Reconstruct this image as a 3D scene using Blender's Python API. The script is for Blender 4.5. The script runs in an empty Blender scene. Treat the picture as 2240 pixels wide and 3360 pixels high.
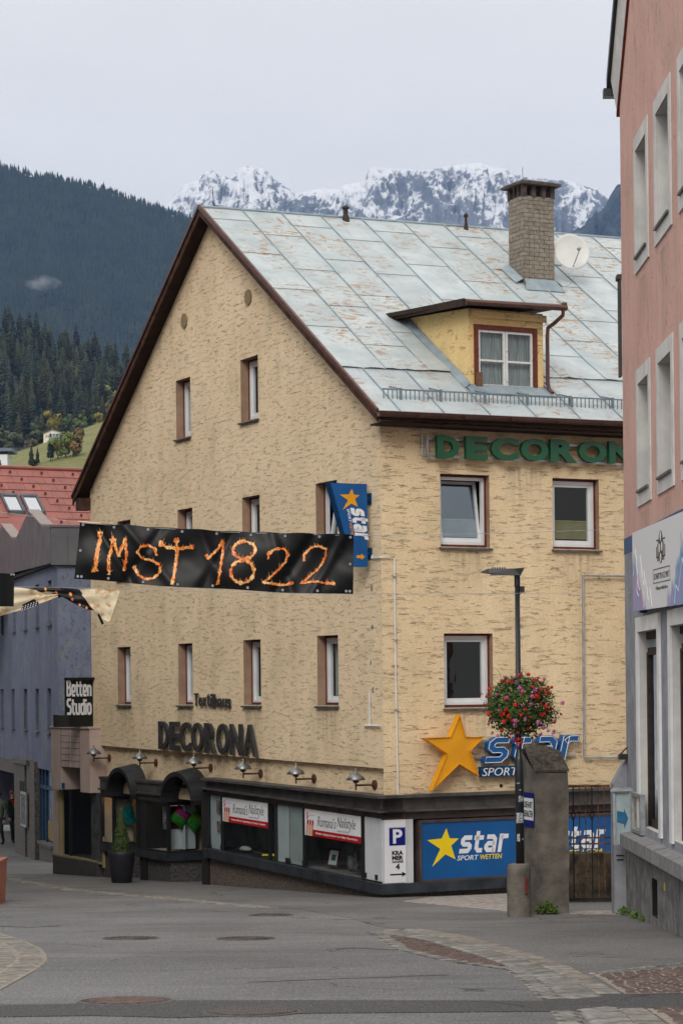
import bpy, math, random
from mathutils import Matrix, Vector, noise
random.seed(11)
D = bpy.data
SC = bpy.context.scene
COL = SC.collection
R = random.uniform
rad = math.radians

# ------------------------------------------------------------------ camera
cam = D.cameras.new('camera')
cam.sensor_fit = 'VERTICAL'
cam.sensor_height = 36.0
cam.lens = 7337.0 / 3360.0 * 36.0
cam.shift_y = 576.0 / 3360.0
cam.clip_start = 0.3
cam.clip_end = 30000
camo = D.objects.new('camera', cam)
COL.objects.link(camo)
roll = rad(0.6)
cr, sr = math.cos(roll), math.sin(roll)
camo.matrix_world = Matrix(((cr, sr, 0, 0), (0, 0, -1, 0), (-sr, cr, 0, 0), (0, 0, 0, 1)))
SC.camera = camo

# ------------------------------------------------------------------ sky, sun, exposure
SUN_DIR = Vector((-0.20, -0.78, 0.60)).normalized()      # from the place towards the sun
world = D.worlds.new('World')
SC.world = world
world.use_nodes = True
wt = world.node_tree
wt.nodes.clear()
wo = wt.nodes.new('ShaderNodeOutputWorld')
wb = wt.nodes.new('ShaderNodeBackground')
wb.inputs['Strength'].default_value = 0.1
sky = wt.nodes.new('ShaderNodeTexSky')
sky.sky_type = 'NISHITA'
sky.sun_disc = False
sky.sun_elevation = math.asin(SUN_DIR.z)
sky.sun_rotation = math.atan2(SUN_DIR.x, SUN_DIR.y)
sky.dust_density = 3.0
tc = wt.nodes.new('ShaderNodeTexCoord')
sx = wt.nodes.new('ShaderNodeSeparateXYZ')
wt.links.new(tc.outputs['Generated'], sx.inputs[0])
mz = wt.nodes.new('ShaderNodeMath'); mz.operation = 'MAXIMUM'; mz.inputs[1].default_value = 0.0
wt.links.new(sx.outputs['Z'], mz.inputs[0])
grad = wt.nodes.new('ShaderNodeMath'); grad.operation = 'MULTIPLY_ADD'          # overcast sky: zenith brighter than horizon
grad.inputs[1].default_value = 1.25; grad.inputs[2].default_value = 1.0
wt.links.new(mz.outputs[0], grad.inputs[0])
cn = wt.nodes.new('ShaderNodeTexNoise')
cn.inputs['Scale'].default_value = 2.6; cn.inputs['Detail'].default_value = 6.0
cmap = wt.nodes.new('ShaderNodeMapping'); cmap.inputs['Scale'].default_value = (1, 1, 3.5)
wt.links.new(tc.outputs['Generated'], cmap.inputs[0]); wt.links.new(cmap.outputs[0], cn.inputs['Vector'])
cm = wt.nodes.new('ShaderNodeMapRange')
cm.inputs['From Min'].default_value = 0.3; cm.inputs['From Max'].default_value = 0.7
cm.inputs['To Min'].default_value = 0.90; cm.inputs['To Max'].default_value = 1.07
wt.links.new(cn.outputs['Fac'], cm.inputs['Value'])
mm = wt.nodes.new('ShaderNodeMath'); mm.operation = 'MULTIPLY'
wt.links.new(grad.outputs[0], mm.inputs[0]); wt.links.new(cm.outputs[0], mm.inputs[1])
cl = wt.nodes.new('ShaderNodeVectorMath'); cl.operation = 'SCALE'
cl.inputs[0].default_value = (7.6, 7.45, 7.15)
wt.links.new(mm.outputs[0], cl.inputs['Scale'])
mix = wt.nodes.new('ShaderNodeMix'); mix.data_type = 'RGBA'
mix.inputs['Factor'].default_value = 0.96
wt.links.new(sky.outputs[0], mix.inputs['A']); wt.links.new(cl.outputs[0], mix.inputs['B'])
wt.links.new(mix.outputs['Result'], wb.inputs['Color'])
wt.links.new(wb.outputs[0], wo.inputs['Surface'])

sl = D.lights.new('sun', 'SUN')
sl.energy = 1.5
sl.angle = rad(25)
sl.color = (1.0, 0.965, 0.92)
so = D.objects.new('sun', sl)
so.rotation_euler = SUN_DIR.to_track_quat('Z', 'Y').to_euler()
so.location = (10, -20, 40)
COL.objects.link(so)

SC.view_settings.view_transform = 'Standard'
SC.view_settings.look = 'None'
SC.view_settings.exposure = 0.0
SC.view_settings.gamma = 1.0
SC.view_settings.use_curve_mapping = False
SC.render.engine = 'CYCLES'
SC.cycles.use_denoising = True
SC.cycles.max_bounces = 6
SC.cycles.transparent_max_bounces = 12
SC.cycles.volume_bounces = 0
SC.cycles.caustics_reflective = False
SC.cycles.caustics_refractive = False

# ------------------------------------------------------------------ frames
TH = math.atan2(0.514, 1.0)
HF = Matrix.Translation((0.71, 38.6, 0)) @ Matrix.Rotation(TH, 4, 'Z')           # yellow house: gable = plane x=0, eaves side = plane y=0
LF = Matrix.Translation((-7.83, 62, 0)) @ Matrix.Rotation(math.atan(0.289), 4, 'Z')  # lavender building
RF = Matrix.Translation((-9.0, 80, 0)) @ Matrix.Rotation(TH, 4, 'Z')             # red roofed building
PF = Matrix.Translation((4.1, 0, 0))                                             # pink building, facade plane x=0
WF = Matrix.Identity(4)

def FG(a, b, d): return (-d, -a, b)      # facade that looks towards -x : a to the right, b up, d out
def FR(a, b, d): return (a, -d, b)       # facade that looks towards -y
def FI(a, b, d): return (a, b, d)

def at(u, v, Y):                          # the point of the picture plane at depth Y
    dx = (u - 1120) / 7337.0; dy = (2256 - v) / 7337.0
    return Vector(((dx * cr + dy * sr) * Y, Y, (-dx * sr + dy * cr) * Y))

def G(Y):                                 # street level
    if Y < 66: return -1.7 - 0.05 * Y
    return -5.0 - 0.012 * (Y - 66)

def lerp(a, b, t): return a + (b - a) * t
def interp(tab, x):
    if x <= tab[0][0]: return tab[0][1]
    for (x0, y0), (x1, y1) in zip(tab, tab[1:]):
        if x <= x1: return lerp(y0, y1, (x - x0) / (x1 - x0))
    return tab[-1][1]

# ------------------------------------------------------------------ materials
def S(r, g, b):
    f = lambda c: (c / 255 / 12.92) if c <= 10 else ((c / 255 + 0.055) / 1.055) ** 2.4
    return (f(r), f(g), f(b), 1)

class NT:
    def __init__(s, name):
        s.m = D.materials.new(name); s.m.use_nodes = True
        s.t = s.m.node_tree; s.bs = s.t.nodes['Principled BSDF']; s.out = s.t.nodes['Material Output']
        s.bs.inputs['Roughness'].default_value = 0.8
        s.bs.inputs['Specular IOR Level'].default_value = 0.3
    def n(s, typ, **kw):
        nd = s.t.nodes.new('ShaderNode' + typ)
        for k, v in kw.items():
            if k.startswith('_'): setattr(nd, k[1:], v)
            else:
                i = nd.inputs[int(k[1:])] if (k[0] == 'i' and k[1:].isdigit()) else nd.inputs[k.replace('__', ' ')]
                if hasattr(v, 'is_output') or isinstance(v, bpy.types.NodeSocket): s.t.links.new(v, i)
                else: i.default_value = v
        return nd
    def link(s, a, b): s.t.links.new(a, b)
    def pos(s, scale=(1, 1, 1), obj=False, rnd=False):
        o = s.n('TexCoord').outputs['Object'] if obj else s.n('NewGeometry').outputs['Position']
        if rnd:
            r = s.n('ObjectInfo').outputs['Random']
            v = s.n('VectorMath', _operation='SCALE', i0=(37, 19, 53)); s.link(r, v.inputs['Scale'])
            o = s.n('VectorMath', _operation='ADD', i0=o, i1=v.outputs[0]).outputs[0]
        return s.n('Mapping', Vector=o, Scale=scale).outputs[0]
    def noise(s, vec, scale, detail=4, rough=0.55, dist=0):
        return s.n('TexNoise', Vector=vec, Scale=scale, Detail=detail, Roughness=rough, Distortion=dist).outputs['Fac']
    def ramp(s, fac, stops):
        r = s.n('ValToRGB', Fac=fac); e = r.color_ramp.elements
        while len(e) < len(stops): e.new(0.5)
        for el, (p, c) in zip(e, stops):
            el.position = p; el.color = c if not isinstance(c, (int, float)) else (c, c, c, 1)
        return r.outputs['Color']
    def mixc(s, fac, a, b, blend='MIX'):
        m = s.n('Mix', _data_type='RGBA', _blend_type=blend)
        for k, v in (('Factor', fac), ('A', a), ('B', b)):
            sk = [i for i in m.inputs if i.name == k and (i.type == 'RGBA' if k != 'Factor' else i.type == 'VALUE')][0]
            if isinstance(v, bpy.types.NodeSocket): s.link(v, sk)
            else: sk.default_value = v
        return [o for o in m.outputs if o.type == 'RGBA'][0]
    def math(s, op, a, b=0.0, c=0.0):
        return s.n('Math', _operation=op, i0=a, i1=b, i2=c).outputs[0]
    def color(s, c): s.link(c, s.bs.inputs['Base Color']) if isinstance(c, bpy.types.NodeSocket) else setattr(s.bs.inputs['Base Color'], 'default_value', c)
    def rough(s, c): s.link(c, s.bs.inputs['Roughness']) if isinstance(c, bpy.types.NodeSocket) else setattr(s.bs.inputs['Roughness'], 'default_value', c)
    def bump(s, h, strength=0.5, dist=0.01):
        b = s.n('Bump', Height=h, Strength=strength, Distance=dist); s.link(b.outputs[0], s.bs.inputs['Normal'])

MATS = {}
def mat(name, c1, c2=None, sc=6, rough=0.75, bump=0, bsc=60, metal=0, spec=0.3, stops=(0.35, 0.65), rnd=0.0, scale=(1, 1, 1), bdist=0.006, detail=5):
    """a plain material: two colours mixed by noise, fine relief, and (rnd) a lightness that differs from piece to piece"""
    if name in MATS: return MATS[name]
    t = NT(name)
    p = t.pos(scale)
    c2 = c2 or tuple([x * 0.8 for x in c1[:3]] + [1])
    col = t.ramp(t.noise(p, sc, detail), [(stops[0], c2), (stops[1], c1)])
    if rnd:
        r = t.n('ObjectInfo').outputs['Random']
        v = t.n('MapRange', Value=r); v.inputs['To Min'].default_value = 1 - rnd; v.inputs['To Max'].default_value = 1 + rnd
        h = t.n('HueSaturation', Color=col); t.link(v.outputs[0], h.inputs['Value']); col = h.outputs[0]
    t.color(col)
    t.bs.inputs['Metallic'].default_value = metal
    t.bs.inputs['Specular IOR Level'].default_value = spec
    t.rough(rough)
    if bump: t.bump(t.noise(p, bsc, 4), bump, bdist)
    MATS[name] = t.m
    return t.m

def plaster(name, c_hi, c_lo, groove, gs=(3.0, 9.0), line=0.035, dark=0.6, low_tone=None, stains=()):
    """hand thrown roughcast: short curved grooves, grain and weathering"""
    t = NT(name)
    o = t.n('TexCoord').outputs['Object']
    sp = t.n('SeparateXYZ', Vector=o)
    h = t.math('ADD', sp.outputs['X'], sp.outputs['Y'])
    v2 = t.n('CombineXYZ', X=h, Y=sp.outputs['Z'], Z=t.math('MULTIPLY', sp.outputs['X'], 0.7)).outputs[0]
    gv = t.n('Mapping', Vector=v2, Scale=(gs[0], gs[1], 1), Rotation=(0, 0, 0.0)).outputs[0]
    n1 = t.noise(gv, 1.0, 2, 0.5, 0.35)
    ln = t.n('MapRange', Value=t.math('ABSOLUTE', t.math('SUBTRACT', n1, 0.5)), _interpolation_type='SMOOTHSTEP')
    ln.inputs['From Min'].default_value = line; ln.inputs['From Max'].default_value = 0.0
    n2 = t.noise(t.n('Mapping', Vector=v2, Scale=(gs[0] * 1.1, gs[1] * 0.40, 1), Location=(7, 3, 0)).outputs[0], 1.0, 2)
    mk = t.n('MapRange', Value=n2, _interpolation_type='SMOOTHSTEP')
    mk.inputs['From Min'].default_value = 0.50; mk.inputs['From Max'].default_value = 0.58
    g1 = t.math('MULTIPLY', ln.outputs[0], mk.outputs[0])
    fine = t.noise(v2, 34, 4, 0.65)
    big = t.noise(v2, 0.55, 4, 0.6)
    streak = t.noise(t.n('Mapping', Vector=v2, Scale=(2.2, 0.22, 1)).outputs[0], 1.0, 4, 0.6)
    col = t.ramp(t.math('MULTIPLY_ADD', streak, 0.5, t.math('MULTIPLY', big, 0.5)), [(0.38, c_lo), (0.60, c_hi)])
    col = t.mixc(t.ramp(t.noise(v2, 2.6, 5, .65, .4), [(.40, .22), (.56, 0.0)]), col, c_lo)
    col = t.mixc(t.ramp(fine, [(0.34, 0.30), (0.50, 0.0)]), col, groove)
    col = t.mixc(t.ramp(t.noise(v2, 1.3, 3, .6), [(.52, 0.0), (.68, .22)]), col, S(150, 146, 112))
    if low_tone:
        dz = t.n('MapRange', Value=t.math('ADD', sp.outputs['Z'], t.math('MULTIPLY', streak, 3.0)))
        dz.inputs['From Min'].default_value = low_tone[0]; dz.inputs['From Max'].default_value = low_tone[1]
        dz.inputs['To Min'].default_value = low_tone[2]; dz.inputs['To Max'].default_value = 0.0
        col = t.mixc(dz.outputs[0], col, low_tone[3])  # second tone, stronger towards the bottom of the wall, broken up by streaks
    for hc, zt in stains:          # soot and rain marks running down below sills and letters
        dx_ = t.n('MapRange', Value=t.math('ABSOLUTE', t.math('SUBTRACT', h, hc)), _interpolation_type='SMOOTHSTEP'); dx_.inputs['From Min'].default_value = .52; dx_.inputs['From Max'].default_value = .22
        dzz = t.n('MapRange', Value=sp.outputs['Z']); dzz.inputs['From Min'].default_value = zt + 3.7 - .85; dzz.inputs['From Max'].default_value = zt + 3.7; dzz.inputs['To Max'].default_value = .75
        ab = t.math('LESS_THAN', sp.outputs['Z'], zt + 3.7)
        f_ = t.math('MULTIPLY', t.math('MULTIPLY', dx_.outputs[0], dzz.outputs[0]), t.math('MULTIPLY', ab, t.ramp(t.noise(t.n('Mapping', Vector=v2, Scale=(9, .7, 1)).outputs[0], 1.0, 4, .6), [(.35, 0.0), (.7, .85)])))
        col = t.mixc(f_, col, S(126, 112, 96))
    col = t.mixc(t.math('MULTIPLY', g1, dark), col, groove)  # grooves darkened: part dirt, part the shadow in them painted into the colour
    t.color(col); t.rough(0.92)
    hgt = t.math('SUBTRACT', t.math('MULTIPLY', fine, 0.55), g1)
    t.bump(hgt, 0.9, 0.018)
    return t.m

M_wall = plaster('yellow_roughcast', S(240, 217, 182), S(225, 201, 166), S(122, 100, 76), gs=(3.2, 42), line=.030, dark=.46, low_tone=(-1.6, 3.2, 0.26, S(172, 152, 130)), stains=[(12.0, -.42), (8.6, -.42), (5.33, -.43), (2.09, -.45), (7.3, -1.35), (5.3, -1.40), (9.2, -1.3)])
M_wallR = plaster('yellow_roughcast_coarse', S(236, 213, 174), S(225, 200, 160), S(124, 98, 70), gs=(2.5, 38), line=0.026, dark=0.44, stains=[(1.7, 2.36), (4.0, 2.37), (1.72, -.46), (2.9, 3.9)])
M_pink = plaster('pink_plaster', S(210, 170, 158), S(198, 157, 146), S(168, 130, 120), gs=(9, 2.6), line=0.03, dark=0.2, stains=[(q_, z_) for q_ in (-2.25, -4.25, -6.3) for z_ in (5.2, 2.05)])
M_grey = mat('grey_plaster', S(150, 152, 158), S(128, 130, 137), sc=3, rough=.95, bump=.9, bsc=55, bdist=.012)
M_plinth = mat('grey_rough_plinth', S(132, 131, 130), S(96, 96, 97), sc=5, rough=.95, bump=1, bsc=45, bdist=.02)
M_white = mat('white_paint', S(226, 226, 226), S(205, 206, 208), sc=3, rough=.5)
M_surround = mat('white_surround', S(208, 206, 202), S(188, 186, 183), sc=3, rough=.9, bump=.2)
M_pvc = mat('white_window_plastic', S(222, 224, 226), S(206, 208, 210), sc=2, rough=.35, spec=.5)
M_redwood = mat('red_brown_wood', S(112, 52, 36), S(84, 40, 28), sc=14, rough=.6, bump=.2)
M_reveal = mat('brown_reveal', S(166, 136, 114), S(146, 118, 98), sc=4, rough=.9, bump=.3)
M_sill = mat('grey_sill_metal', S(104, 104, 102), S(78, 78, 78), sc=8, rough=.5, metal=.3)
M_brown = mat('brown_gutter_paint', S(92, 56, 44), S(70, 42, 34), sc=7, rough=.45, spec=.5)
M_board = mat('dark_weathered_board', S(86, 58, 44), S(46, 32, 26), sc=5, rough=.8, bump=.5, bsc=30, scale=(1, 1, 1))
M_soffit = mat('dark_soffit_board', S(58, 40, 32), S(38, 28, 24), sc=6, rough=.85)
M_black = mat('black_paint', S(34, 35, 38), S(26, 27, 30), sc=4, rough=.4, spec=.5)
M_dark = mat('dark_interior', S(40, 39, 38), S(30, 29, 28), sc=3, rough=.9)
M_copper = mat('weathered_copper', S(98, 94, 92), S(72, 70, 70), sc=3.5, rough=.55, metal=.35, bump=.15, bsc=9)
M_copperd = mat('dark_patina_sheet', S(64, 70, 76), S(44, 47, 52), sc=3, rough=.5, metal=.35, bump=.15, bsc=9)
M_frieze = mat('brown_frieze_paint', S(84, 72, 70), S(64, 56, 55), sc=4, rough=.6)
M_granite = mat('granite_plinth', S(116, 104, 96), S(70, 63, 58), sc=26, rough=.75, bump=.3, bsc=40)
M_granited = mat('dark_granite', S(96, 92, 90), S(56, 54, 54), sc=24, rough=.7, bump=.3, bsc=40)
M_concrete = mat('old_concrete', S(126, 119, 110), S(80, 75, 68), sc=3.2, rough=.95, bump=.8, bsc=26, bdist=.015, stops=(.3, .68))
M_steel = mat('galvanised_steel', S(176, 180, 184), S(148, 152, 157), sc=9, rough=.42, metal=.6)
M_chrome = mat('polished_shade_metal', S(150, 150, 150), S(112, 112, 114), sc=9, rough=.38, metal=.75)
M_rust = mat('rusty_iron', S(120, 82, 52), S(52, 42, 38), sc=13, rough=.85, bump=.3, bsc=60)
M_iron = mat('black_iron', S(40, 36, 34), S(30, 27, 26), sc=12, rough=.7)
M_dlet = mat('dark_letter_metal', S(70, 70, 70), S(54, 54, 55), sc=6, rough=.5, metal=.25)
M_green = mat('green_letter_paint', S(6, 86, 54), S(5, 74, 46), sc=3, rough=.4, spec=.5)
M_blue = mat('sign_blue', S(0, 86, 150), S(0, 78, 138), sc=1.5, rough=.35, spec=.5)
M_blued = mat('sign_blue_side', S(10, 66, 112), S(8, 56, 98), sc=3, rough=.4)
M_navy = mat('navy_sign_blue', S(10, 26, 120), S(8, 22, 108), sc=3, rough=.4)
M_yellow = mat('sign_yellow', S(230, 160, 10), S(214, 146, 6), sc=2, rough=.4, spec=.5)
M_lemon = mat('sign_lemon', S(244, 214, 30), S(236, 204, 24), sc=2, rough=.4)
M_signw = mat('sign_white', S(232, 233, 236), S(222, 223, 227), sc=2, rough=.4)
M_panelw = mat('white_shop_panel', S(206, 209, 212), S(192, 196, 200), sc=1.4, rough=.35)
M_red = mat('sign_red', S(178, 26, 28), S(164, 22, 24), sc=3, rough=.4)
M_ink = mat('black_ink', S(32, 32, 36), S(26, 26, 30), sc=4, rough=.5)
M_inkgrey = mat('grey_ink', S(82, 76, 72), S(72, 67, 64), sc=4, rough=.6)
M_brick = mat('painted_chimney_brick', S(142, 133, 120), S(116, 108, 98), sc=14, rough=.9, bump=.5, bsc=45, rnd=.1)
M_mortar = mat('chimney_mortar', S(124, 116, 105), S(104, 97, 88), sc=18, rough=.95)
M_cap = mat('stained_concrete_cap', S(92, 82, 76), S(58, 52, 50), sc=9, rough=.95, bump=.5)
M_dish = mat('dish_paint', S(214, 214, 210), S(200, 200, 195), sc=2.5, rough=.45)
M_flash = mat('blue_grey_flashing', S(146, 158, 164), S(122, 136, 144), sc=4, rough=.5, metal=.1)
M_guard = mat('grey_blue_guard_paint', S(122, 138, 148), S(100, 116, 128), sc=8, rough=.5, metal=.2)
M_lav = plaster('lavender_plaster', S(116, 121, 140), S(98, 103, 122), S(72, 76, 94), gs=(8, 10), line=.03, dark=.15, low_tone=(-1.0, 6.0, .3, S(86, 88, 100)))
M_clad = mat('mauve_metal_cladding', S(106, 100, 104), S(92, 87, 91), sc=2.0, rough=.5, metal=.2)
M_cladg = mat('grey_metal_fascia', S(98, 98, 100), S(88, 88, 90), sc=1.5, rough=.5, metal=.2)
M_coping = mat('pale_metal_coping', S(140, 124, 116), S(124, 110, 104), sc=3, rough=.5, metal=.2)
M_tile = mat('red_metal_tile', S(140, 80, 70), S(124, 70, 61), sc=2.2, rough=.5, spec=.4, rnd=.07)
M_tiled = mat('dark_red_metal', S(92, 46, 42), S(78, 40, 38), sc=3, rough=.5)
M_beige = mat('beige_panel', S(202, 182, 172), S(186, 166, 156), sc=1.8, rough=.5)
M_beiged = mat('beige_joint', S(112, 98, 92), S(100, 88, 82), sc=1.8, rough=.6)
M_stoneclad = mat('grey_stone_cladding', S(120, 114, 108), S(70, 66, 62), sc=20, rough=.85, bump=.3)
M_terra = mat('terracotta_metal', S(172, 110, 88), S(156, 98, 78), sc=3, rough=.6)
M_banner = mat('black_banner_cloth', S(14, 14, 16), S(10, 10, 12), sc=3, rough=.42, spec=.22)
M_cream = mat('cream_printed_cloth', S(214, 200, 170), S(168, 126, 72), sc=5.5, rough=.5, stops=(.36, .5))
M_trunk = mat('tree_bark', S(84, 70, 56), S(56, 48, 40), sc=6, rough=.95)
M_lampblack = mat('lamp_black', S(36, 40, 44), S(28, 31, 35), sc=3, rough=.35, spec=.5)
M_sticker = mat('torn_sticker', S(196, 198, 200), S(96, 98, 102), sc=30, rough=.7)
M_curtain = mat('net_curtain', S(186, 188, 190), S(126, 128, 132), sc=5, rough=.9, scale=(14, 14, .4))
M_blind = mat('pleated_blind', S(178, 178, 164), S(150, 150, 136), sc=2, rough=.9)
M_blindo = mat('olive_pleated_blind', S(168, 156, 108), S(140, 130, 88), sc=2, rough=.9)
M_pot = mat('anthracite_planter', S(46, 47, 52), S(38, 39, 44), sc=3, rough=.5)
M_gravel = mat('pebble_bed', S(150, 146, 140), S(74, 70, 66), sc=40, rough=.9, bump=1, bsc=60, bdist=.02)
M_teal = mat('teal_fabric', S(18, 128, 124), S(12, 98, 98), sc=12, rough=.9)
M_magenta = mat('magenta_felt', S(152, 40, 108), S(128, 32, 92), sc=9, rough=.95)
M_lime = mat('lime_felt', S(110, 156, 24), S(88, 132, 20), sc=9, rough=.95)
M_felt_green = mat('green_felt', S(56, 138, 44), S(42, 112, 34), sc=9, rough=.95)
M_ltgrey = mat('grey_knit', S(150, 148, 150), S(112, 110, 112), sc=14, rough=.95)
M_glow = None

def glass_mat(name, tint=(0.92, 0.95, 0.95, 1), ior=1.5, rough=0.01, boost=1.0, gloss=(0.95, 0.97, 1, 1)):
    t = NT(name)
    t.t.nodes.remove(t.bs)
    tr = t.n('BsdfTransparent', Color=tint)
    gl = t.n('BsdfGlossy', Color=gloss, Roughness=rough)
    fr = t.n('Fresnel', IOR=ior)
    bp_ = t.n('Bump', Height=t.noise(t.pos(), 2.2, 2), Strength=.12, Distance=.02); t.link(bp_.outputs[0], gl.inputs['Normal'])
    f = t.math('MINIMUM', t.math('MULTIPLY', fr.outputs[0], boost), 1.0)
    f = t.math('MULTIPLY', f, t.math('SUBTRACT', 1.0, t.n('NewGeometry').outputs['Backfacing']))
    mx = t.n('MixShader')
    t.link(f, mx.inputs[0]); t.link(tr.outputs[0], mx.inputs[1]); t.link(gl.outputs[0], mx.inputs[2])
    t.link(mx.outputs[0], t.out.inputs['Surface'])
    return t.m
M_glass = glass_mat('window_glass', (.86, .9, .9, 1), 1.5)
M_mirror = glass_mat('coated_glass', (.8, .85, .9, 1), 1.9, boost=1.7, gloss=(.72, .85, 1, 1))
M_shopglass = glass_mat('shop_glass', (.9, .93, .93, 1), 1.6)

def roof_mat():
    t = NT('painted_roof_sheet')
    o = t.n('TexCoord').outputs['Object']
    v = t.n('Mapping', Vector=o, Scale=(1, 1.2, 1.2)).outputs[0]
    base = t.ramp(t.noise(v, 1.6, 4, .6), [(.3, S(150, 160, 163)), (.7, S(178, 185, 186))])
    rv = t.n('MapRange', Value=t.n('ObjectInfo').outputs['Random']); rv.inputs['To Min'].default_value = .92; rv.inputs['To Max'].default_value = 1.05
    hs_ = t.n('HueSaturation', Color=base); t.link(rv.outputs[0], hs_.inputs['Value']); base = hs_.outputs[0]
    brush = t.noise(t.n('Mapping', Vector=o, Scale=(1.2, 9, 9)).outputs[0], 3, 3)
    base = t.mixc(t.ramp(brush, [(.5, 0.0), (.75, .25)]), base, S(184, 194, 198))
    zone = t.ramp(t.noise(v, .75, 4, .6), [(.45, 0.0), (.60, 1.0)])
    fl = t.noise(t.n('Mapping', Vector=o, Scale=(2.0, 4.5, 4.5)).outputs[0], 2.6, 6, .68, .5)
    pm = t.math('MULTIPLY', zone, t.ramp(fl, [(.53, 0.0), (.56, 1.0)]))
    col = t.mixc(t.math('MULTIPLY', pm, .75), base, S(140, 132, 126))
    rm = t.math('MULTIPLY', zone, t.ramp(fl, [(.53, 0.0), (.60, 1.0)]))
    rc = t.ramp(t.noise(v, 14, 3), [(.35, S(92, 50, 26)), (.62, S(150, 84, 38))])
    col = t.mixc(t.math('MULTIPLY', rm, .88), col, rc)
    run = t.noise(t.n('Mapping', Vector=o, Scale=(11, 1.3, 1.3)).outputs[0], 1.0, 5, .65)
    rr_ = t.math('MULTIPLY', t.ramp(t.noise(v, .7, 3), [(.52, 0.0), (.66, 1.0)]), t.ramp(run, [(.60, 0.0), (.68, .8)]))
    col = t.mixc(rr_, col, rc)
    halo = t.math('MULTIPLY', zone, t.ramp(fl, [(.47, 0.0), (.58, .3)]))
    col = t.mixc(halo, col, S(178, 168, 138))
    t.color(col); t.rough(.55); t.bs.inputs['Specular IOR Level'].default_value = .4
    t.bump(t.math('ADD', t.noise(v, 2.4, 2), t.math('MULTIPLY', fl, .1)), .35, .05)
    return t.m
M_roof = roof_mat()

def asphalt(name, hi, lo, speck=1.0):
    t = NT(name)
    p = t.pos()
    big = t.noise(p, .5, 5, .6)
    fine = t.noise(p, 48, 3, .75)
    col = t.ramp(big, [(.36, lo), (.62, hi)])
    col = t.mixc(t.ramp(fine, [(.52, 0.0), (.68, .8 * speck)]), col, S(172, 170, 166))
    col = t.mixc(t.ramp(fine, [(.32, .8 * speck), (.46, 0.0)]), col, S(44, 43, 44))
    st = t.noise(t.n('Mapping', Vector=p, Scale=(.35, 1.6, 1)).outputs[0], .9, 5, .7)
    col = t.mixc(t.ramp(st, [(.50, 0.0), (.72, .5)]), col, S(70, 68, 67))
    vo = t.n('TexVoronoi', _feature='DISTANCE_TO_EDGE', Vector=t.n('Mapping', Vector=t.n('VectorMath', _operation='ADD', i0=p, i1=t.n('VectorMath', _operation='SCALE', i0=t.n('TexNoise', Vector=p, Scale=1.2).outputs['Color'], Scale=1.1).outputs[0]).outputs[0]).outputs[0], Scale=.3).outputs['Distance']
    ck = t.math('MULTIPLY', t.ramp(vo, [(.0, 1.0), (.009, 0.0)]), t.ramp(t.noise(p, .33, 2), [(.47, 0.0), (.56, .85)]))
    col = t.mixc(ck, col, S(34, 33, 33))
    t.color(col)
    t.rough(t.math('MULTIPLY_ADD', big, .2, .68)); t.bs.inputs['Specular IOR Level'].default_value = .35
    t.bump(t.math('SUBTRACT', fine, ck), .6, .006)
    return t.m
M_asph = asphalt('street_asphalt', S(112, 112, 113), S(92, 92, 94))
M_pave = asphalt('pavement_asphalt', S(108, 106, 105), S(86, 84, 84), .8)
M_patch = asphalt('new_asphalt_patch', S(66, 65, 66), S(57, 56, 58), .55)
M_drive = mat('gravelly_driveway', S(168, 160, 154), S(120, 112, 106), sc=9, rough=.95, bump=.8, bsc=50)
M_stone = mat('grey_paving_stone', S(138, 136, 130), S(104, 102, 98), sc=9, rough=.85, bump=.4, bsc=30, rnd=.22, scale=(1, 1, 1))
M_stoneb = mat('buff_paving_stone', S(140, 130, 118), S(106, 98, 90), sc=9, rough=.85, bump=.4, bsc=30, rnd=.18)
M_porph = mat('red_porphyry_sett', S(106, 88, 81), S(76, 64, 60), sc=12, rough=.8, bump=.5, bsc=30, rnd=.2)
M_joint = mat('sandy_joint', S(96, 88, 80), S(66, 62, 58), sc=12, rough=.98, bump=.5)
M_mortarl = mat('pale_joint_mortar', S(160, 150, 138), S(120, 112, 104), sc=10, rough=.98)
M_castiron = mat('cast_iron_lid', S(106, 99, 96), S(80, 75, 74), sc=12, rough=.6, metal=.3)

def leaf_mat(name, hi, lo, rnd=.2, sc=.8):
    t = NT(name)
    p = t.pos()
    col = t.ramp(t.noise(p, sc, 3), [(.3, lo), (.7, hi)])
    r = t.n('ObjectInfo').outputs['Random']
    v = t.n('MapRange', Value=r); v.inputs['To Min'].default_value = 1 - rnd; v.inputs['To Max'].default_value = 1 + rnd
    h = t.n('HueSaturation', Color=col); t.link(v.outputs[0], h.inputs['Value'])
    t.color(h.outputs[0]); t.rough(.75)
    return t.m
M_needle = leaf_mat('spruce_needles', (.050, .064, .035, 1), (.027, .037, .024, 1), .4, .05)
M_larch = leaf_mat('larch_needles', (.080, .085, .036, 1), (.042, .048, .024, 1), .3, .06)
M_leafy = leaf_mat('autumn_yellow_leaves', (.30, .24, .035, 1), (.17, .15, .03, 1), .2, .3)
M_leafg = leaf_mat('yellow_green_leaves', (.17, .20, .05, 1), (.09, .12, .03, 1), .25, .3)
M_leafd = leaf_mat('dark_green_leaves', (.075, .10, .035, 1), (.04, .055, .022, 1), .25, .3)
M_leafo = leaf_mat('russet_leaves', (.20, .12, .035, 1), (.10, .075, .03, 1), .25, .3)
M_gerleaf = leaf_mat('geranium_leaves', (.085, .15, .03, 1), (.03, .06, .014, 1), .1, 9)
M_box = leaf_mat('clipped_conifer_leaves', (.07, .10, .022, 1), (.03, .05, .012, 1), .1, 12)
M_weed = leaf_mat('weed_leaves', (.13, .22, .03, 1), (.06, .11, .02, 1), .1, 9)
M_petr = leaf_mat('red_petals', (.62, .045, .02, 1), (.42, .02, .015, 1), .15, 30)
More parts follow.
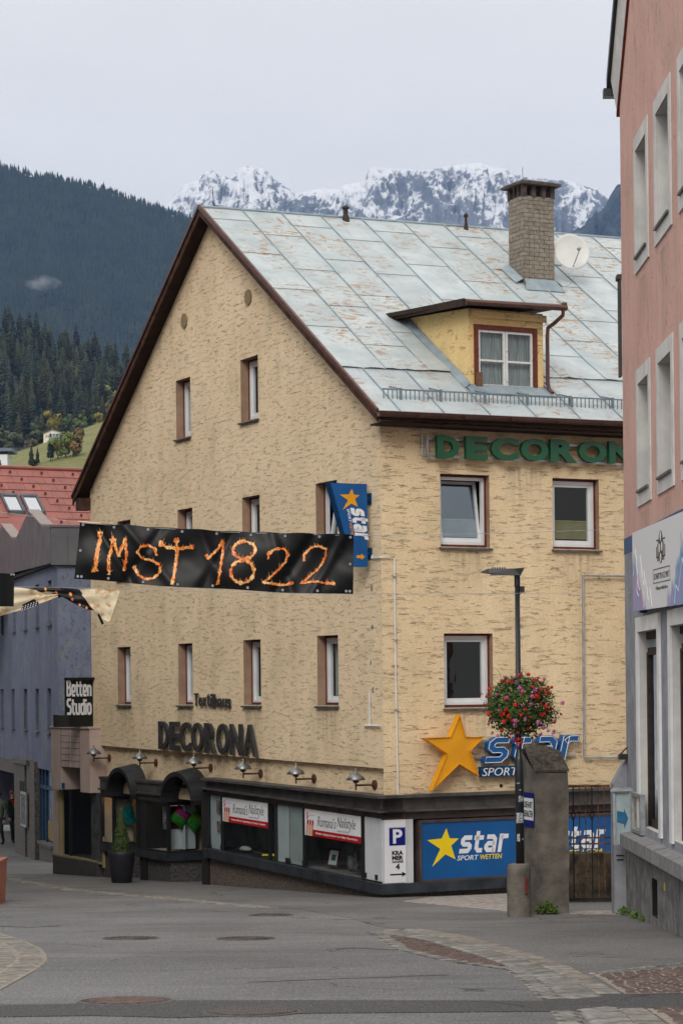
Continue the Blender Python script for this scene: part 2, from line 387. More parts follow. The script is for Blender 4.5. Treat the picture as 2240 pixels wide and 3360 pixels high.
M_petp = leaf_mat('pink_petals', (.60, .20, .42, 1), (.45, .10, .28, 1), .15, 30)

# ------------------------------------------------------------------ mesh builder
BASE = {}
class MB:
    def __init__(s): s.v = []; s.f = []; s.mi = []; s.smooth = False; s.cur = 0
    def face(s, idx): s.f.append(tuple(idx)); s.mi.append(s.cur)
    def add(s, vs, fs):
        o = len(s.v); s.v += [tuple(v) for v in vs]
        for q in fs: s.face([i + o for i in q])
        return s
    def hexa(s, p):      # 8 points: bottom 0-3 counterclockwise, top 4-7
        return s.add(p, [(0, 3, 2, 1), (4, 5, 6, 7), (0, 1, 5, 4), (1, 2, 6, 5), (2, 3, 7, 6), (3, 0, 4, 7)])
    def box(s, x0, x1, y0, y1, z0, z1):
        return s.hexa([(x0, y0, z0), (x1, y0, z0), (x1, y1, z0), (x0, y1, z0), (x0, y0, z1), (x1, y0, z1), (x1, y1, z1), (x0, y1, z1)])
    def fbox(s, F, a0, a1, b0, b1, d0, d1, tilt=0.0, ta=None):   # box in facade space; tilt: fall of b per unit a, about a=ta
        def sh(a, b): return b + tilt * (a - (ta if ta is not None else a0))
        P = lambda a, b, d: F(a, sh(a, b), d)
        return s.hexa([P(a0, b0, d0), P(a1, b0, d0), P(a1, b1, d0), P(a0, b1, d0), P(a0, b0, d1), P(a1, b0, d1), P(a1, b1, d1), P(a0, b1, d1)])
    def fpoly(s, F, pts, d0, d1):    # extruded polygon (counterclockwise in a,b)
        n = len(pts)
        vs = [F(a, b, d0) for a, b in pts] + [F(a, b, d1) for a, b in pts]
        return s.add(vs, [tuple(range(n - 1, -1, -1)), tuple(range(n, 2 * n))] + [(i, (i + 1) % n, n + (i + 1) % n, n + i) for i in range(n)])
    def prism(s, pts, vec):
        n = len(pts); vec = Vector(vec)
        vs = [Vector(p) for p in pts]; vs += [p + vec for p in vs]
        return s.add(vs, [tuple(range(n - 1, -1, -1)), tuple(range(n, 2 * n))] + [(i, (i + 1) % n, n + (i + 1) % n, n + i) for i in range(n)])
    def tube(s, path, r, n=8, cap=True):
        path = [Vector(p) for p in path]; o = len(s.v); k = len(path)
        rs = r if isinstance(r, (list, tuple)) else [r] * k
        up = None
        for i, p in enumerate(path):
            t = (path[min(i + 1, k - 1)] - path[max(i - 1, 0)]).normalized()
            if up is None:
                up = Vector((0, 0, 1)) if abs(t.z) < .9 else Vector((1, 0, 0))
            x = t.cross(up).normalized(); y = x.cross(t).normalized(); up = y
            for j in range(n):
                a = 2 * math.pi * j / n
                s.v.append(tuple(p + (x * math.cos(a) + y * math.sin(a)) * rs[i]))
        for i in range(k - 1):
            for j in range(n):
                s.face((o + i * n + j, o + i * n + (j + 1) % n, o + (i + 1) * n + (j + 1) % n, o + (i + 1) * n + j))
        if cap:
            s.face([o + j for j in range(n - 1, -1, -1)]); s.face([o + (k - 1) * n + j for j in range(n)])
        return s
    def lathe(s, prof, c=(0, 0, 0), n=16, axis='z'):
        o = len(s.v)
        for r, h in prof:
            for j in range(n):
                a = 2 * math.pi * j / n; x, y = r * math.cos(a), r * math.sin(a)
                q = (x, y, h) if axis == 'z' else ((x, -h, y) if axis == 'y' else (-h, x, y))
                s.v.append((c[0] + q[0], c[1] + q[1], c[2] + q[2]))
        for i in range(len(prof) - 1):
            for j in range(n):
                s.face((o + i * n + j, o + i * n + (j + 1) % n, o + (i + 1) * n + (j + 1) % n, o + (i + 1) * n + j))
        s.face([o + j for j in range(n - 1, -1, -1)]); s.face([o + (len(prof) - 1) * n + j for j in range(n)])
        return s
    def stroke(s, F, pts, w, d0, d1, closed=False):   # a bent bar of width w with mitred corners
        pts = [Vector((p[0], p[1])) for p in pts]; n = len(pts); L = []; Rr = []
        for i in range(n):
            a = pts[i - 1] if (i > 0 or closed) else None
            b = pts[(i + 1) % n] if (i < n - 1 or closed) else None
            d1_ = (pts[i] - a).normalized() if a is not None else None
            d2_ = (b - pts[i]).normalized() if b is not None else None
            if d1_ is None: d1_ = d2_
            if d2_ is None: d2_ = d1_
            nn = Vector((-d1_.y - d2_.y, d1_.x + d2_.x))
            nn = nn.normalized() if nn.length > 1e-6 else Vector((-d1_.y, d1_.x))
            k = min(1 / max(nn.dot(Vector((-d1_.y, d1_.x))), .45), 2.0) * w / 2
            L.append(pts[i] + nn * k); Rr.append(pts[i] - nn * k)
        m = n if closed else n - 1
        for i in range(m):
            j = (i + 1) % n
            s.hexa([F(*Rr[i], d0), F(*Rr[j], d0), F(*L[j], d0), F(*L[i], d0), F(*Rr[i], d1), F(*Rr[j], d1), F(*L[j], d1), F(*L[i], d1)])
        return s
    def text(s, F, txt, a0, a1, b0, b1, d0, d1, bold=0.0, shear=0.0, tilt=0.0, skew=0.0):
        vs, fs = text_mesh(txt, bold, shear)
        def mp(x, y, z):
            a = lerp(a0, a1, x); b = lerp(b0, b1, y) + tilt * (a - a0)
            return F(a + skew * (b - b0), b, lerp(d0, d1, z))
        return s.add([mp(*v) for v in vs], fs)
    def build(s, name, m, parent=None, frame=WF, base=(0, 0, 0), smooth=None):
        me = D.meshes.new(name)
        if parent is not None: base = BASE[parent.name]
        b = base
        me.from_pydata([(v[0] - b[0], v[1] - b[1], v[2] - b[2]) for v in s.v], [], s.f)
        for x in (m if isinstance(m, (list, tuple)) else [m]): me.materials.append(x)
        if any(s.mi): me.polygons.foreach_set('material_index', s.mi)
        if s.smooth if smooth is None else smooth: me.polygons.foreach_set('use_smooth', [True] * len(s.f))
        me.validate(); me.update()
        o = D.objects.new(name, me); COL.objects.link(o)
        if parent is not None: o.parent = parent
        else: o.matrix_world = frame @ Matrix.Translation(base)
        BASE[o.name] = base
        return o

TXT = {}
def text_mesh(txt, bold, shear):
    key = (txt, bold, shear)
    if key in TXT: return TXT[key]
    cu = D.curves.new('lettering', 'FONT'); cu.body = txt; cu.offset = bold; cu.shear = shear
    cu.extrude = .5; cu.resolution_u = 3; cu.fill_mode = 'BOTH'
    o = D.objects.new('lettering', cu); COL.objects.link(o)
    me = o.evaluated_get(bpy.context.evaluated_depsgraph_get()).to_mesh()
    vs = [v.co.copy() for v in me.vertices]; fs = [tuple(p.vertices) for p in me.polygons]
    o.evaluated_get(bpy.context.evaluated_depsgraph_get()).to_mesh_clear()
    D.objects.remove(o); D.curves.remove(cu)
    x0 = min(v.x for v in vs); x1 = max(v.x for v in vs); y0 = min(v.y for v in vs); y1 = max(v.y for v in vs)
    vs = [((v.x - x0) / (x1 - x0), (v.y - y0) / (y1 - y0), v.z + .5) for v in vs]
    TXT[key] = (vs, fs)
    return TXT[key]

# all words of the scene, made while the scene is still empty (fast)
for k_ in [('P', .03, 0.0), ('KRA', .05, 0.0), ('MER', .05, 0.0), ('GASSE', .04, 0.0), ('4', .05, 0.0), ('SPORTWETTEN', -.012, .22), ('STARBET24.COM', .01, 0.0), ("Romaná's", -.006, .32), ('Nailstyle', -.006, .32),
           ('IMAGEFILM', .01, 0.0), ('SCHNITTPLATZ IMST', 0, 0.0), ('Filmproduktion', 0, 0.0), ('AUSFAHRT', .02, 0.0), ('FREIHALTEN', .02, 0.0)] + [(w_, .01, q_) for w_ in ('SPORT', 'WETTEN') for q_ in (.2, .1)] + [(c_, w_, 0.0) for c_ in 'DECORNA' for w_ in (.02, .05)] + [(c_, .008, 0.0) for c_ in 'Textilhaus']:
    text_mesh(*k_)

def tag(o, label=None, cat=None, group=None, kind=None):
    if label: o['label'] = label
    if cat: o['category'] = cat
    if group: o['group'] = group
    if kind: o['kind'] = kind
    return o
def thing(name, label, cat, base, frame=WF, group=None):
    o = D.objects.new(name, None); COL.objects.link(o)
    o.empty_display_size = .1
    o.matrix_world = frame @ Matrix.Translation(base)
    BASE[o.name] = tuple(base)
    return tag(o, label, cat, group)
def sub(name, parent):      # an empty that is a part
    o = D.objects.new(name, None); COL.objects.link(o); o.parent = parent; o.empty_display_size = .1
    BASE[o.name] = BASE[parent.name]
    return o
def inst(name, me, parent=None, mtx=WF):
    o = D.objects.new(name, me); COL.objects.link(o)
    if parent is not None: o.parent = parent
    o.matrix_local = mtx
    return o
def copy_tree(o, parent=None):
    c = o.copy(); COL.objects.link(c); c.parent = parent
    BASE[c.name] = BASE.get(o.name, (0, 0, 0))
    for ch in list(o.children): copy_tree(ch, c)
    return c
def bevel_block(name, m, bev=.12, top=.9):      # unit block -.5...5, top edges worn
    b = MB(); t = .5 - bev
    b.add([(-.5, -.5, -.5), (.5, -.5, -.5), (.5, .5, -.5), (-.5, .5, -.5), (-.5, -.5, .28), (.5, -.5, .28), (.5, .5, .28), (-.5, .5, .28),
           (-t, -t, .5), (t, -t, .5), (t, t, .5), (-t, t, .5)],
          [(0, 1, 5, 4), (1, 2, 6, 5), (2, 3, 7, 6), (3, 0, 4, 7), (4, 5, 9, 8), (5, 6, 10, 9), (6, 7, 11, 10), (7, 4, 8, 11), (8, 9, 10, 11)])
    me = D.meshes.new(name); me.from_pydata(b.v, [], b.f); me.materials.append(m); me.update()
    return me

def wall(F, a0, a1, bot, top, holes, breaks=(), d=0.0):
    """outer face of a wall with rectangular openings; bot and top are functions of a"""
    b = MB()
    cuts = sorted(set([a0, a1] + [x for x in breaks if a0 < x < a1] + [h[0] for h in holes] + [h[1] for h in holes]))
    for x0, x1 in zip(cuts, cuts[1:]):
        mid = (x0 + x1) / 2
        hs = sorted([h for h in holes if h[0] < mid < h[1]], key=lambda h: h[2])
        lo = (bot(x0), bot(x1))
        for h in hs + [None]:
            hi = (h[2], h[2]) if h else (top(x0), top(x1))
            if hi[0] > lo[0] + 1e-5 or hi[1] > lo[1] + 1e-5:
                b.add([F(x0, lo[0], d), F(x1, lo[1], d), F(x1, hi[1], d), F(x0, hi[0], d)], [(0, 1, 2, 3)])
            if h: lo = (h[3], h[3])
    return b
def reveal(b, F, h, depth, d=0.0):
    a0, a1, b0, b1 = h
    for p, q in (((a0, b0), (a0, b1)), ((a0, b1), (a1, b1)), ((a1, b1), (a1, b0)), ((a1, b0), (a0, b0))):
        b.add([F(*p, d), F(*q, d), F(*q, d - depth), F(*p, d - depth)], [(0, 1, 2, 3)])
    return b

# ================================================================== the setting: street
ys = [-60, -20, 0, 16, 66, 120, 400, 1200, 3000, 9000]
b = MB()
for i, y in enumerate(ys):
    w = 60 if y < 130 else y * 1.6
    z = G(y) if y <= 120 else G(120) - 2 - (y - 120) * .002
    b.v += [(-w, y, z), (w, y, z)]
for i in range(len(ys) - 1): b.face((2 * i, 2 * i + 1, 2 * i + 3, 2 * i + 2))
road = tag(b.build('road', M_asph), 'grey worn asphalt street sloping down towards the shops', 'road', kind='structure')

def sheet(name, pts, m, h, label, cat='pavement'):
    n = len(pts); b = MB(); b.add([(x, y, G(y) + h) for x, y in pts] + [(x, y, G(y) - .06) for x, y in pts], [tuple(range(n))] + [(i, n + i, n + (i + 1) % n, (i + 1) % n) for i in range(n)])
    return tag(b.build(name, m), label, cat, kind='structure')

GUT = [(-9.4, 58.5), (-8.2, 53.5), (-6.9, 48.6), (-6.0, 46.1), (-5.2, 43.6), (-4.4, 41.9), (-2.98, 39.3), (-1.7, 36.6), (-.6, 34.4), (.1, 31.9), (.45, 29.9), (.654, 29.18)]
OUT = [(.654, 29.18), (1.056, 28.9), (1.573, 27.15), (1.964, 24.72), (2.257, 22.37), (2.372, 19.3), (2.40, 17.2), (2.36, 15.5)]
MID = [(.654, 29.18), (1.166, 27.22), (1.58, 24.98), (1.861, 23.44), (2.05, 21.47), (2.163, 19.2), (2.17, 17.4), (2.12, 15.5)]
INN = [(.507, 28.06), (.974, 26.79), (1.402, 24.23), (1.661, 22.45), (1.82, 20.64), (1.869, 18.55), (1.86, 17.2), (1.80, 15.5)]
EDG = [(.332, 28.6), (.46, 26.8), (.588, 25.13), (1.05, 23.3), (1.614, 22.0), (1.66, 20.13), (1.661, 18.58), (1.64, 17.2), (1.58, 15.5)]

def Hc(x, y):     # house frame -> world plan
    p = HF @ Vector((x, y, 0)); return (p.x, p.y)
sheet('pavement', GUT + [(4.1, 29.9), (4.1, 32.4), (3.2, 33.0), (2.6, 33.1), (1.6, 36.9), Hc(.6, -.1), Hc(0, 0), Hc(.3, 14), (-6.6, 56.8), (-7.2, 60)], M_pave, .005,
      'asphalt footway along the shop windows of the yellow house')
sheet('pavement', [(.80, 29.15)] + OUT[1:6] + [(3.6, 19.3), (4.1, 22.6), (4.1, 29.85), (.9, 29.6)], M_pave, .006, 'asphalt footway in front of the pink house inside the curved stone band')
sheet('driveway', [(.95, 36.85), (2.5, 33.2), (2.62, 36), (4.6, 37), (4.6, 41), (1.5, 38.4)], M_drive, .009, 'pale gravelly driveway strip behind the lamp post', 'driveway')
sheet('driveway', [(2.95, 32.6), (3.95, 31.9), (4.1, 33.2), (3.3, 33.4), (3.1, 33.2)], M_drive, .010, 'pale gravelly ground in front of the rusty gate', 'driveway')
# dark strip of new asphalt
sheet('asphalt_patch', [(-6, 18.7), (-2.4, 18.75), (-1.6, 19.0), (-.4, 18.9), (1.67, 18.6), (2.14, 19.17), (2.9, 19.2), (4.1, 19.25), (4.1, 18.1), (2.7, 17.92), (1.9, 17.68), (1.6, 17.7), (-.32, 17.75), (-1.3, 17.5), (-2.0, 17.75), (-6, 17.6)],
      M_patch, .0085, 'dark strip of new asphalt crossing the street', 'asphalt patch')

def seam(pts, w, m, label):
    b = MB(); n = len(pts)
    for i, (x, y) in enumerate(pts):
        ww = w * R(.7, 1.4); b.v += [(x, y - ww, G(y - ww) + .003), (x, y + ww, G(y + ww) + .003)]
    for i in range(n - 1): b.face((2 * i, 2 * i + 2, 2 * i + 3, 2 * i + 1))
    tag(b.build('tar_seam', m), label, 'tar seam', kind='structure')
M_tar = mat('dark_tar', S(60, 58, 58), S(48, 47, 47), sc=9, rough=.6)
seam([(lerp(-.1, 1.1, k / 16), 25.3 + .22 * math.sin(k * .5) + R(-.06, .06)) for k in range(17)], .035, M_tar, 'dark tar line in the asphalt beside the tapering sett strip')
seam([(lerp(-5.6, -3.9, k / 14), 30.6 + .15 * math.sin(k) + R(-.05, .05)) for k in range(15)], .05, M_tar, 'dark tar line at the left before the stone apron')
seam([(lerp(-.9, 1.0, k / 20), 20.9 + .03 * k + R(-.03, .03)) for k in range(21)], .018, M_tar, 'thin crack line above the dark asphalt strip')
seam([(lerp(2.2, 4.05, k / 14), 26.6 + .05 * k + R(-.02, .02)) for k in range(15)], .05, M_patch, 'dark joint across the footway of the pink house')
sheet('asphalt_patch', [(-3.3, 24.2), (-1.9, 24.5), (-.6, 24.1), (-.5, 22.7), (-1.9, 22.4), (-3.2, 22.6)], asphalt('old_asphalt_repair', S(104, 104, 105), S(86, 86, 88), 1.0), .003, 'faint repaired area in the middle of the street', 'asphalt patch')

BLK = {m: bevel_block('paving_stone', m) for m in (M_stone, M_stoneb, M_porph)}
def on_path(P, t):         # t in 0..1 along polyline by index
    k = t * (len(P) - 1); i = min(int(k), len(P) - 2); f = k - i
    return Vector((lerp(P[i][0], P[i + 1][0], f), lerp(P[i][1], P[i + 1][1], f)))
def at_y(P, y):
    for (x0, y0), (x1, y1) in zip(P, P[1:]):
        if min(y0, y1) <= y <= max(y0, y1): return lerp(x0, x1, (y - y0) / (y1 - y0 + 1e-9))
    return P[0][0] if y > P[0][1] else P[-1][0]
def stone_at(parent, m, c, ex, wx, wy, hgt=.05, name='paving_stone', lift=.0):
    """a stone with its long axis along ex (plan), centre c"""
    ex = Vector((ex.x, ex.y, 0)); ex.normalize()
    zz = G(c.y)
    e1 = Vector((ex.x, ex.y, -.05 * ex.y)); e2 = Vector((-ex.y, ex.x, -.05 * ex.x)); e3 = Vector((0, .05, 1)).normalized()
    h = hgt + R(-.004, .004)
    M = Matrix(((e1.x * wx, e2.x * wy, e3.x * h, c.x), (e1.y * wx, e2.y * wy, e3.y * h, c.y), (e1.z * wx, e2.z * wy, e3.z * h, zz - hgt / 2 + .018 + lift), (0, 0, 0, 1)))
    M = M @ Matrix.Rotation(R(-.02, .02), 4, 'X')
    return inst(name, BLK[m], parent, M)
def band(parent, A, B, step, m, y0, y1, skew=.1, fill=.93, lift=0.0, skip=()):
    y = y0
    while y > y1:
        st = step * R(.85, 1.2)
        ym = y - st / 2
        a = Vector((at_y(A, ym), ym)); bb = Vector((at_y(B, ym + skew), ym + skew))
        if not any(lo < ym < hi for lo, hi in skip) and (bb - a).length > .05:
            d = bb - a
            t2 = Vector((at_y(A, ym - .1) - at_y(A, ym + .1), -.2)).normalized()
            per = abs(d.normalized().cross(t2)) if hasattr(d, 'cross') else 1
            stone_at(parent, m() if callable(m) else m, (a + bb) / 2, d, d.length * .97, st / max(.4, t2.y ** 2) ** .5 * abs(t2.x * d.normalized().y - t2.y * d.normalized().x) * fill, lift=lift)
        y -= st
def joint_sheet(name, A, B, y0, y1, m, h, label, cat):
    n = 24; b = MB()
    for i in range(n + 1):
        y = lerp(y0, y1, i / n)
        b.v += [(at_y(A, y), y, G(y) + h), (at_y(B, y), y, G(y) + h)]
    for i in range(n): b.face((2 * i, 2 * i + 1, 2 * i + 3, 2 * i + 2))
    return tag(b.build(name, m), label, cat, kind='structure')
SK = ((17.62, 18.75),)
pick = lambda: random.choice((M_stone, M_stone, M_stoneb))
g1 = joint_sheet('gutter', MID, OUT, 29.1, 15.6, M_joint, .008, 'outer row of grey stones of the curved gutter by the pink house', 'gutter')
band(g1, MID, OUT, .15, lambda: random.choice((M_stone, M_stoneb)), 28.9, 16.2, .02, skip=((17.7, 19.2),))
g2 = joint_sheet('gutter', INN, MID, 29.0, 15.6, M_mortarl, .007, 'inner row of long grey stones of the curved gutter', 'gutter')
band(g2, INN, MID, .15, M_stone, 28.6, 16.2, .25, skip=((17.7, 18.75),))
g3 = joint_sheet('gutter', [(x - .0, y) for x, y in EDG], [(x + .16, y) for x, y in EDG], 28.5, 15.6, M_joint, .007, 'flat grey edging stones between the street and the red setts', 'gutter')
band(g3, EDG, [(x + .16, y) for x, y in EDG], .3, M_stone, 28.4, 16.2, .05, lift=-.006, skip=((17.7, 18.6),))
RED0 = [(x + .17, y) for x, y in EDG]
g4 = joint_sheet('sett_strip', RED0, INN, 27.9, 22.6, M_joint, .006, 'tapering strip of reddish setts inside the curved gutter', 'paving')
y = 27.9
while y > 22.6:
    st = .14; x0, x1 = at_y(RED0, y), at_y(INN, y) - .01
    n = max(1, round((x1 - x0) / .12))
    if x1 - x0 > .05:
        for i in range(n):
            stone_at(g4, M_porph, Vector((lerp(x0, x1, (i + .5) / n), y + R(-.02, .02))), Vector((1, R(-.1, .1))), (x1 - x0) / n * .9, st * .86, name='sett', lift=-.004)
    y -= st
# setts in front of the pink house, right edge
sp = sheet('sett_paving', [(2.37, 21.3), (2.40, 19.2), (2.42, 15), (4.1, 15), (4.1, 23.3), (3.36, 22.2)], M_mortarl, .007, 'reddish setts with pale joints in front of the pink house', 'paving')
y = 22.9
while y > 16.3:
    xa = max(at_y(OUT, y) + .03, 2.40 + max(0, (y - 21.3)) * 1.15); xe = .17 * y
    x = xa + R(0, .05)
    while x < min(4.05, xe) and y > 0:
        w = R(.09, .15)
        if not (17.9 < y < 19.22): stone_at(sp, M_porph, Vector((x + w / 2, y + R(-.012, .012))), Vector((1, R(-.06, .06))), w * .9, .105, name='sett', lift=-.004)
        x += w
    y -= .125
kb = tag(MB().build('kerb_edging', M_stone), 'thin stone edging along the setts in front of the pink house', 'kerb', kind='structure')
for i in range(9):
    t = i / 9; c = Vector((lerp(2.42, 3.7, t), lerp(21.45, 22.9, t)))
    stone_at(kb, M_stone, c, Vector((1.28, 1.45)), .2, .07, name='kerb_stone')
# gutter along the shops
GUT2 = [(x - .30, y - .10) for x, y in GUT]
g5 = tag(MB().build('gutter', M_joint), 'row of pale and dark stones along the footway of the yellow house', 'gutter', kind='structure')
y = 57.5
while y > 35.2:
    st = .33; a = Vector((at_y(GUT, y), y)); bb = Vector((at_y(GUT2, y - .1), y - .1))
    dx = at_y(GUT, y - .2) - at_y(GUT, y + .2); tv = Vector((dx, -.4)).normalized()
    stone_at(g5, random.choice((M_stone, M_stone, M_stoneb)), (a + bb) / 2 - tv * R(0, .05), Vector((-tv.y, tv.x)) + tv * .5, .34, .26 * R(.8, 1.1), name='gutter_stone', lift=-.004)
    y -= st * abs(tv.y)
# stone apron at the left edge
AP = [(-4.6, 29.6), (-4.3, 28.6), (-3.93, 27.49), (-3.52, 26.0), (-3.33, 25.0), (-3.17, 23.9), (-3.12, 22.6), (-3.12, 20.3), (-3.2, 18.9)]
ap = tag(MB().build('stone_apron', M_joint), 'curved apron of long grey paving stones at the left picture edge', 'paving', kind='structure')
bq = MB(); bq.add([(x, y, G(y) + .006) for x, y in AP] + [(-6.5, 18.9, G(18.9) + .006), (-6.5, 29.6, G(29.6) + .006)], [tuple(range(len(AP) + 2))])
tag(bq.build('paving_bed', M_mortarl), 'pale sandy bed under the curved stone apron', 'paving', kind='structure')
for k in range(4):
    A = [(x - .02 - k * .31 - (.15 if k else 0) * 0, y) for x, y in AP]; B = [(x - .29, y) for x, y in A]
    yy = 29.3
    while yy > 19.2:
        st = .135 * R(.85, 1.15); xa = at_y(A, yy); xb = at_y(B, yy)
        if xa > -.1585 * yy - .05: stone_at(ap, random.choice((M_stone, M_stone, M_stoneb)), Vector(((xa + xb) / 2, yy)), Vector((1, .35)), .285, st * .9 * .94, lift=-.004)
        yy -= st

# ---- iron lids in the street
def lid(x, y, r, kind, label, bolt=True):
    t = thing('manhole_cover', label, 'manhole cover', (x, y, G(y)), group='round lids in the street')
    tiltm = Matrix.Rotation(-.05, 4, 'X')
    def put(o): o.matrix_local = tiltm; return o
    b = MB(); n = 40
    b.lathe([(r, -.03), (r, .008), (r * .93, .010), (r * .925, .003), (.001, .003)], n=n, c=(0, 0, 0))
    b.v = [(v[0] + x, v[1] + y, v[2] + G(y)) for v in b.v]
    put(b.build('rim', M_castiron, t))
    b = MB()
    if kind == 'grid':
        k = 13
        for i in range(-k, k + 1):
            for j in range(-k, k + 1):
                px, py = i * r / k * .93, j * r / k * .93
                if math.hypot(px, py) < r * .88 and (i + j) % 2 == 0:
                    s_ = r / k * .55; b.box(x + px - s_, x + px + s_, y + py - s_ * .8, y + py + s_ * .8, G(y) + .006, G(y) + .02)
        put(b.build('tread_studs', M_castiron, t))
    elif kind == 'setts':
        k = 6
        for i in range(-k, k + 1):
            for j in range(-k, k + 1):
                px, py = (i + (j % 2) * .5) * r / k * .95, j * r / k * .95
                if math.hypot(px, py) < r * .84:
                    s_ = r / k * .42; b.box(x + px - s_, x + px + s_, y + py - s_, y + py + s_, G(y) + .0, G(y) + .016)
        put(b.build('infill_setts', M_porph, t))
    else:
        for i in range(3): b.lathe([(r * (.8 - i * .22), .006), (r * (.8 - i * .22), .014), (r * (.72 - i * .22), .014), (r * (.72 - i * .22), .006)], n=32, c=(x, y, G(y)))
        b.box(x - .05, x + .05, y - .02, y + .02, G(y) + .008, G(y) + .017)
        put(b.build('cast_rings', M_castiron, t))
lid(-2.65, 27.79, .35, 'rings', 'brown round iron lid on the left of the two far ones side by side')
lid(-1.21, 27.49, .36, 'rings', 'brown round iron lid straight below the shop display, right of its twin')
lid(-1.08, 33.05, .33, 'rings', 'partly sunken iron lid beside the gutter before the yellow house')
lid(-1.86, 19.02, .41, 'setts', 'round lid filled with reddish setts above the dark asphalt strip')
lid(-.745, 17.92, .40, 'grid', 'studded round iron lid set in the dark asphalt strip')

# ================================================================== far land
def fbm(x, y, z=0, o=5): return noise.fractal(Vector((x, y, z)), 1.0, 2.0, o)
def sstep(a, b, x):
    t = max(0, min(1, (x - a) / (b - a))); return t * t * (3 - 2 * t)
def near_z(X, Y):
    base = 123 + (Y - 1040) * (.17 if Y < 1060 else .0) + (max(0, Y - 1060) * .27 + (3.4 if Y >= 1060 else 0))
    k = sstep(1240, 1060, Y)
    lat = max(-17, min(9, (X + 112) * .33)) * k
    lat -= max(0, (X + 205)) * .3 * sstep(1060, 1350, Y)
    if Y < 700: base -= (700 - Y) * .06
    if Y > 1395: base -= (Y - 1395) * .75
    return base + lat + fbm(X * .012, Y * .012) * 2.0
def terrain(name, x0, x1, y0, y1, nx, ny, zf, m, label, cat, smooth=True):
    b = MB()
    for j in range(ny + 1):
        for i in range(nx + 1):
            X = lerp(x0, x1, i / nx); Y = lerp(y0, y1, j / ny); b.v.append((X, Y, zf(X, Y)))
    for j in range(ny):
        for i in range(nx):
            k = j * (nx + 1) + i; b.face((k, k + 1, k + nx + 2, k + nx + 1))
    return tag(b.build(name, m, smooth=smooth), label, cat, kind='structure')
t = NT('meadow_grass')
p = t.pos()
col = t.ramp(t.noise(t.n('Mapping', Vector=p, Scale=(1, 1, 3.5)).outputs[0], .06, 5, .65), [(.3, (.13, .12, .045, 1)), (.55, (.19, .185, .055, 1)), (.75, (.25, .235, .075, 1))])
col = t.mixc(t.ramp(t.noise(p, .5, 4, .7), [(.35, .5), (.6, 0.0)]), col, (.10, .105, .04, 1))
t.color(col); t.rough(.95); t.bump(t.noise(p, .8, 4), .7, .8)
M_meadow = t.m
terrain('meadow_hill', -420, 260, 240, 1062, 70, 60, near_z, M_meadow, 'sloping autumn meadow hill behind the red roof', 'hill')

def crest(X): return interp([(-1600, 1150), (-900, 1020), (-601, 940), (-546, 925), (-437, 902), (-329, 868), (-242, 832), (0, 735), (500, 520), (1200, 330)], X)
def hill_z(X, Y):
    t_ = (Y - 3200) / 800.0
    if t_ <= 1: z = crest(X) * (.40 + .60 * max(-.6, t_))
    else: z = crest(X) - (Y - 4000) * .4
    return z + fbm(X * .004, Y * .004) * 22 * (1 - .6 * sstep(.6, 1, t_))
M_hill = mat('forest_floor', (.03, .036, .022, 1), (.02, .025, .016, 1), sc=.01, rough=.95)
terrain('forest_hill', -1500, 900, 2600, 4500, 60, 50, hill_z, M_hill, 'high wooded hill falling from the left', 'hill')
# the wood on it: thousands of small spruces, one mass
rs = random.Random(5)
b = MB(); cnt = 0
while cnt < 15000:
    Y = 3150 + 850 * rs.random() ** .75; X = Y * rs.uniform(-.170, -.045)
    z = hill_z(X, Y) - 1
    h = rs.uniform(7, 17) * (1 + .25 * noise.noise(Vector((X * .02, Y * .02, 0)))); w = h * rs.uniform(.17, .27)
    o = len(b.v); a0 = rs.uniform(0, 6)
    for lv, (zz, ww) in enumerate(((.08, 1.0), (.5, .62), (.36, .85))):
        pass
    for kk, (zb, zt, ww) in enumerate(((.05, .62, 1.0), (.42, 1.0, .62))):
        o = len(b.v)
        for j in range(6):
            a = a0 + kk + j * math.pi / 3; rr = w * ww * rs.uniform(.8, 1.15)
            b.v.append((X + rr * math.cos(a), Y + rr * math.sin(a), z + h * (zb + rs.uniform(-.03, .03))))
        b.v.append((X, Y, z + h * zt))
        for j in range(6): b.face((o + j, o + (j + 1) % 6, o + 6))
    cnt += 1
t = NT('distant_spruce'); p = t.pos()
t.color(t.ramp(t.noise(p, .03, 4, .7), [(.3, (.016, .027, .022, 1)), (.65, (.040, .052, .032, 1))])); t.rough(.9)
tag(b.build('hillside_forest', t.m), 'dense dark spruce forest covering the high left hill', 'forest', kind='stuff')

# snowy mountains
PEAK = [(300, 740), (520, 700), (580, 640), (605, 605), (655, 590), (672, 562), (700, 560), (735, 580), (762, 572), (790, 548), (825, 543), (870, 555), (905, 590), (940, 615), (975, 640), (985, 630), (1060, 618), (1115, 622), (1125, 607), (1195, 595), (1208, 560), (1225, 547), (1265, 552), (1340, 556), (1400, 560), (1470, 545), (1530, 535), (1575, 533), (1605, 545), (1660, 555), (1715, 580), (1790, 585), (1850, 590), (1900, 605), (1960, 625), (1985, 645), (2020, 680), (2200, 760), (2400, 800)]
def mtn(u, tt):
    """tt 0 at the crest, growing towards us"""
    v = interp(PEAK, u)
    p = at(u, v, 7600.0)
    Y = 7600 - tt * 1500
    amp = sstep(0, .05, tt)
    x, yy = u / 60.0, tt * 16
    r1 = 1 - abs(noise.noise(Vector((x * .55 + yy * .10, yy * .16, 3.3)))) * 2      # spurs running downhill
    r2 = 1 - abs(noise.noise(Vector((x * 1.5 - yy * .2, yy * .5, 8.3)))) * 2
    r3 = fbm(x * 3.2, yy * 1.6, 5.5, 5)
    dz = (r1 - .5) * 42 + (r2 - .5) * 22 + r3 * 13
    z = p.z * (1 - .60 * tt) + (dz - 16) * amp + 5 * fbm(x * 9, yy, 1, 4) * (1 - amp)
    return (p.x * Y / 7600 + r3 * 12 * amp, Y - dz * .9 * amp, z)
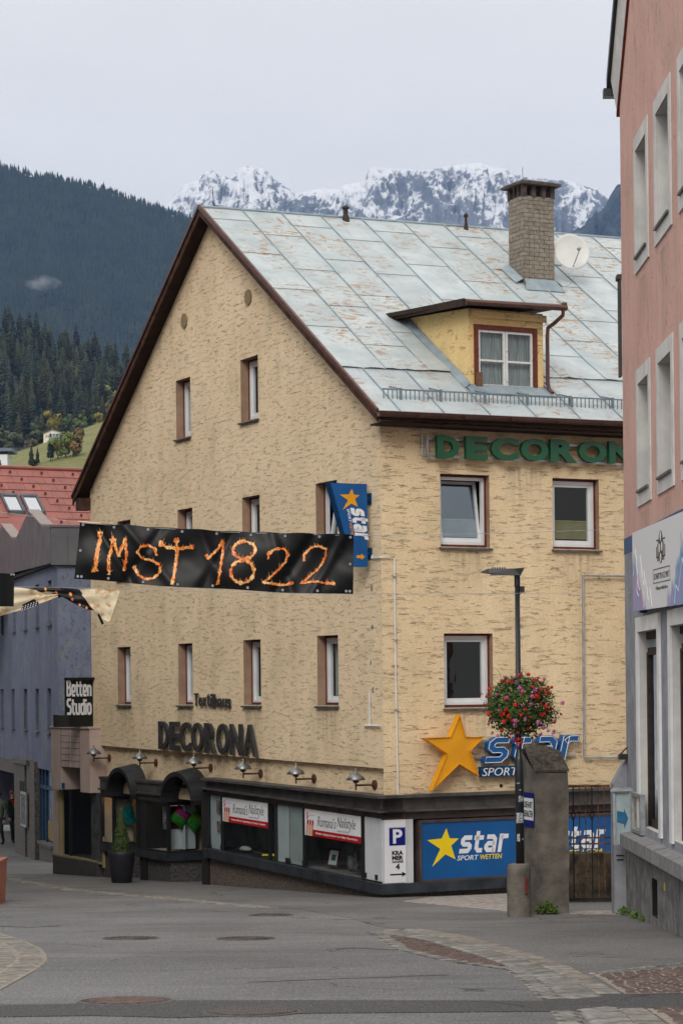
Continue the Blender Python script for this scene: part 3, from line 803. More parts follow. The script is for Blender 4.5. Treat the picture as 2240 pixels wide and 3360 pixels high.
b = MB(); nu, nv = 420, 110
for j in range(nv + 1):
    tt = (j / nv) ** 1.5 * 1.0
    for i in range(nu + 1): b.v.append(mtn(lerp(250, 2400, i / nu), tt))
for j in range(nv):
    for i in range(nu):
        k = j * (nu + 1) + i; b.face((k, k + nu + 1, k + nu + 2, k + 1))
o = len(b.v)
for i in range(nu + 1):
    q = b.v[i]; b.v.append((q[0], q[1] + 900, q[2] * .55))
for i in range(nu): b.face((i, i + 1, o + i + 1, o + i))
t = NT('snow_on_rock'); p = t.pos()
ge = t.n('NewGeometry'); nz = t.n('SeparateXYZ', Vector=ge.outputs['Normal']).outputs['Z']
zz = t.n('SeparateXYZ', Vector=ge.outputs['Position']).outputs['Z']
n1 = t.noise(t.n('Mapping', Vector=p, Scale=(1, .4, .75), Rotation=(0, .5, 0)).outputs[0], .055, 8, .74, .5)
n2 = t.noise(t.n('Mapping', Vector=p, Scale=(1, .5, .7)).outputs[0], .0052, 5, .62)
xx = t.n('SeparateXYZ', Vector=ge.outputs['Position']).outputs['X']
alt = t.n('MapRange', Value=zz); alt.inputs['From Min'].default_value = 1350; alt.inputs['From Max'].default_value = 1760; alt.inputs['To Min'].default_value = -.16; alt.inputs['To Max'].default_value = .10
sn = t.math('ADD', t.math('ADD', t.math('MULTIPLY', nz, .42), t.math('MULTIPLY', n1, 1.25)), t.math('ADD', t.math('MULTIPLY', n2, .95), alt.outputs[0]))
sm = t.ramp(t.math('MULTIPLY', sn, .58), [(.772, 0.0), (.85, 1.0)])
rock = t.ramp(t.noise(p, .05, 6, .7), [(.3, (.09, .10, .12, 1)), (.7, (.22, .23, .25, 1))])
t.color(t.mixc(sm, rock, (.72, .73, .74, 1))); t.rough(.85)
t.bump(n1, .8, 12)
tag(b.build('mountain', t.m, smooth=True), 'rocky mountain range dusted with fresh snow above the roof', 'mountain', kind='structure')
# dark wooded shoulder at the right
b = MB(); PK2 = [(1700, 830), (1845, 775), (1900, 750), (1935, 715), (1975, 685), (2010, 625), (2040, 605), (2120, 560), (2300, 480), (2600, 420)]
nu, nv = 120, 40
for j in range(nv + 1):
    tt = (j / nv)
    for i in range(nu + 1):
        u = lerp(1700, 2600, i / nu); q = at(u, interp(PK2, u), 5200); Y = 5200 - 900 * tt
        am = sstep(0, .1, tt)
        b.v.append((q.x * Y / 5200, Y + 80 * fbm(u * .02, tt * 3), q.z * (1 - .5 * tt) + 55 * fbm(u * .02, tt * 5, 2) * am + 9 * fbm(u * .3, 1, 1)))
for j in range(nv):
    for i in range(nu):
        k = j * (nu + 1) + i; b.face((k, k + nu + 1, k + nu + 2, k + 1))
t = NT('wooded_rock'); p = t.pos()
t.color(t.ramp(t.noise(p, .012, 6, .7), [(.42, (.018, .028, .03, 1)), (.62, (.06, .07, .085, 1))])); t.rough(.9); t.bump(t.noise(p, .03, 4), 1, 20)
tag(b.build('mountain', t.m, smooth=True), 'dark wooded mountain shoulder beside the pink house', 'mountain', kind='structure')

# ------------------------------------------------------------------ trees
def conifer_mesh(seed, h=24, w=3.2, tiers=17, droop=.35, sparse=.0):
    r = random.Random(seed); b = MB()
    for k in range(tiers):
        f = k / (tiers - 1); zc = h * (.16 + .82 * f); rad_ = w * (1 - f) ** .62 * r.uniform(.72, 1.18) + .2
        n = max(6, int(19 * (1 - f * .6)))
        for j in range(n):
            if r.random() < sparse: continue
            a = 2 * math.pi * (j + r.random()) / n; L = rad_ * r.uniform(.6, 1.15); wd = L * r.uniform(.16, .30) + .15
            c, s_ = math.cos(a), math.sin(a); dr = droop * L * r.uniform(.7, 1.5); th = h / tiers * r.uniform(.8, 1.3)
            o = len(b.v)
            b.v += [(0, 0, zc + th * .6), (c * L * .55 - s_ * wd, s_ * L * .55 + c * wd, zc - dr * .4), (c * L, s_ * L, zc - dr), (c * L * .55 + s_ * wd, s_ * L * .55 - c * wd, zc - dr * .4), (c * L * .5, s_ * L * .5, zc - dr * .5 - th * .75)]
            b.face((o, o + 1, o + 2)); b.face((o, o + 2, o + 3)); b.face((o + 1, o + 4, o + 2)); b.face((o + 2, o + 4, o + 3))
    return b
def broad_mesh(seed, rx=4, rz=4.5, zc=5, n=650, leaf=.55):
    r = random.Random(seed); b = MB()
    cl = [(r.gauss(0, .42) * rx, r.gauss(0, .42) * rx, zc + r.gauss(0, .42) * rz, r.uniform(.3, .5) * rx) for _ in range(14)]
    for _ in range(n):
        cx_, cy_, cz_, cr_ = r.choice(cl)
        d = Vector((r.gauss(0, 1), r.gauss(0, 1), r.gauss(0, 1))).normalized() * cr_ * r.uniform(.6, 1.05)
        c = Vector((cx_, cy_, cz_)) + d; L = leaf * r.uniform(.6, 1.4)
        u = Vector((r.gauss(0, 1), r.gauss(0, 1), r.gauss(0, 1))).normalized(); v = d.normalized().cross(u); v = v.normalized() if v.length > .01 else Vector((1, 0, 0)); u = v.cross(d.normalized())
        o = len(b.v); b.v += [tuple(c - u * L - v * L * .6), tuple(c + u * L - v * L * .6), tuple(c + u * L + v * L * .6), tuple(c - u * L + v * L * .6)]
        b.face((o, o + 1, o + 2, o + 3))
    return b
def proto(name, label, cat, group, crown, m, th, tr):
    t = thing(name, label, cat, (0, 0, 0), group=group)
    b = MB(); b.tube([(0, 0, -1.5), (0, 0, th * .5), (.1, 0, th)], [tr, tr * .7, tr * .2], 6); b.build('trunk', M_trunk, t)
    crown.build('crown', m, t)
    return t
def plant(p, X, Y, sc, rot=None, label=None, group=None, first={}):
    o = p if p.name not in first else copy_tree(p)
    first[p.name] = 1
    o.location = (X, Y, near_z(X, Y)); o.scale = (sc * R(.9, 1.1), sc * R(.9, 1.1), sc); o.rotation_euler = (0, 0, rot if rot is not None else R(0, 6.28))
    if label: o['label'] = label
    if group: o['group'] = group
    return o
LBC = 'dark green spruce standing in the wooded slope above the small house'
LBL = 'olive larch standing among the spruces of the wooded slope'
GRP = 'conifers of the wooded slope'
PC = [proto('spruce_tree', LBC, 'tree', GRP, conifer_mesh(1, 25, 3.9, 25), M_needle, 24, .35),
      proto('spruce_tree', LBC, 'tree', GRP, conifer_mesh(2, 21, 3.9, 22, .5), M_needle, 21, .32),
      proto('spruce_tree', LBC, 'tree', GRP, conifer_mesh(3, 26, 4.4, 26, .4, .12), M_needle, 26, .38),
      proto('larch_tree', LBL, 'tree', GRP, conifer_mesh(4, 24, 4.6, 22, .15, .25), M_larch, 24, .34),
      proto('larch_tree', LBL, 'tree', GRP, conifer_mesh(6, 21, 4.9, 20, .1, .25), M_larch, 21, .34)]
rt = random.Random(21)
Y = 1062
while Y < 1400:
    n = 14
    for i in range(n):
        f = (i + rt.uniform(.05, .95)) / n
        X = Y * lerp(-.162, -.080, f); yy = Y + rt.uniform(-11, 11)
        p_ = PC[rt.choice((0, 1, 2, 0, 3, 3, 4) if Y > 1100 else (1, 3, 4, 4))]
        zone_ = 'lower edge' if Y < 1140 else ('middle' if Y < 1290 else 'skyline')
        kd = 'dark green spruce' if p_ in PC[:3] else 'olive larch'
        plant(p_, X, yy, rt.uniform(.72, 1.08) * (.72 if Y < 1090 else 1), label=kd + {'lower edge': ' at the lower edge of the wooded slope above the meadow', 'middle': ' in the middle of the wooded slope', 'skyline': ' on the upper skyline of the wooded slope'}[zone_], group=kd + ' trees at the ' + zone_ + ' of the wooded slope')
    Y += 21
def bl(u, v, Y): q = at(u, v, Y); return q.x
BT = [('broadleaf_tree', 'golden yellow tree right behind the small house', M_leafy, 174, 1066, 1.15, 31), ('broadleaf_tree', 'small round yellow green tree to the right of the small house', M_leafg, 260, 1046, .82, 32),
      ('broadleaf_tree', 'small orange yellow tree near the dark verge board', M_leafy, 325, 1040, .62, 33), ('broadleaf_tree', 'tall round pale green tree at the wood edge beside the verge board', M_leafg, 372, 1100, 1.55, 34),
      ('broadleaf_tree', 'reddish brown tree under the tall pale green one', M_leafo, 356, 1064, .9, 35), ('broadleaf_tree', 'broad dull green tree left behind the small house', M_leafd, 122, 1060, 1.05, 36),
      ('broadleaf_tree', 'tall olive yellow tree at the left edge of the picture', M_larch, 26, 1052, 1.5, 37), ('broadleaf_tree', 'dark bushy tree between the yellow tree and its small neighbour', M_leafd, 222, 1058, 1.0, 38),
      ('bush', 'round brown green bush left beside the small house', M_leafo, 104, 1032, .62, 39), ('broadleaf_tree', 'green tree behind the round trees at the meadow top', M_leafd, 300, 1062, .95, 40),
      ('broadleaf_tree', 'wide green autumn tree low on the meadow above the red ridge', M_leafg, 190, 690, 0.76, 41), ('broadleaf_tree', 'russet tree half hidden by the verge board above the red ridge', M_leafo, 240, 690, 1.00, 42),
      ('bush', 'low green shrub at the left end of the red ridge', M_leafg, 18, 690, 0.44, 43), ('bush', 'dark low shrub between the small spruces above the red ridge', M_leafd, 108, 690, 0.30, 44),
      ('broadleaf_tree', 'green yellow tree beside the russet tree above the red ridge', M_leafg, 215, 690, 0.80, 45)]
for nm, lab, m_, u, Y, sc, sd in BT:
    tz = proto(nm, lab, 'bush' if nm == 'bush' else 'tree', None, broad_mesh(sd), m_, 5, .3)
    X = bl(u, 1400, Y); tz.location = (X, Y, near_z(X, Y) - (2.2 if nm == 'bush' else .4) * sc); tz.scale = (sc, sc, sc)
for u, sc, lab in ((104, .36, 'small dark spruce above the red ridge, third from the left edge'), (124, .28, 'tiny dark spruce above the red ridge beside a low shrub'), (167, .44, 'slim dark spruce above the red ridge in front of the wide green tree'), (2, .3, 'dark spruce tip cut by the left picture edge above the red ridge')):
    X = bl(u, 1500, 688); plant(PC[0], X, 688, sc * .8, label=lab, group='young spruces on the meadow')

terrain('wooded_slope', -420, 260, 1062, 1700, 70, 60, near_z, M_hill, 'shaded forest floor under the conifers behind the meadow', 'hill')
# small house on the meadow
hx, hy = bl(172, 1430, 1040), 1040.0
hz = near_z(hx, hy) + .2
F2 = Matrix.Translation((hx, hy, 0)) @ Matrix.Rotation(rad(-14), 4, 'Z')
ch = thing('hillside_house', 'small cream house with a conservatory on the meadow hill', 'house', (0, 0, hz), F2)
b = MB(); b.prism([(-4.3, 0, hz - 2.5), (4.6, 0, hz - 2.5), (4.6, 0, hz + 3.2), (0, 0, hz + 4.6), (-4.3, 0, hz + 3.2)], (0, 8, 0)); b.box(4.6, 7.6, 2, 8, hz - 2, hz + 2.6)
b.build('wall', mat('cream_render', S(226, 216, 186), S(214, 202, 170), sc=.5), ch)
b = MB(); b.prism([(-5.2, -.8, hz + 3.0), (0, -.8, hz + 4.75), (5.4, -.8, hz + 3.0), (5.4, -.8, hz + 3.25), (0, -.8, hz + 5.0), (-5.2, -.8, hz + 3.25)], (0, 9.5, 0)); b.box(4.4, 8.0, 1.6, 8.4, hz + 2.6, hz + 2.85)
b.build('roof', mat('grey_eternit', S(98, 100, 104), S(80, 82, 86), sc=.6), ch)
b = MB(); b.box(-.8, 4.2, -1.9, 0, hz + .2, hz + .7); b.box(-.9, 4.3, -2, 0, hz + 2.6, hz + 2.75)
for x in (-.8, .7, 2.3, 4.1): b.box(x - .08, x + .08, -1.9, -1.7, hz + .7, hz + 2.6)
cv = b.build('conservatory', M_white, ch)
b = MB(); b.box(-.7, 4.1, -1.75, -1.7, hz + .7, hz + 2.6); b.build('pane', mat('far_glass', S(120, 140, 158), S(60, 72, 86), sc=.6, rough=.1, spec=.6), cv)
for x in (-2.9, -1.9):
    b = MB(); b.box(x - .36, x + .36, -.06, .02, hz + 1.1, hz + 2.3); w_ = b.build('window', M_white, ch)
    b = MB(); b.box(x - .28, x + .28, -.08, -.06, hz + 1.18, hz + 2.22); b.build('pane', MATS['far_glass'], w_)
b = MB(); b.box(-1.6, .6, -3, -2, hz - 2.2, hz + .2); b.build('terrace_wall', M_white, ch)
q = at(0, 1490, 760)
fb = thing('flat_roofed_building', 'white building with a dark flat roof cut by the left picture edge', 'building', (q.x - 6, 760, q.z - 6))
b = MB(); b.box(q.x - 12, q.x + 2.6, 760, 770, q.z - 14, q.z + .0); b.build('wall', M_white, fb)
b = MB(); b.box(q.x - 12, q.x + 2.6, 759.9, 760, q.z - .1, q.z + .9); b.build('window_band', M_dark, fb)
b = MB(); b.box(q.x - 13, q.x + 4.4, 759, 771, q.z + .9, q.z + 2.0); b.build('roof', mat('far_grey_roof', S(110, 120, 136), S(98, 108, 124), sc=.3), fb)

# ================================================================== the yellow house (frame HF)
house = thing('yellow_house', 'yellow roughcast gabled house with a pale metal roof on the street corner', 'house', (0, 0, -3.7), HF)
RY, RZ = 6.95, 9.63            # ridge
def roofz(x, y):               # top of the eaves-side slope
    e = 4.71 + .009 * x; r = RZ + .02 * x
    return lerp(e, r, (y + .45) / (RY + .45))
def roofzl(y): return RZ - (y - RY) * .7045
def gtop(a):                   # wall top under the roof along the gable, a = -y
    y = -a
    return (roofz(0, y) if y < RY else roofzl(y)) - .13
def gbot(a): return -1.255 + (a + 13.46) * -.0112
GW = {}
for y0, y1 in ((12.386, 11.62), (8.963, 8.22), (5.72, 4.93), (2.51, 1.67)): GW[(y0, 3)] = (-y0, -y1, -.32, .945)
for y0, y1 in ((12.33, 11.55), (8.92, 8.15), (5.71, 4.91), (2.50, 1.65)): GW[(y0, 2)] = (-y0, -y1, 2.46, 3.725)
for y0, y1 in ((8.94, 8.19), (5.72, 4.92)): GW[(y0, 1)] = (-y0, -y1, 5.20, 6.415)
gh = list(GW.values())
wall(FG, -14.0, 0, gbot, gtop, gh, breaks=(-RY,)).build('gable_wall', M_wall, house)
RW = [(1.18, 2.18, 2.45, 3.73), (3.50, 4.495, 2.455, 3.73), (1.225, 2.215, -.375, .93), (6.2, 7.2, 2.45, 3.73), (8.6, 9.6, 2.45, 3.73)]
wall(FR, 0, 11.5, lambda a: -1.95, lambda a: roofz(a, 0) - .13, RW).build('eaves_wall', M_wallR, house)
b = MB()                       # rear walls, soffit under the jutting plaster, recessed wall band below it
b.add([(11.5, 0, -3.9), (11.5, 14, -3.9), (11.5, 14, 4.3), (11.5, RY, 9.6), (11.5, 0, 4.9)], [(0, 1, 2, 3, 4)])
b.add([(0, 14, -4.3), (11.5, 14, -4.3), (11.5, 14, 4.5), (0, 14, 4.5)], [(0, 1, 2, 3)])
b.add([FG(-13.46, gbot(-13.46), 0), FG(0, gbot(0), 0), FG(0, gbot(0), -.12), FG(-13.46, gbot(-13.46), -.12)], [(0, 1, 2, 3)])
b.build('rear_wall', M_wallR, house)
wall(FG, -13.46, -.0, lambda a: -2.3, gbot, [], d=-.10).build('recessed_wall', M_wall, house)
# dim rooms behind the windows
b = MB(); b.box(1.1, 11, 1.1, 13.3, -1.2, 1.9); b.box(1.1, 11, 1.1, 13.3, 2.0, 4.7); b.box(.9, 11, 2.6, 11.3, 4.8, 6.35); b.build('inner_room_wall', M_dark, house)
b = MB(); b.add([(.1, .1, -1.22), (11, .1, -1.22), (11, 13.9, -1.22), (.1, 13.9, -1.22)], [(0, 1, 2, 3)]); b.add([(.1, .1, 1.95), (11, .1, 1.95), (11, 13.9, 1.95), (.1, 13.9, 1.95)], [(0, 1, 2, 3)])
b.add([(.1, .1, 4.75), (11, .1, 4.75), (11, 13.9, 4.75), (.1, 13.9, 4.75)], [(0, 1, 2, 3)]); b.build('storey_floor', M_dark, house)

def window(F, h, kind='plain', depth=.24, sill=True, glass=None, mrev=None):
    a0, a1, b0, b1 = h
    fw = .055
    d0 = -depth
    b = MB()      # white frame with sash
    for q in ((a0 + .035, a1 - .035, b0 + .05, b0 + .05 + fw), (a0 + .035, a1 - .035, b1 - .04 - fw, b1 - .04), (a0 + .035, a0 + .035 + fw, b0 + .05 + fw, b1 - .04 - fw), (a1 - .035 - fw, a1 - .035, b0 + .05 + fw, b1 - .04 - fw)):
        b.fbox(F, *q, d0, d0 + .06)
    i0, i1, j0, j1 = a0 + .035 + fw, a1 - .035 - fw, b0 + .05 + fw, b1 - .04 - fw
    if kind != 'tilt':
        for q in ((i0, i1, j0, j0 + .06), (i0, i1, j1 - .05, j1), (i0, i0 + .05, j0 + .06, j1 - .05), (i1 - .05, i1, j0 + .06, j1 - .05)):
            b.fbox(F, *q, d0 - .02, d0 + .035)
    w = b.build('window', M_pvc, house)
    b = MB(); reveal(b, F, h, depth + .06); b.build('reveal', mrev or M_reveal, w)
    b = MB()
    for q in ((a0 + .004, a0 + .034, b0 + .02, b1 - .004), (a1 - .034, a1 - .004, b0 + .02, b1 - .004), (a0 + .034, a1 - .034, b1 - .038, b1 - .004), (a0 + .034, a1 - .034, b0 + .012, b0 + .048)):
        b.fbox(F, *q, d0 - .02, d0 + .075)
    b.build('casing', M_redwood, w)
    if sill:
        b = MB(); b.add([F(a0 - .03, b0 + .012, d0 + .06), F(a1 + .03, b0 + .012, d0 + .06), F(a1 + .03, b0 - .02, .06), F(a0 - .03, b0 - .02, .06), F(a0 - .03, b0 - .02, d0 + .06), F(a1 + .03, b0 - .02, d0 + .06), F(a1 + .03, b0 - .05, .06), F(a0 - .03, b0 - .05, .06)],
                        [(0, 1, 2, 3), (3, 2, 6, 7), (0, 3, 7, 4), (1, 5, 6, 2), (4, 7, 6, 5)]); b.build('sill', M_sill, w)
    if kind == 'tilt':      # sash tipped inwards at the top
        k = .17
        T = lambda a, bb, d: F(a, bb, d - (bb - j0) / (j1 - j0) * k)
        b = MB()
        for q in ((i0, i1, j0, j0 + .065), (i0, i1, j1 - .05, j1), (i0, i0 + .05, j0 + .06, j1 - .05), (i1 - .05, i1, j0 + .06, j1 - .05)):
            b.fbox(T, *q, d0 - .03, d0 + .03)
        b.build('sash', M_pvc, w)
        b = MB(); b.fbox(T, i0 + .05, i1 - .05, j0 + .06, j1 - .05, d0 - .006, d0 + .006); b.build('pane', glass or M_glass, w)
    else:
        T = F
        b = MB(); b.fbox(F, i0 + .05, i1 - .05, j0 + .06, j1 - .05, d0 - .004, d0 + .008); b.build('pane', glass or M_glass, w)
    return w, (i0 + .05, i1 - .05, j0 + .06, j1 - .05), T, d0
def pleats(w, T, r, d0, f0, m, n=16):
    i0, i1, j0, j1 = r; b = MB(); top = lerp(j0, j1, f0)
    for k in range(n):
        b0 = lerp(j0 + .03, top, k / n); b1 = lerp(j0 + .03, top, (k + 1) / n); bm = (b0 + b1) / 2
        b.add([T(i0, b0, d0 - .03), T(i1, b0, d0 - .03), T(i1, bm, d0 - .018), T(i0, bm, d0 - .018), T(i1, b1, d0 - .03), T(i0, b1, d0 - .03)], [(0, 1, 2, 3), (3, 2, 4, 5)])
    b.fbox(T, i0, i1, top, top + .02, d0 - .035, d0 - .015)
    b.build('blind', m, w)
def drape(w, T, r, d0, a0, a1, m=None):
    i0, i1, j0, j1 = r; b = MB(); n = 22
    for k in range(n + 1):
        a = lerp(lerp(i0, i1, a0), lerp(i0, i1, a1), k / n); dd = d0 - .07 + .018 * math.sin(k * 2.1) + R(-.004, .004)
        b.v += [T(a, j0, dd), T(a, j1, dd)]
    for k in range(n): b.face((2 * k, 2 * k + 2, 2 * k + 3, 2 * k + 1))
    b.build('curtain', m or M_curtain, w)
for (y0, row), h in GW.items():
    tl = row == 2 and y0 < 3
    w, r, T, d0 = window(FG, h, 'tilt' if tl else 'plain')
    if row == 1 or (row == 3 and y0 < 6): drape(w, T, r, d0, 0, .62 if row == 3 else 1)
w, r, T, d0 = window(FR, RW[0], 'tilt', .19, glass=M_mirror); pleats(w, T, r, d0, .34, M_blind)
w, r, T, d0 = window(FR, RW[1], 'plain', .19); pleats(w, T, r, d0, .36, M_blindo)
for h in RW[2:]: window(FR, h, 'plain', .19)
# round vents in the gable
for y, z in ((8.443, 7.592), (5.305, 7.579)):
    b = MB(); b.lathe([(.15, .02), (.15, -.012), (.125, -.012), (.12, .004), (.001, .004)], c=(-.008, y, z), n=24, axis='x')
    b.build('round_vent', mat('vent_plaster', S(150, 130, 100), S(120, 104, 80), sc=20, rough=.95), house)
    b = MB(); b.lathe([(.118, .009), (.001, .010)], c=(-.008, y, z), n=24, axis='x'); b.build('vent_opening', M_soffit, house)

# ---- roof
roof = sub('roof', house)
b = MB()
for s_ in (0, 1):
    P = lambda x, y, o: (x, y, (roofz(x, y) if s_ == 0 else roofzl(y) + .02 * x * (1 - (y - RY) / 7.4)) + o)
    y0, y1 = (-.45, RY) if s_ == 0 else (14.30, RY)
    b.add([P(-.27, y0, -.12), P(11.8, y0, -.12), P(11.8, y1, -.12), P(-.27, y1, -.12), P(-.27, y0, -.04), P(11.8, y0, -.04), P(11.8, y1, -.04), P(-.27, y1, -.04)],
          [(0, 3, 2, 1), (4, 5, 6, 7), (0, 1, 5, 4), (1, 2, 6, 5), (3, 0, 4, 7)])
b.build('roof_deck', M_soffit, roof)
XS = [-.27, .625, 1.5, 2.40, 3.34, 4.32, 5.30, 6.2, 7.12, 8.05, 9.0, 9.95, 10.9, 11.8]
XL = [-.27, .16, 1.02, 1.95, 2.90, 3.83, 4.77, 5.7, 6.6, 7.5, 8.4, 9.3, 10.2, 11.1, 11.8]
def sheet_piece(x0, x1, y0, y1, name='roof_sheet', lift=.014, wavy=False):
    n = 6 if wavy else 1
    b = MB()
    for k in range(n + 1):
        x = lerp(x0 + .004, x1 - .004, k / n); lf = lift + (R(0, .03) if wavy else 0)
        b.v += [(x, y0, roofz(x, y0) + lf), (x, y1, roofz(x, y1) + .001), (x, y0, roofz(x, y0) + lf - .004), (x, y1, roofz(x, y1) - .003)]
    for k in range(n):
        o = k * 4; b.face((o, o + 4, o + 5, o + 1)); b.face((o + 2, o + 3, o + 7, o + 6)); b.face((o, o + 2, o + 6, o + 4)); b.face((o + 1, o + 5, o + 7, o + 3))
    b.face((0, 1, 3, 2)); o = n * 4; b.face((o, o + 2, o + 3, o + 1))
    return b.build(name, M_roof, roof)
for i, (x0, x1) in enumerate(zip(XS, XS[1:])):
    yc = ([6.48, 5.11, 3.73, 2.37] if i % 2 == 0 else [5.97, 4.59, 3.22, 1.82])
    off = (i % 3) * .03
    cuts = [RY] + [c - off for c in yc] + [.93]
    for k in range(len(cuts) - 1): sheet_piece(x0, x1, cuts[k + 1] - .012, cuts[k], wavy=(k == len(cuts) - 2), lift=.014 if k < len(cuts) - 2 else .022)
    if i:
        b = MB(); b.add([(x0 + dx, y, roofz(x0, y) + dz) for y in (.93, RY) for dx, dz in ((-.014, .0), (.014, .0), (.009, .034), (-.009, .034))], [(0, 1, 2, 3), (4, 7, 6, 5), (0, 4, 5, 1), (1, 5, 6, 2), (2, 6, 7, 3), (3, 7, 4, 0)])
        b.build('standing_seam', M_flash, roof)
for i, (x0, x1) in enumerate(zip(XL, XL[1:])):
    sheet_piece(x0, x1, -.45, .99, lift=.006)
    if i:
        b = MB(); b.add([(x0 + dx, y, roofz(x0, y) + dz) for y in (-.44, .92) for dx, dz in ((-.014, .0), (.014, .0), (.009, .03), (-.009, .03))], [(0, 1, 2, 3), (4, 7, 6, 5), (0, 4, 5, 1), (1, 5, 6, 2), (2, 6, 7, 3), (3, 7, 4, 0)])
        b.build('standing_seam', M_flash, roof)
b = MB(); b.add([(x, y, (roofzl(y) + .02 * x * (1 - (y - RY) / 7.4)) + .01) for x, y in ((-.27, RY), (11.8, RY), (11.8, 14.3), (-.27, 14.3))], [(0, 1, 2, 3)]); b.build('rear_roof_sheet', M_roof, roof)
b = MB(); b.tube([(-.29, RY, RZ + .0), (11.8, RY, RZ + .236)], .035, 8); b.build('ridge_cap', M_flash, roof)
# verge boards and soffit on the gable
b = MB()
for (y0, z0), (y1, z1) in (((-.47, roofz(-.27, -.47) + .02), (RY, RZ + .02)), ((RY, RZ + .02), (14.34, roofzl(14.34) + .02))):
    b.add([(-.30, y0, z0), (-.30, y1, z1), (-.30, y1, z1 - .20), (-.30, y0, z0 - .20), (-.265, y0, z0), (-.265, y1, z1), (-.265, y1, z1 - .20), (-.265, y0, z0 - .20)],
          [(0, 1, 2, 3), (7, 6, 5, 4), (0, 4, 5, 1), (3, 2, 6, 7), (0, 3, 7, 4), (1, 5, 6, 2)])
b.build('verge_board', M_board, roof)
b = MB()
for (y0, z0), (y1, z1) in (((-.47, roofz(-.27, -.47)), (RY, RZ)), ((RY, RZ), (14.34, roofzl(14.34)))):
    for k, (xa, xb, dz) in enumerate(((-.32, -.27, .05), (-.335, -.30, .035))):
        b.add([(xa, y0, z0 + dz), (xa, y1, z1 + dz), (xa, y1, z1 + dz - .045 - k * .03), (xa, y0, z0 + dz - .045 - k * .03), (xb, y0, z0 + dz), (xb, y1, z1 + dz), (xb, y1, z1 + dz - .045), (xb, y0, z0 + dz - .045)],
              [(0, 1, 2, 3), (7, 6, 5, 4), (0, 4, 5, 1), (3, 2, 6, 7), (0, 3, 7, 4), (1, 5, 6, 2)])
b.build('verge_flashing', M_brown, roof)
b = MB()
b.box(-.2, 11.5, -.43, -.02, 4.50, 4.53)
b.build('soffit', M_soffit, roof)
b = MB(); b.box(-.27, -.0, 13.95, 14.2, roofzl(14.2) - .42, roofzl(14.2) - .14); b.build('eave_box', M_board, roof)
# gutter at the eaves
b = MB(); n = 10
for x in (-.31, 11.8):
    for k in range(n + 1):
        a = math.pi * k / n; b.v.append((x, -.53 - .075 * math.cos(a), 4.685 + .009 * x - .085 * math.sin(a)))
for k in range(n): b.face((k, k + 1, n + 2 + k, n + 1 + k))
b.face(list(range(n + 1))); b.face(list(range(2 * n + 1, n, -1)))
b.tube([(-.31, -.605, 4.685), (11.8, -.605, 4.79)], .011, 6)
gt = b.build('gutter', M_brown, house, smooth=True)
for x in (.45, 1.35, 2.3, 3.25, 4.2, 5.1, 6.1):
    b = MB()
    b.tube([(x, -.53 - .079 * math.cos(math.pi * k / 8), 4.684 + .009 * x - .089 * math.sin(math.pi * k / 8)) for k in range(9)], .008, 5); b.build('gutter_bracket', M_brown, gt)
b = MB(); b.box(-.31, 11.8, -.47, -.44, 4.56, 4.70); b.build('fascia_board', M_soffit, house)
# snow guard
sg = sub('snow_guard', house)
ug = lambda x: 4.955 + .011 * x
b = MB()
for dz in (0, .19): b.box(.02, 11.2, -.062, -.038, -.012 + dz, .012 + dz)
b.v = [(v[0], v[1], v[2] + ug(v[0])) for v in b.v]; b.build('rail', M_guard, sg)
k = 0; x = .05
while x < 8.0:
    b = MB(); b.box(x - .008, x + .008, -.056, -.044, ug(x) + .01, ug(x) + .18); b.build('guard_bar', M_guard, sg); x += .088
for x in (.385, 1.18, 2.08, 2.96, 3.87, 4.78, 5.7, 6.6, 7.5):
    b = MB(); b.box(x - .02, x + .02, -.075, -.035, ug(x) - .16, ug(x) + .22)
    b.tube([(x, -.05, ug(x) + .2), (x - .0, .35, roofz(x, .35) + .01)], .014, 5); b.build('guard_post', M_guard, sg)

# ---- dormer
dm = sub('dormer', house)
dx0, dx1, dy, dzb, dzt = 2.075, 3.64, .48, 5.25, 6.76
b = wall(FR, dx0, dx1, lambda a: dzb, lambda a: dzt, [(2.19, 3.49, 5.36, 6.47)], d=-dy)
b.add([(dx0, dy, dzb), (dx0, dy, dzt), (dx0, 2.95, 6.93), (dx0, 2.95, 6.85)], [(0, 1, 2, 3)])
b.add([(dx1, dy, dzb), (dx1, dy, dzt), (dx1, 2.95, 6.93), (dx1, 2.95, 6.85)], [(3, 2, 1, 0)])
b.fbox(FR, dx0 + .03, dx1 + .05, 6.60, 6.72, -dy, -dy + .05)
b.build('dormer_wall', plaster('dormer_roughcast', S(236, 208, 150), S(224, 194, 136), S(136, 104, 66), gs=(4, 13), line=.03, dark=.5), dm)
b = MB(); P = [(1.83, .20, 6.79), (3.86, .20, 6.83), (3.86, 3.05, 6.98), (1.74, 3.05, 6.95)]
b.hexa([(x, y, z) for x, y, z in P] + [(x, y, z + .07) for x, y, z in P]); b.build('dormer_roof', M_soffit, dm)
b = MB(); b.add([(x, y, z + .076) for x, y, z in P], [(0, 1, 2, 3)]); b.build('roof_sheet', M_roof, dm)
b = MB()
b.add([(1.80, .18, 6.87), (1.80, 3.0, 7.03), (1.80, 3.0, 6.90), (1.80, .18, 6.74), (1.83, .18, 6.87), (1.83, 3.0, 7.03), (1.83, 3.0, 6.90), (1.83, .18, 6.74)], [(0, 1, 2, 3), (7, 6, 5, 4), (0, 4, 5, 1), (3, 2, 6, 7), (0, 3, 7, 4)])
b.build('dormer_verge', M_soffit, dm)
b = MB(); b.tube([(1.82, .14, 6.80), (3.93, .14, 6.835)], .055, 8); b.box(3.86, 3.92, .1, .2, 6.86, 6.93)
b.build('dormer_gutter', M_brown, dm)
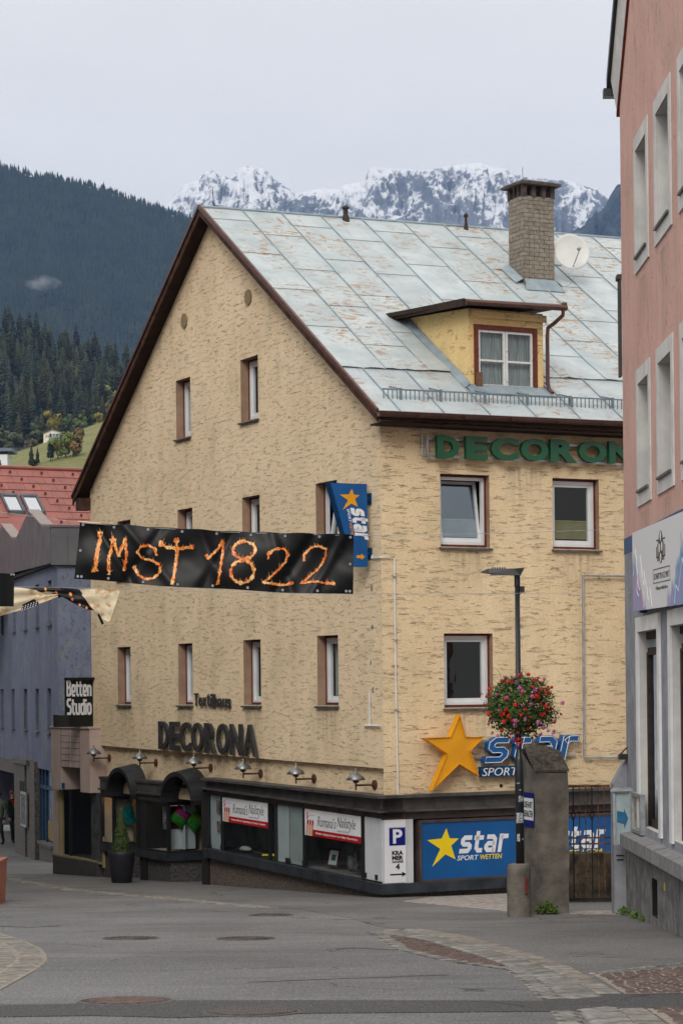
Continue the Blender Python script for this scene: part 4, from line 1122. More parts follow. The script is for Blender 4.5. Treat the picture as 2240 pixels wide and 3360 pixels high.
b = MB(); b.tube([(3.86, .14, 6.80), (3.86, .15, 6.70), (3.78, .30, 6.58), (3.71, .42, 6.50), (3.70, .43, 6.35), (3.70, .43, 5.50), (3.70, .38, 5.36), (3.72, .30, 5.30)], .036, 8); b.build('downpipe', M_brown, dm)
b = MB()
for q in ((2.18, 2.26, 5.34, 6.48), (3.42, 3.50, 5.34, 6.48), (2.26, 3.42, 6.40, 6.48)): b.fbox(FR, *q, -dy - .03, -dy + .03)
b.fbox(FR, 2.18, 3.50, 5.31, 5.36, -dy - .03, -dy + .07)
b.build('window_casing', M_redwood, dm)
b = MB(); b.fbox(FR, 2.19, 2.32, 5.30, 5.62, -dy + .03, -dy + .06); b.build('patch_board', mat('bleached_wood', S(124, 88, 66), S(92, 66, 50), sc=20), dm)
b = MB(); b.fbox(FR, 2.26, 3.42, 5.36, 6.40, -dy - .6, -dy - .58); b.build('curtain_wall', M_dark, dm)
for a0, a1 in ((2.265, 2.835), (2.845, 3.415)):
    b = MB()
    for q in ((a0, a1, 5.365, 5.42), (a0, a1, 6.35, 6.395), (a0, a0 + .045, 5.42, 6.35), (a1 - .045, a1, 5.42, 6.35), (a0 + .045, a1 - .045, 5.83, 5.865)): b.fbox(FR, *q, -dy - .05, -dy)
    w = b.build('window_sash', mat('peeling_white_paint', S(214, 214, 212), S(150, 138, 124), sc=22, rough=.7, stops=(.28, .42)), dm)
    for q in ((a0 + .045, a1 - .045, 5.42, 5.83), (a0 + .045, a1 - .045, 5.865, 6.35)):
        b = MB(); b.fbox(FR, *q, -dy - .03, -dy - .024); b.build('pane', M_glass, w)
    b = MB(); n = 46
    for k in range(n + 1):
        a = lerp(a0 + .02, a1 - .02, k / n); dd = -dy - .1 + .012 * math.sin(k * 1.9) + R(-.004, .004); b.v += [FR(a, 5.4, dd), FR(a, 6.38, dd)]
    for k in range(n): b.face((2 * k, 2 * k + 2, 2 * k + 3, 2 * k + 1))
    b.build('curtain', M_curtain, w)
b = MB()       # lead flashing along cheeks and foot
for xx, s_ in ((dx0, -1), (dx1, 1)):
    for k in range(5):
        y0 = lerp(.40, 2.85, k / 5); y1 = lerp(.40, 2.85, (k + 1) / 5)
        b.add([(xx + s_ * .012, y0, roofz(xx, y0) + .12), (xx + s_ * .012, y1, roofz(xx, y1) + .12), (xx + s_ * .13, y1, roofz(xx, y1) + .03), (xx + s_ * .13, y0, roofz(xx, y0) + .03)], [(0, 1, 2, 3)])
b.add([(dx0 - .1, .47, roofz(2, .47) + .06), (dx1 + .1, .47, roofz(3.6, .47) + .06), (dx1 + .1, .22, roofz(3.6, .22) + .025), (dx0 - .1, .22, roofz(2, .22) + .025)], [(0, 1, 2, 3)])
b.build('flashing', M_flash, dm)

# ---- chimney of single bricks
chm = sub('chimney', house)
cx0, cx1, cy0, cy1, cz0, cz1 = 5.775, 6.50, 4.52, 5.10, 7.75, 9.93
b = MB(); b.box(cx0 + .012, cx1 - .012, cy0 + .012, cy1 - .012, cz0, cz1 - .01); b.build('chimney_core', M_mortar, chm)
bk = {}
def brick_me(L, W, H):
    key = (round(L, 3), round(W, 3), round(H, 3))
    if key not in bk:
        m_ = bevel_block('brick', M_brick, .03); 
        for v in m_.vertices: v.co = (v.co.x * L, v.co.y * W, v.co.z * H)
        m_.update(); bk[key] = m_
    return bk[key]
nc = 25; ch_ = (cz1 - cz0) / nc
for k in range(nc):
    z = cz0 + ch_ * (k + .5); st = k % 2
    for face in range(4):
        Lw = (cx1 - cx0) if face % 2 == 0 else (cy1 - cy0)
        n = 3 if face % 2 == 0 else 2
        cuts = [0] + ([(i + .5 * st) / n for i in range(1 - st, n + (1 if st else 0)) if 0 < (i + .5 * st) / n < 1]) + [1]
        for p0, p1 in zip(cuts, cuts[1:]):
            L = (p1 - p0) * Lw - .008; c = (p0 + p1) / 2 * Lw; dp = R(-.003, .004)
            if face == 0: mt = Matrix.Translation((cx0 + c, cy0 + .012 - dp, z))
            elif face == 2: mt = Matrix.Translation((cx0 + c, cy1 - .012 + dp, z))
            elif face == 1: mt = Matrix.Translation((cx1 - .012 + dp, cy0 + c, z)) @ Matrix.Rotation(math.pi / 2, 4, 'Z')
            else: mt = Matrix.Translation((cx0 + .012 - dp, cy0 + c, z)) @ Matrix.Rotation(math.pi / 2, 4, 'Z')
            bb = BASE[chm.name]
            inst('brick', brick_me(round(L, 2), .03, ch_ - .008), chm, Matrix.Translation((-bb[0], -bb[1], -bb[2])) @ mt)
b = MB()
for x in (cx0 + .03, cx0 + .25, cx0 + .48, cx1 - .03):
    for y in (cy0 + .03, cy1 - .03): b.box(x - .045, x + .045, y - .045, y + .045, cz1 - .02, 10.15)
for y in (cy0 + .22, cy0 + .37):
    for x in (cx0 + .03, cx1 - .03): b.box(x - .035, x + .035, y - .03, y + .03, cz1 - .02, 10.15)
b.box(cx0 + .30, cx0 + .36, cy0 + .1, cy1 - .1, cz1 - .02, 10.15)
b.build('cap_pillar', M_cap, chm)
b = MB(); x0, x1, y0, y1 = cx0 - .12, cx1 + .11, cy0 - .12, cy1 + .12
b.hexa([(x0, y0, 10.15), (x1, y0, 10.15), (x1, y1, 10.15), (x0, y1, 10.15), (x0, y0, 10.20), (x1, y0, 10.20), (x1, y1, 10.20), (x0, y1, 10.20)])
b.hexa([(x0, y0, 10.2), (x1, y0, 10.2), (x1, y1, 10.2), (x0, y1, 10.2), (x0 + .1, y0 + .1, 10.245), (x1 - .1, y0 + .1, 10.245), (x1 - .1, y1 - .1, 10.245), (x0 + .1, y1 - .1, 10.245)]); b.build('chimney_cap', M_cap, chm)
b = MB()
for (xa, ya), (xb, yb), ox, oy in (((cx0, cy0), (cx1, cy0), 0, -1), ((cx0, cy0), (cx0, cy1), -1, 0), ((cx1, cy0), (cx1, cy1), 1, 0)):
    b.add([(xa + ox * .02, ya + oy * .02, roofz(xa, ya) + .13), (xb + ox * .02, yb + oy * .02, roofz(xb, yb) + .13), (xb + ox * .2 + (.1 if ox == 0 else 0), yb + oy * .25, roofz(xb, yb + oy * .25) + .03), (xa + ox * .2 - (.1 if ox == 0 else 0), ya + oy * .25, roofz(xa, ya + oy * .25) + .03)], [(0, 1, 2, 3)])
b.build('flashing', M_flash, chm)
# ridge vents and rods
for x, h_, r_ in ((2.93, .30, .045), (5.79, .34, .03)):
    b = MB(); b.lathe([(r_ * 1.9, -.05), (r_ * 1.3, .1), (r_, .12), (r_, h_ * .75), (r_ * 1.6, h_ * .78), (r_ * 1.7, h_ * .9), (r_ * .6, h_), (.002, h_ + .02)], c=(x, 6.84, roofz(x, 6.84)), n=12); b.build('roof_vent', mat('dark_rusty_pipe', S(70, 52, 48), S(50, 40, 40), sc=20), house)
b = MB(); b.tube([(0.02, RY, RZ + .03), (-.01, RY, RZ + .42)], .006, 5); b.tube([(0.02, RY, RZ + .05), (.25, RY, RZ + .06)], .006, 5); b.tube([(6.0, 4.9, 10.24), (6.0, 4.9, 10.6)], .005, 5); b.build('lightning_rod', M_iron, house)

# satellite dish
sd = thing('satellite_dish', 'round white satellite dish beside the brick chimney', 'satellite dish', (6.5, 4.75, 8.75), HF)
MD = Matrix.Translation((6.95, 4.60, 8.87)) @ Matrix.Rotation(rad(-12), 4, 'Z') @ Matrix.Rotation(rad(-12), 4, 'X')
def xf(b, M): b.v = [tuple(M @ Vector(v)) for v in b.v]; return b
b = MB(); pr = [(.001 + .385 * k / 8, .07 * (k / 8) ** 2) for k in range(9)]
b.lathe([(r_, h_) for r_, h_ in pr] + [(.39, .062)] + [(r_ + .002, h_ - .012) for r_, h_ in reversed(pr)], n=36, axis='y'); xf(b, MD); b.build('reflector', M_dish, sd, smooth=True)
b = MB(); b.tube([(0, 0, -.36), (0.02, -.42, -.12)], .012, 6); b.lathe([(.03, 0), (.035, .05), (.035, .09), (.02, .10)], c=(.02, -.36, -.08), n=10, axis='y'); xf(b, MD); b.build('feed_arm', M_steel, sd)
b = MB(); b.tube([(6.49, 4.75, 8.62), (6.8, 4.75, 8.62), (6.93, 4.72, 8.8)], .02, 6); b.tube([(6.9, 4.4, 8.6), (6.86, 4.3, 8.35), (6.8, 4.4, 8.18), (6.62, 4.45, 8.1)], .006, 5); b.build('mount_bracket', M_steel, sd)

# ---- shopfront on the gable side
def bz(y, z0, k): return z0 + (y - 7.03) * k     # lines that fall towards the corner
def tb(b, y0, y1, zt, zb, d0, d1, kt=.0104, kb=None):     # bar along the gable from y0 (left) to y1, top/bottom heights given at y=7.03
    kb = kt if kb is None else kb
    b.hexa([FG(-y0, bz(y0, zb, kb), d0), FG(-y1, bz(y1, zb, kb), d0), FG(-y1, bz(y1, zt, kt), d0), FG(-y0, bz(y0, zt, kt), d0),
            FG(-y0, bz(y0, zb, kb), d1), FG(-y1, bz(y1, zb, kb), d1), FG(-y1, bz(y1, zt, kt), d1), FG(-y0, bz(y0, zt, kt), d1)])
    return b
sf = sub('shopfront', house)
YD = 7.33                         # left end of the long display
CO = [(.16, -1.788, -1.835, .0104, .0104), (.03, -1.835, -1.99, .0104, .018), (.13, -1.985, -2.02, .019, .019), (.01, -2.02, -2.13, .019, .019)]
for d1, zt, zb, kt, kb in CO:
    m_ = M_copper if d1 > .02 else M_frieze
    b = tb(MB(), YD, -d1 - .1, zt, zb, -.3, d1 + .1, kt, kb)
    b.build('cornice', m_, sf)
zc = lambda z, k, y=-.1: bz(y, z, k)
for d1, zt, zb, m_ in ((.16, -1.862, -1.91, M_copper), (.03, -1.91, -2.125, M_copper), (.13, -2.121, -2.157, M_copper), (.01, -2.157, -2.29, M_frieze)):
    b = MB().fbox(FR, -.1 + .1, 5.6, zt, zb, -.25, d1 + .1) if False else MB()
    b.box(-.099 - .0, 5.6, -.1 - d1, .25, zb, zt); b.build('cornice', m_, sf)
# sill band and plinth under the display
b = tb(MB(), YD, -.24, -3.21, -3.385, -.3, .20, .0234); b.build('sill_band', M_copperd, sf)
b = MB(); b.box(-.198, 5.6, -.24, .25, -3.56, -3.39); b.build('sill_band', M_copperd, sf)
b = MB(); b.add([FG(-7.30, -3.36, .06), FG(.06, -3.54, .06), FG(.06, -3.95, .06), FG(-7.30, -4.25, .06), FG(-7.30, -3.36, -.6), FG(.06, -3.54, -.6), FG(.06, -3.95, -.6), FG(-7.30, -4.25, -.6)], [(3, 2, 1, 0), (4, 5, 6, 7), (0, 4, 7, 3), (1, 2, 6, 5)])
b.build('plinth', M_granite, sf)
b = MB(); b.box(-.058, 11.5, -.058, .3, -4.3, -3.55); b.build('plinth', M_granite, sf)
# display interior
b = MB()
b.box(.75, .8, -.02, YD, -3.4, -2.0); b.box(-.04, .8, -.0, YD - .02, -2.12, -2.08); b.box(-.05, .8, YD - .03, YD, -3.3, -2.1)
b.build('display_back_wall', mat('display_back', S(170, 170, 168), S(120, 120, 118), sc=2), sf)
b = tb(MB(), YD - .05, .2, -3.215, -3.26, -.75, .03, .0215); b.build('pebble_bed', M_gravel, sf)
def dpane(y0, y1, name, m_, d0=.09, d1=.10, zt=-2.128, zb=-3.20, kids=None):
    return tb(MB(), y0, y1, zt, zb, d0, d1, .019, .0212).build(name, m_, sf)
dpane(6.58, 4.41, 'shop_pane', M_shopglass); dpane(2.90, .62, 'shop_pane', M_shopglass)
dpane(7.24, 6.60, 'shop_pane', M_shopglass); dpane(4.12, 3.63, 'shop_pane', M_shopglass); dpane(3.61, 2.92, 'shop_pane', M_shopglass)
dpane(7.22, 6.62, 'white_panel', M_panelw, .05, .07); dpane(4.10, 3.64, 'white_panel', M_panelw, .05, .07); dpane(3.60, 2.94, 'white_panel', mat('grey_white_panel', S(176, 182, 182), S(160, 166, 166), sc=2), .04, .06)
dpane(.53, .06, 'white_panel', M_panelw, .08, .105); dpane(.05, -.085, 'white_panel', M_panelw, .08, .1)
for y in (7.27, 6.59, 4.40, 4.13, 2.91, .60, .545):
    dpane(y + .025, y - .025, 'mullion', M_black, .06, .125)
for y, zz in ((7.18, -3.19), (6.63, -3.19), (4.32, -3.24), (3.66, -3.26), (3.56, -3.26), (2.95, -3.27), (.5, -3.32), (.10, -3.33), (7.2, -2.14), (2.97, -2.19), (.48, -2.24)):
    b = MB(); b.box(-.118, -.10, y - .04, y + .04, zz - .0, zz + .09); b.build('glass_clamp', M_black, sf)
for y0, y1, z0, z1 in ((6.85, 6.70, -2.48, -2.22), (6.84, 6.70, -2.85, -2.64), (6.66, 6.62, -3.02, -2.78)):
    b = MB(); b.box(-.106, -.1015, y1, y0, z0, z1); b.build('stuck_photo', mat('faded_photo', S(120, 104, 96), S(54, 50, 50), sc=9), sf)
# right facade panels around the corner
b = MB(); b.box(-.09, -.065, -.1, -.08, -3.39, -2.29); b.box(.365, .38, -.118, -.08, -3.39, -2.29); b.build('white_panel', M_panelw, sf)
b = MB(); b.box(.385, .505, -.115, -.08, -3.39, -2.29); b.build('white_panel', M_panelw, sf)
pz = thing('parking_sign', 'white panel with a blue parking symbol, street name and arrow on the shop corner', 'sign', (.15, -.1, -3.39), HF)
b = MB(); b.box(-.06, .36, -.115, -.08, -3.388, -2.29); b.build('panel', M_signw, pz)
b = MB(); b.box(.035, .35, -.118, -.115, -2.735, -2.42); b.build('parking_square', M_navy, pz)
b = MB(); b.box(.045, .34, -.1195, -.118, -2.43, -2.425); b.text(FR, 'P', .105, .29, -2.70, -2.455, .118, .121, .03); b.build('lettering', M_signw, pz)
b = MB(); b.text(FR, 'KRA', .085, .305, -2.90, -2.825, .115, .118, .05); b.text(FR, 'MER', .085, .305, -2.985, -2.91, .115, .118, .05); b.text(FR, 'GASSE', .085, .305, -3.035, -2.995, .115, .118, .04); b.text(FR, '4', .155, .235, -3.15, -3.05, .115, .118, .05)
b.fbox(FR, .045, .29, -3.247, -3.222, .115, .118); b.fpoly(FR, [(.28, -3.28), (.36, -3.235), (.28, -3.19)], .115, .118); b.build('lettering', M_ink, pz)
def star_pts(src, cx, cy, sx=1, sy=1): return [(cx + x * sx, cy + y * sy) for x, y in src]
STAR = [(1.385, -.495), (1.192, -.878), (.663, -.887), (1.123, -1.168), (.812, -1.802), (1.362, -1.356), (1.756, -1.575), (1.584, -1.133), (1.875, -.891), (1.50, -.885)]
# hand drawn word "star" as bent bars (unit height 1, sheared)
WORD = {'s': ([[(.62, .72), (.22, .72), (.12, .62), (.12, .50), (.22, .42), (.46, .42), (.56, .34), (.56, .24), (.46, .12), (.0, .12)]], .74),
        't': ([[(.20, 1.0), (.20, .24), (.32, .12), (.55, .12)], [(.02, .70), (.55, .70)]], .66),
        'a': ([[(.08, .72), (.44, .72), (.56, .60), (.56, .0)], [(.56, .42), (.20, .42), (.10, .32), (.10, .22), (.20, .12), (.56, .12)]], .78),
        'r': ([[(.12, .0), (.12, .84)], [(.12, .60), (.24, .72), (.52, .72)]], .56)}
def word_star(F, a0, a1, b0, b1, d0, d1, wgt=.24, shear=.22, tilt=0.0, parent=None, m_=None, name='letter', vert=False):
    tot = sum(WORD[c][1] for c in 'star'); h = b1 - b0; k = (a1 - a0 - shear * h * 0) / (tot + shear)
    x = 0.0; objs = []
    for c in 'star':
        b = MB()
        def T(u, v, d, x=x): return F(a0 + (x + u + shear * v) * k, b0 + v * h + tilt * ((x + u) * k), d)
        for pl in WORD[c][0]: b.stroke(T, pl, wgt, d0, d1)
        x += WORD[c][1]
        objs.append(b.build(name, m_, parent) if parent is not None else b)
    return objs
def neon(F, a0, a1, b0, b1, d, shear, parent, off=.12, r=.006, m_=None):
    """pale tube running round each letter"""
    tot = sum(WORD[c][1] for c in 'star'); h = b1 - b0; k = (a1 - a0) / (tot + shear); x = 0.0
    for c in 'star':
        for pl in WORD[c][0]:
            b = MB(); pp = [Vector(p) for p in pl]; L = []; Rr = []
            for i, p in enumerate(pp):
                t1 = (p - pp[i - 1]).normalized() if i else (pp[1] - p).normalized(); t2 = (pp[i + 1] - p).normalized() if i < len(pp) - 1 else t1
                nn = Vector((-t1.y - t2.y, t1.x + t2.x)).normalized()
                e = t1 * (-.0 if i else .03) if i == 0 else (t1 * -.03 if i == len(pp) - 1 else Vector((0, 0)))
                L.append(p + nn * (off - .03) + e); Rr.append(p - nn * (off - .03) + e)
            loop = L + list(reversed(Rr)) + [L[0]]
            b.tube([F(a0 + (x + q.x + shear * q.y) * k, b0 + q.y * h, d) for q in loop], r, 5); b.build('neon_tube', m_, parent)
        x += WORD[c][1]
# big yellow star and neon word above the corner
ys_ = thing('star_sign', 'big yellow metal star fixed on the yellow wall above the shop corner', 'sign', (1.25, -.02, -1.8), HF)
b = MB(); b.fpoly(FR, STAR[::-1] if False else list(reversed(STAR)), .10, .235); b.build('star_box', M_yellow, ys_)
cxs, cys = 1.32, -1.05
b = MB(); inn_ = [(cxs + (x - cxs) * .90, cys + (y - cys) * .90) for x, y in STAR]
P1 = list(reversed(STAR)); P2 = list(reversed(inn_)); n = len(P1)
b.add([FR(x, y, .236) for x, y in P1] + [FR(x, y, .262) for x, y in P1] + [FR(cxs + (x - cxs) * .955, cys + (y - cys) * .955, .262) for x, y in P1] + [FR(cxs + (x - cxs) * .955, cys + (y - cys) * .955, .236) for x, y in P1],
      [q for i in range(n) for q in ((i, (i + 1) % n, n + (i + 1) % n, n + i), (n + i, n + (i + 1) % n, 2 * n + (i + 1) % n, 2 * n + i), (2 * n + i, 2 * n + (i + 1) % n, 3 * n + (i + 1) % n, 3 * n + i))]); b.build('star_rim', M_yellow, ys_)
b = MB(); b.box(.95, 1.0, -.10, .0, -.95, -.9); b.box(1.4, 1.45, -.1, 0, -1.4, -1.35); b.build('mount', M_steel, ys_)
nw = thing('neon_sign', 'blue channel letters with pale neon outlines beside the yellow star', 'sign', (2.85, -.02, -1.6), HF)
word_star(FR, 1.90, 3.97, -1.37, -.80, .06, .18, .225, .22, parent=nw, m_=M_blue)
neon(FR, 1.90, 3.97, -1.37, -.80, .187, .22, nw, off=.118, r=.007, m_=M_signw)
b = MB(); b.box(1.86, 3.65, -.14, -.06, -1.60, -1.42); b.build('letter_backing', M_blued, nw)
b = MB(); b.text(FR, 'SPORTWETTEN', 1.89, 3.58, -1.585, -1.445, .14, .155, -.012, .22); b.build('lettering', M_signw, nw)
b = MB(); b.box(1.8, 3.9, -.06, -.03, -1.28, -1.25); b.box(1.8, 3.9, -.06, -.03, -.98, -.95); b.build('rail', M_steel, nw)
# flat blue panels
def blue_panel(x0, x1, label, content):
    t = thing('shop_sign_panel', label, 'sign', ((x0 + x1) / 2, -.1, -3.36), HF)
    b = MB()
    for q in ((x0 - .05, x1 + .05, -2.365, -2.315), (x0 - .05, x1 + .05, -3.40, -3.355), (x0 - .05, x0, -3.355, -2.365), (x1, x1 + .05, -3.355, -2.365)): b.fbox(FR, *q, -.1, .13)
    b.build('frame', M_frieze, t)
    b = MB(); b.box(x0, x1, -.105, -.02, -3.355, -2.365); b.build('panel', M_blue, t)
    content(t); return t
PS = [(1.174, -2.475), (1.08, -2.65), (.788, -2.668), (1.047, -2.831), (.882, -3.134), (1.146, -2.93), (1.351, -3.026), (1.266, -2.783), (1.422, -2.664), (1.235, -2.655)]
def c1(t):
    b = MB(); b.fpoly(FR, list(reversed(PS)), .105, .108); b.build('printed_star', M_lemon, t)
    word_star(FR, 1.42, 2.47, -2.935, -2.55, .105, .108, .205, .2, parent=t, m_=M_signw)
    b = MB(); b.text(FR, 'SPORT', 1.385, 1.82, -3.05, -2.965, .105, .108, .01, .2); b.build('lettering', M_signw, t)
    b = MB(); b.text(FR, 'WETTEN', 1.85, 2.30, -3.05, -2.965, .105, .108, .01, .2); b.build('lettering', M_lemon, t)
def c2(t):
    word_star(FR, 3.43, 4.52, -2.95, -2.55, .105, .108, .205, .2, parent=t, m_=M_signw)
    b = MB(); b.text(FR, 'STARBET24.COM', 3.27, 4.41, -3.06, -2.965, .105, .108, .01, .0); b.build('lettering', M_lemon, t)
blue_panel(.67, 2.92, 'blue shop panel with a yellow star between parking sign and lamp post', c1)
blue_panel(3.12, 4.66, 'blue shop panel with white letters seen through the rusty gate', c2)

# ---- entrance bays left of the display
def bay(y0, y1, name):       # glazed box between y0 (left) and y1
    bp = sub(name, house)
    zg0, zg1 = -3.40, -2.39
    b = MB(); b.box(-.16, .9, y1, y0, -2.0, -1.94); b.box(-.13, .85, y1, y0, -2.20, -2.0); b.box(-.18, .9, y1, y0, -2.24, -2.20); b.box(-.12, .85, y1 + .01, y0, -2.36, -2.24); b.build('bay_cornice', M_copper, bp)
    b = MB(); b.box(-.15, .9, y1 - .03, y0, -3.60, -3.44); b.build('bay_sill', M_copperd, bp)
    b = MB(); b.box(-.05, .9, y1 + .06, y0, -4.4, -3.6); b.build('bay_plinth', M_granited, bp)
    b = MB()
    for y in (y0 - .03, y1 + .04): b.box(-.12, -.05, y - .035, y + .035, -3.45, -2.36)
    b.box(-.11, -.06, y1 + .07, y0 - .06, -3.45, -3.40); b.box(-.11, -.06, y1 + .07, y0 - .06, -2.40, -2.36)
    b.box(-.05, .8, y1 + .01, y1 + .05, -3.45, -3.40); b.box(-.05, .8, y1 + .01, y1 + .05, -2.44, -2.36); b.box(.74, .82, y1 + .0, y1 + .06, -3.45, -2.36)
    b.build('bay_frame', M_black, bp)
    b = MB(); b.box(-.09, -.08, y1 + .07, y0 - .06, -3.40, -2.40); b.build('pane', M_shopglass, bp)
    b = MB(); b.box(-.04, .74, y1 + .02, y1 + .03, -3.40, -2.44); b.build('pane', M_shopglass, bp)
    b = MB(); b.box(.80, .84, y1 + .05, y0, -3.44, -2.36); b.box(-.05, .8, y0 - .04, y0, -3.44, -2.36); b.box(-.05, .82, y1 + .05, y0, -3.46, -3.42); b.build('bay_lining', mat('warm_display_lining', S(200, 184, 166), S(186, 168, 150), sc=2), bp)
    b = MB(); b.box(.02, .10, (y0 + y1) / 2 - .04, (y0 + y1) / 2 + .04, -2.40, -2.365); b.build('spot_lamp', M_chrome, bp)
    ld = D.lights.new('display_lamp', 'POINT'); ld.energy = 1.6; ld.color = (1, .62, .32); ld.shadow_soft_size = .04
    lo = D.objects.new('display_lamp', ld); COL.objects.link(lo); lo.parent = bp; lo.location = (.16, (y0 + y1) / 2, -2.46 + 3.7)
    return bp
bay(13.22, 12.44, 'entrance_bay'); bay(11.10, 9.33, 'entrance_bay')
for y0, y1 in ((12.46, 10.92), (9.34, 7.62)):         # arched hoods over the recessed entrances
    yc, hw = (y0 + y1) / 2, (y0 - y1) / 2
    hd = sub('entrance_hood', house); n = 18
    def arc(rw, zt, zs, x): return [(x, yc + rw * math.cos(math.pi * k / n), zs + (zt - zs) * math.sin(math.pi * k / n)) for k in range(n + 1)]
    o1 = arc(hw - .03, -1.70, -2.26, -.30); i1 = arc(hw - .07, -1.79, -2.36, -.30); o2 = arc(hw - .03, -1.62, -2.26, .1); i2 = arc(hw - .07, -1.79, -2.36, .1)
    N = n + 1; b = MB(); b.v = o1 + i1 + o2 + i2
    for k in range(n):
        b.face((k, N + k, N + k + 1, k + 1)); b.face((k, k + 1, 2 * N + k + 1, 2 * N + k)); b.face((N + k, 3 * N + k, 3 * N + k + 1, N + k + 1))
    b.face((0, 2 * N, 3 * N, N)); b.face((n, N + n, 3 * N + n, 2 * N + n))
    b.build('hood_shell', mat('dark_hood_sheet', S(60, 60, 63), S(42, 42, 45), sc=3, rough=.5, metal=.3), hd, smooth=False)
    b = MB(); b.box(.95, 1.0, y1 - .3, y0 + .3, -4.4, -1.4); b.box(-.05, 1.0, y1 - .02, y0 - .0, -2.05, -2.0); b.build('entrance_door', M_dark, hd)
    b = MB(); b.box(-.1, 1.0, y1 - .3, y1 - .0, -4.3, -2.1); b.build('entrance_cheek', M_dark, hd)
# goods in the windows
def cushion(name, x, y, z, s, rot, m1, m2, label):
    t = thing(name, label, 'cushion', (x, y, z), HF)
    n = 8
    for part, (mm_, lo, hi) in (('upper_half', (m1, 0, n // 2)), ('lower_half', (m2, n // 2, n))):
        b = MB()
        for side in (1, -1):
            o = len(b.v)
            for i in range(n + 1):
                for j in range(lo, hi + 1):
                    u, v = i / n * 2 - 1, j / n * 2 - 1
                    th = .11 * (max(0, (1 - u * u) * (1 - v * v))) ** .5
                    pin = 1 - .10 * (1 - abs(u * v)) * (max(abs(u), abs(v)))
                    a_, b_ = u * s * pin, -v * s * pin
                    c_, s_ = math.cos(rot), math.sin(rot)
                    b.v.append((x + (a_ * c_ - b_ * s_), y - side * th, z + (a_ * s_ + b_ * c_)))
            w_ = hi - lo + 1
            for i in range(n):
                for j in range(hi - lo):
                    k = o + i * w_ + j; b.face((k, k + 1, k + w_ + 1, k + w_) if side == 1 else (k, k + w_, k + w_ + 1, k + 1))
        b.build(part, mm_, t, smooth=True)
cushion('cushion', .24, 9.50, -2.70, .20, rad(-45 + 8), M_magenta, M_felt_green, 'magenta and green cushion hung on its point in the entrance window')
cushion('cushion', .58, 9.48, -2.80, .19, rad(-52), M_lime, M_felt_green, 'yellow green cushion hung beside the magenta one')
b = MB(); b.box(-.02, .62, 9.60, 9.62, -3.38, -2.46); tag(b.build('display_board', M_panelw, None, HF, (.3, 9.61, -3.38)), 'white display board behind the hanging cushions', 'board')
b = MB(); b.box(.02, .40, 9.585, 9.60, -2.95, -2.46); tag(b.build('display_cloth', mat('wine_felt', S(104, 30, 46), S(84, 24, 38), sc=8), None, HF, (.2, 9.59, -2.95)), 'wine red cloth pinned on the board behind the cushions', 'cloth')
def cloth(name, y0, y1, z0, z1, x, m_, label, flare=.1):
    b = MB(); n = 10
    for side in (0, .03):
        for k in range(n + 1):
            f = k / n; wv = .025 * math.sin(f * 19)
            b.v += [(x + wv + side, lerp(y0 + flare, y1 - flare, f), z0), (x + wv * .3 + side, lerp(y0, y1, f), z1)]
    N = 2 * (n + 1)
    for k in range(n): b.face((2 * k, 2 * k + 2, 2 * k + 3, 2 * k + 1)); b.face((N + 2 * k, N + 2 * k + 1, N + 2 * k + 3, N + 2 * k + 2)); b.face((2 * k, N + 2 * k, N + 2 * k + 2, 2 * k + 2)); b.face((2 * k + 1, 2 * k + 3, N + 2 * k + 3, N + 2 * k + 1))
    b.face((0, 1, N + 1, N)); b.face((2 * n, N + 2 * n, N + 2 * n + 1, 2 * n + 1))
    tag(b.build(name, m_, None, HF, (x, (y0 + y1) / 2, z0), smooth=True), label, 'textile')
cloth('hanging_cloth', 10.10, 9.85, -3.40, -2.5, .22, M_magenta, 'long magenta cloth hanging in the middle bay window', 0)
cloth('hanging_scarf', 10.12, 9.98, -2.98, -2.5, .10, mat('patterned_scarf', S(188, 186, 184), S(60, 62, 68), sc=24), 'black and white patterned scarf in the middle bay window', .02)
cloth('hanging_cloth', 9.86, 9.66, -3.05, -2.48, .12, M_ltgrey, 'grey knitted cloth hanging in the middle bay window', -.01)
b = MB(); b.box(.30, .33, 9.45, 10.35, -3.38, -2.42); tag(b.build('display_board', M_panelw, None, HF, (.3, 9.9, -3.38)), 'white display board behind the cloths of the middle bay', 'board')
bg = thing('fabric_bag', 'teal fabric bag hanging in the left entrance window', 'bag', (.3, 12.5, -3.0), HF)
b = MB(); n = 10
for k in range(n + 1):
    f = k / n; u = f * 2 - 1
    b.v += [(.27 + .20 * u + .0, 12.55 - .06 * math.cos(u * 1.5), -2.96 - .05 * (1 - u * u) + .08 * (u < 0) * -u), (.30 + .10 * u, 12.56 - .03 * math.cos(u * 1.5), -2.62)]
for k in range(n): b.face((2 * k, 2 * k + 2, 2 * k + 3, 2 * k + 1))
N = len(b.v); b.v += [(v[0], v[1] + .08, v[2]) for v in b.v[:N]]
for k in range(n): b.face((N + 2 * k, N + 2 * k + 1, N + 2 * k + 3, N + 2 * k + 2))
b.build('bag_body', M_teal, bg, smooth=True)
b = MB(); b.tube([(.22, 12.55, -2.62), (.29, 12.55, -2.47), (.38, 12.55, -2.62)], .012, 5); b.build('strap', M_teal, bg)
b = MB(); b.box(-.02, .45, 12.70, 12.72, -3.38, -2.42); tag(b.build('display_board', mat('cream_board', S(206, 196, 176), S(192, 180, 160), sc=2), None, HF, (.2, 12.71, -3.38)), 'cream display board behind the teal bag', 'board')
pf = thing('picture_frame', 'small framed picture leaning in the display under the second poster', 'picture', (.2, 2.4, -3.28), HF)
FT = lambda a, bb, d: (.22 + (bb + 3.27) * .22 - d, -a, bb)
b = MB()
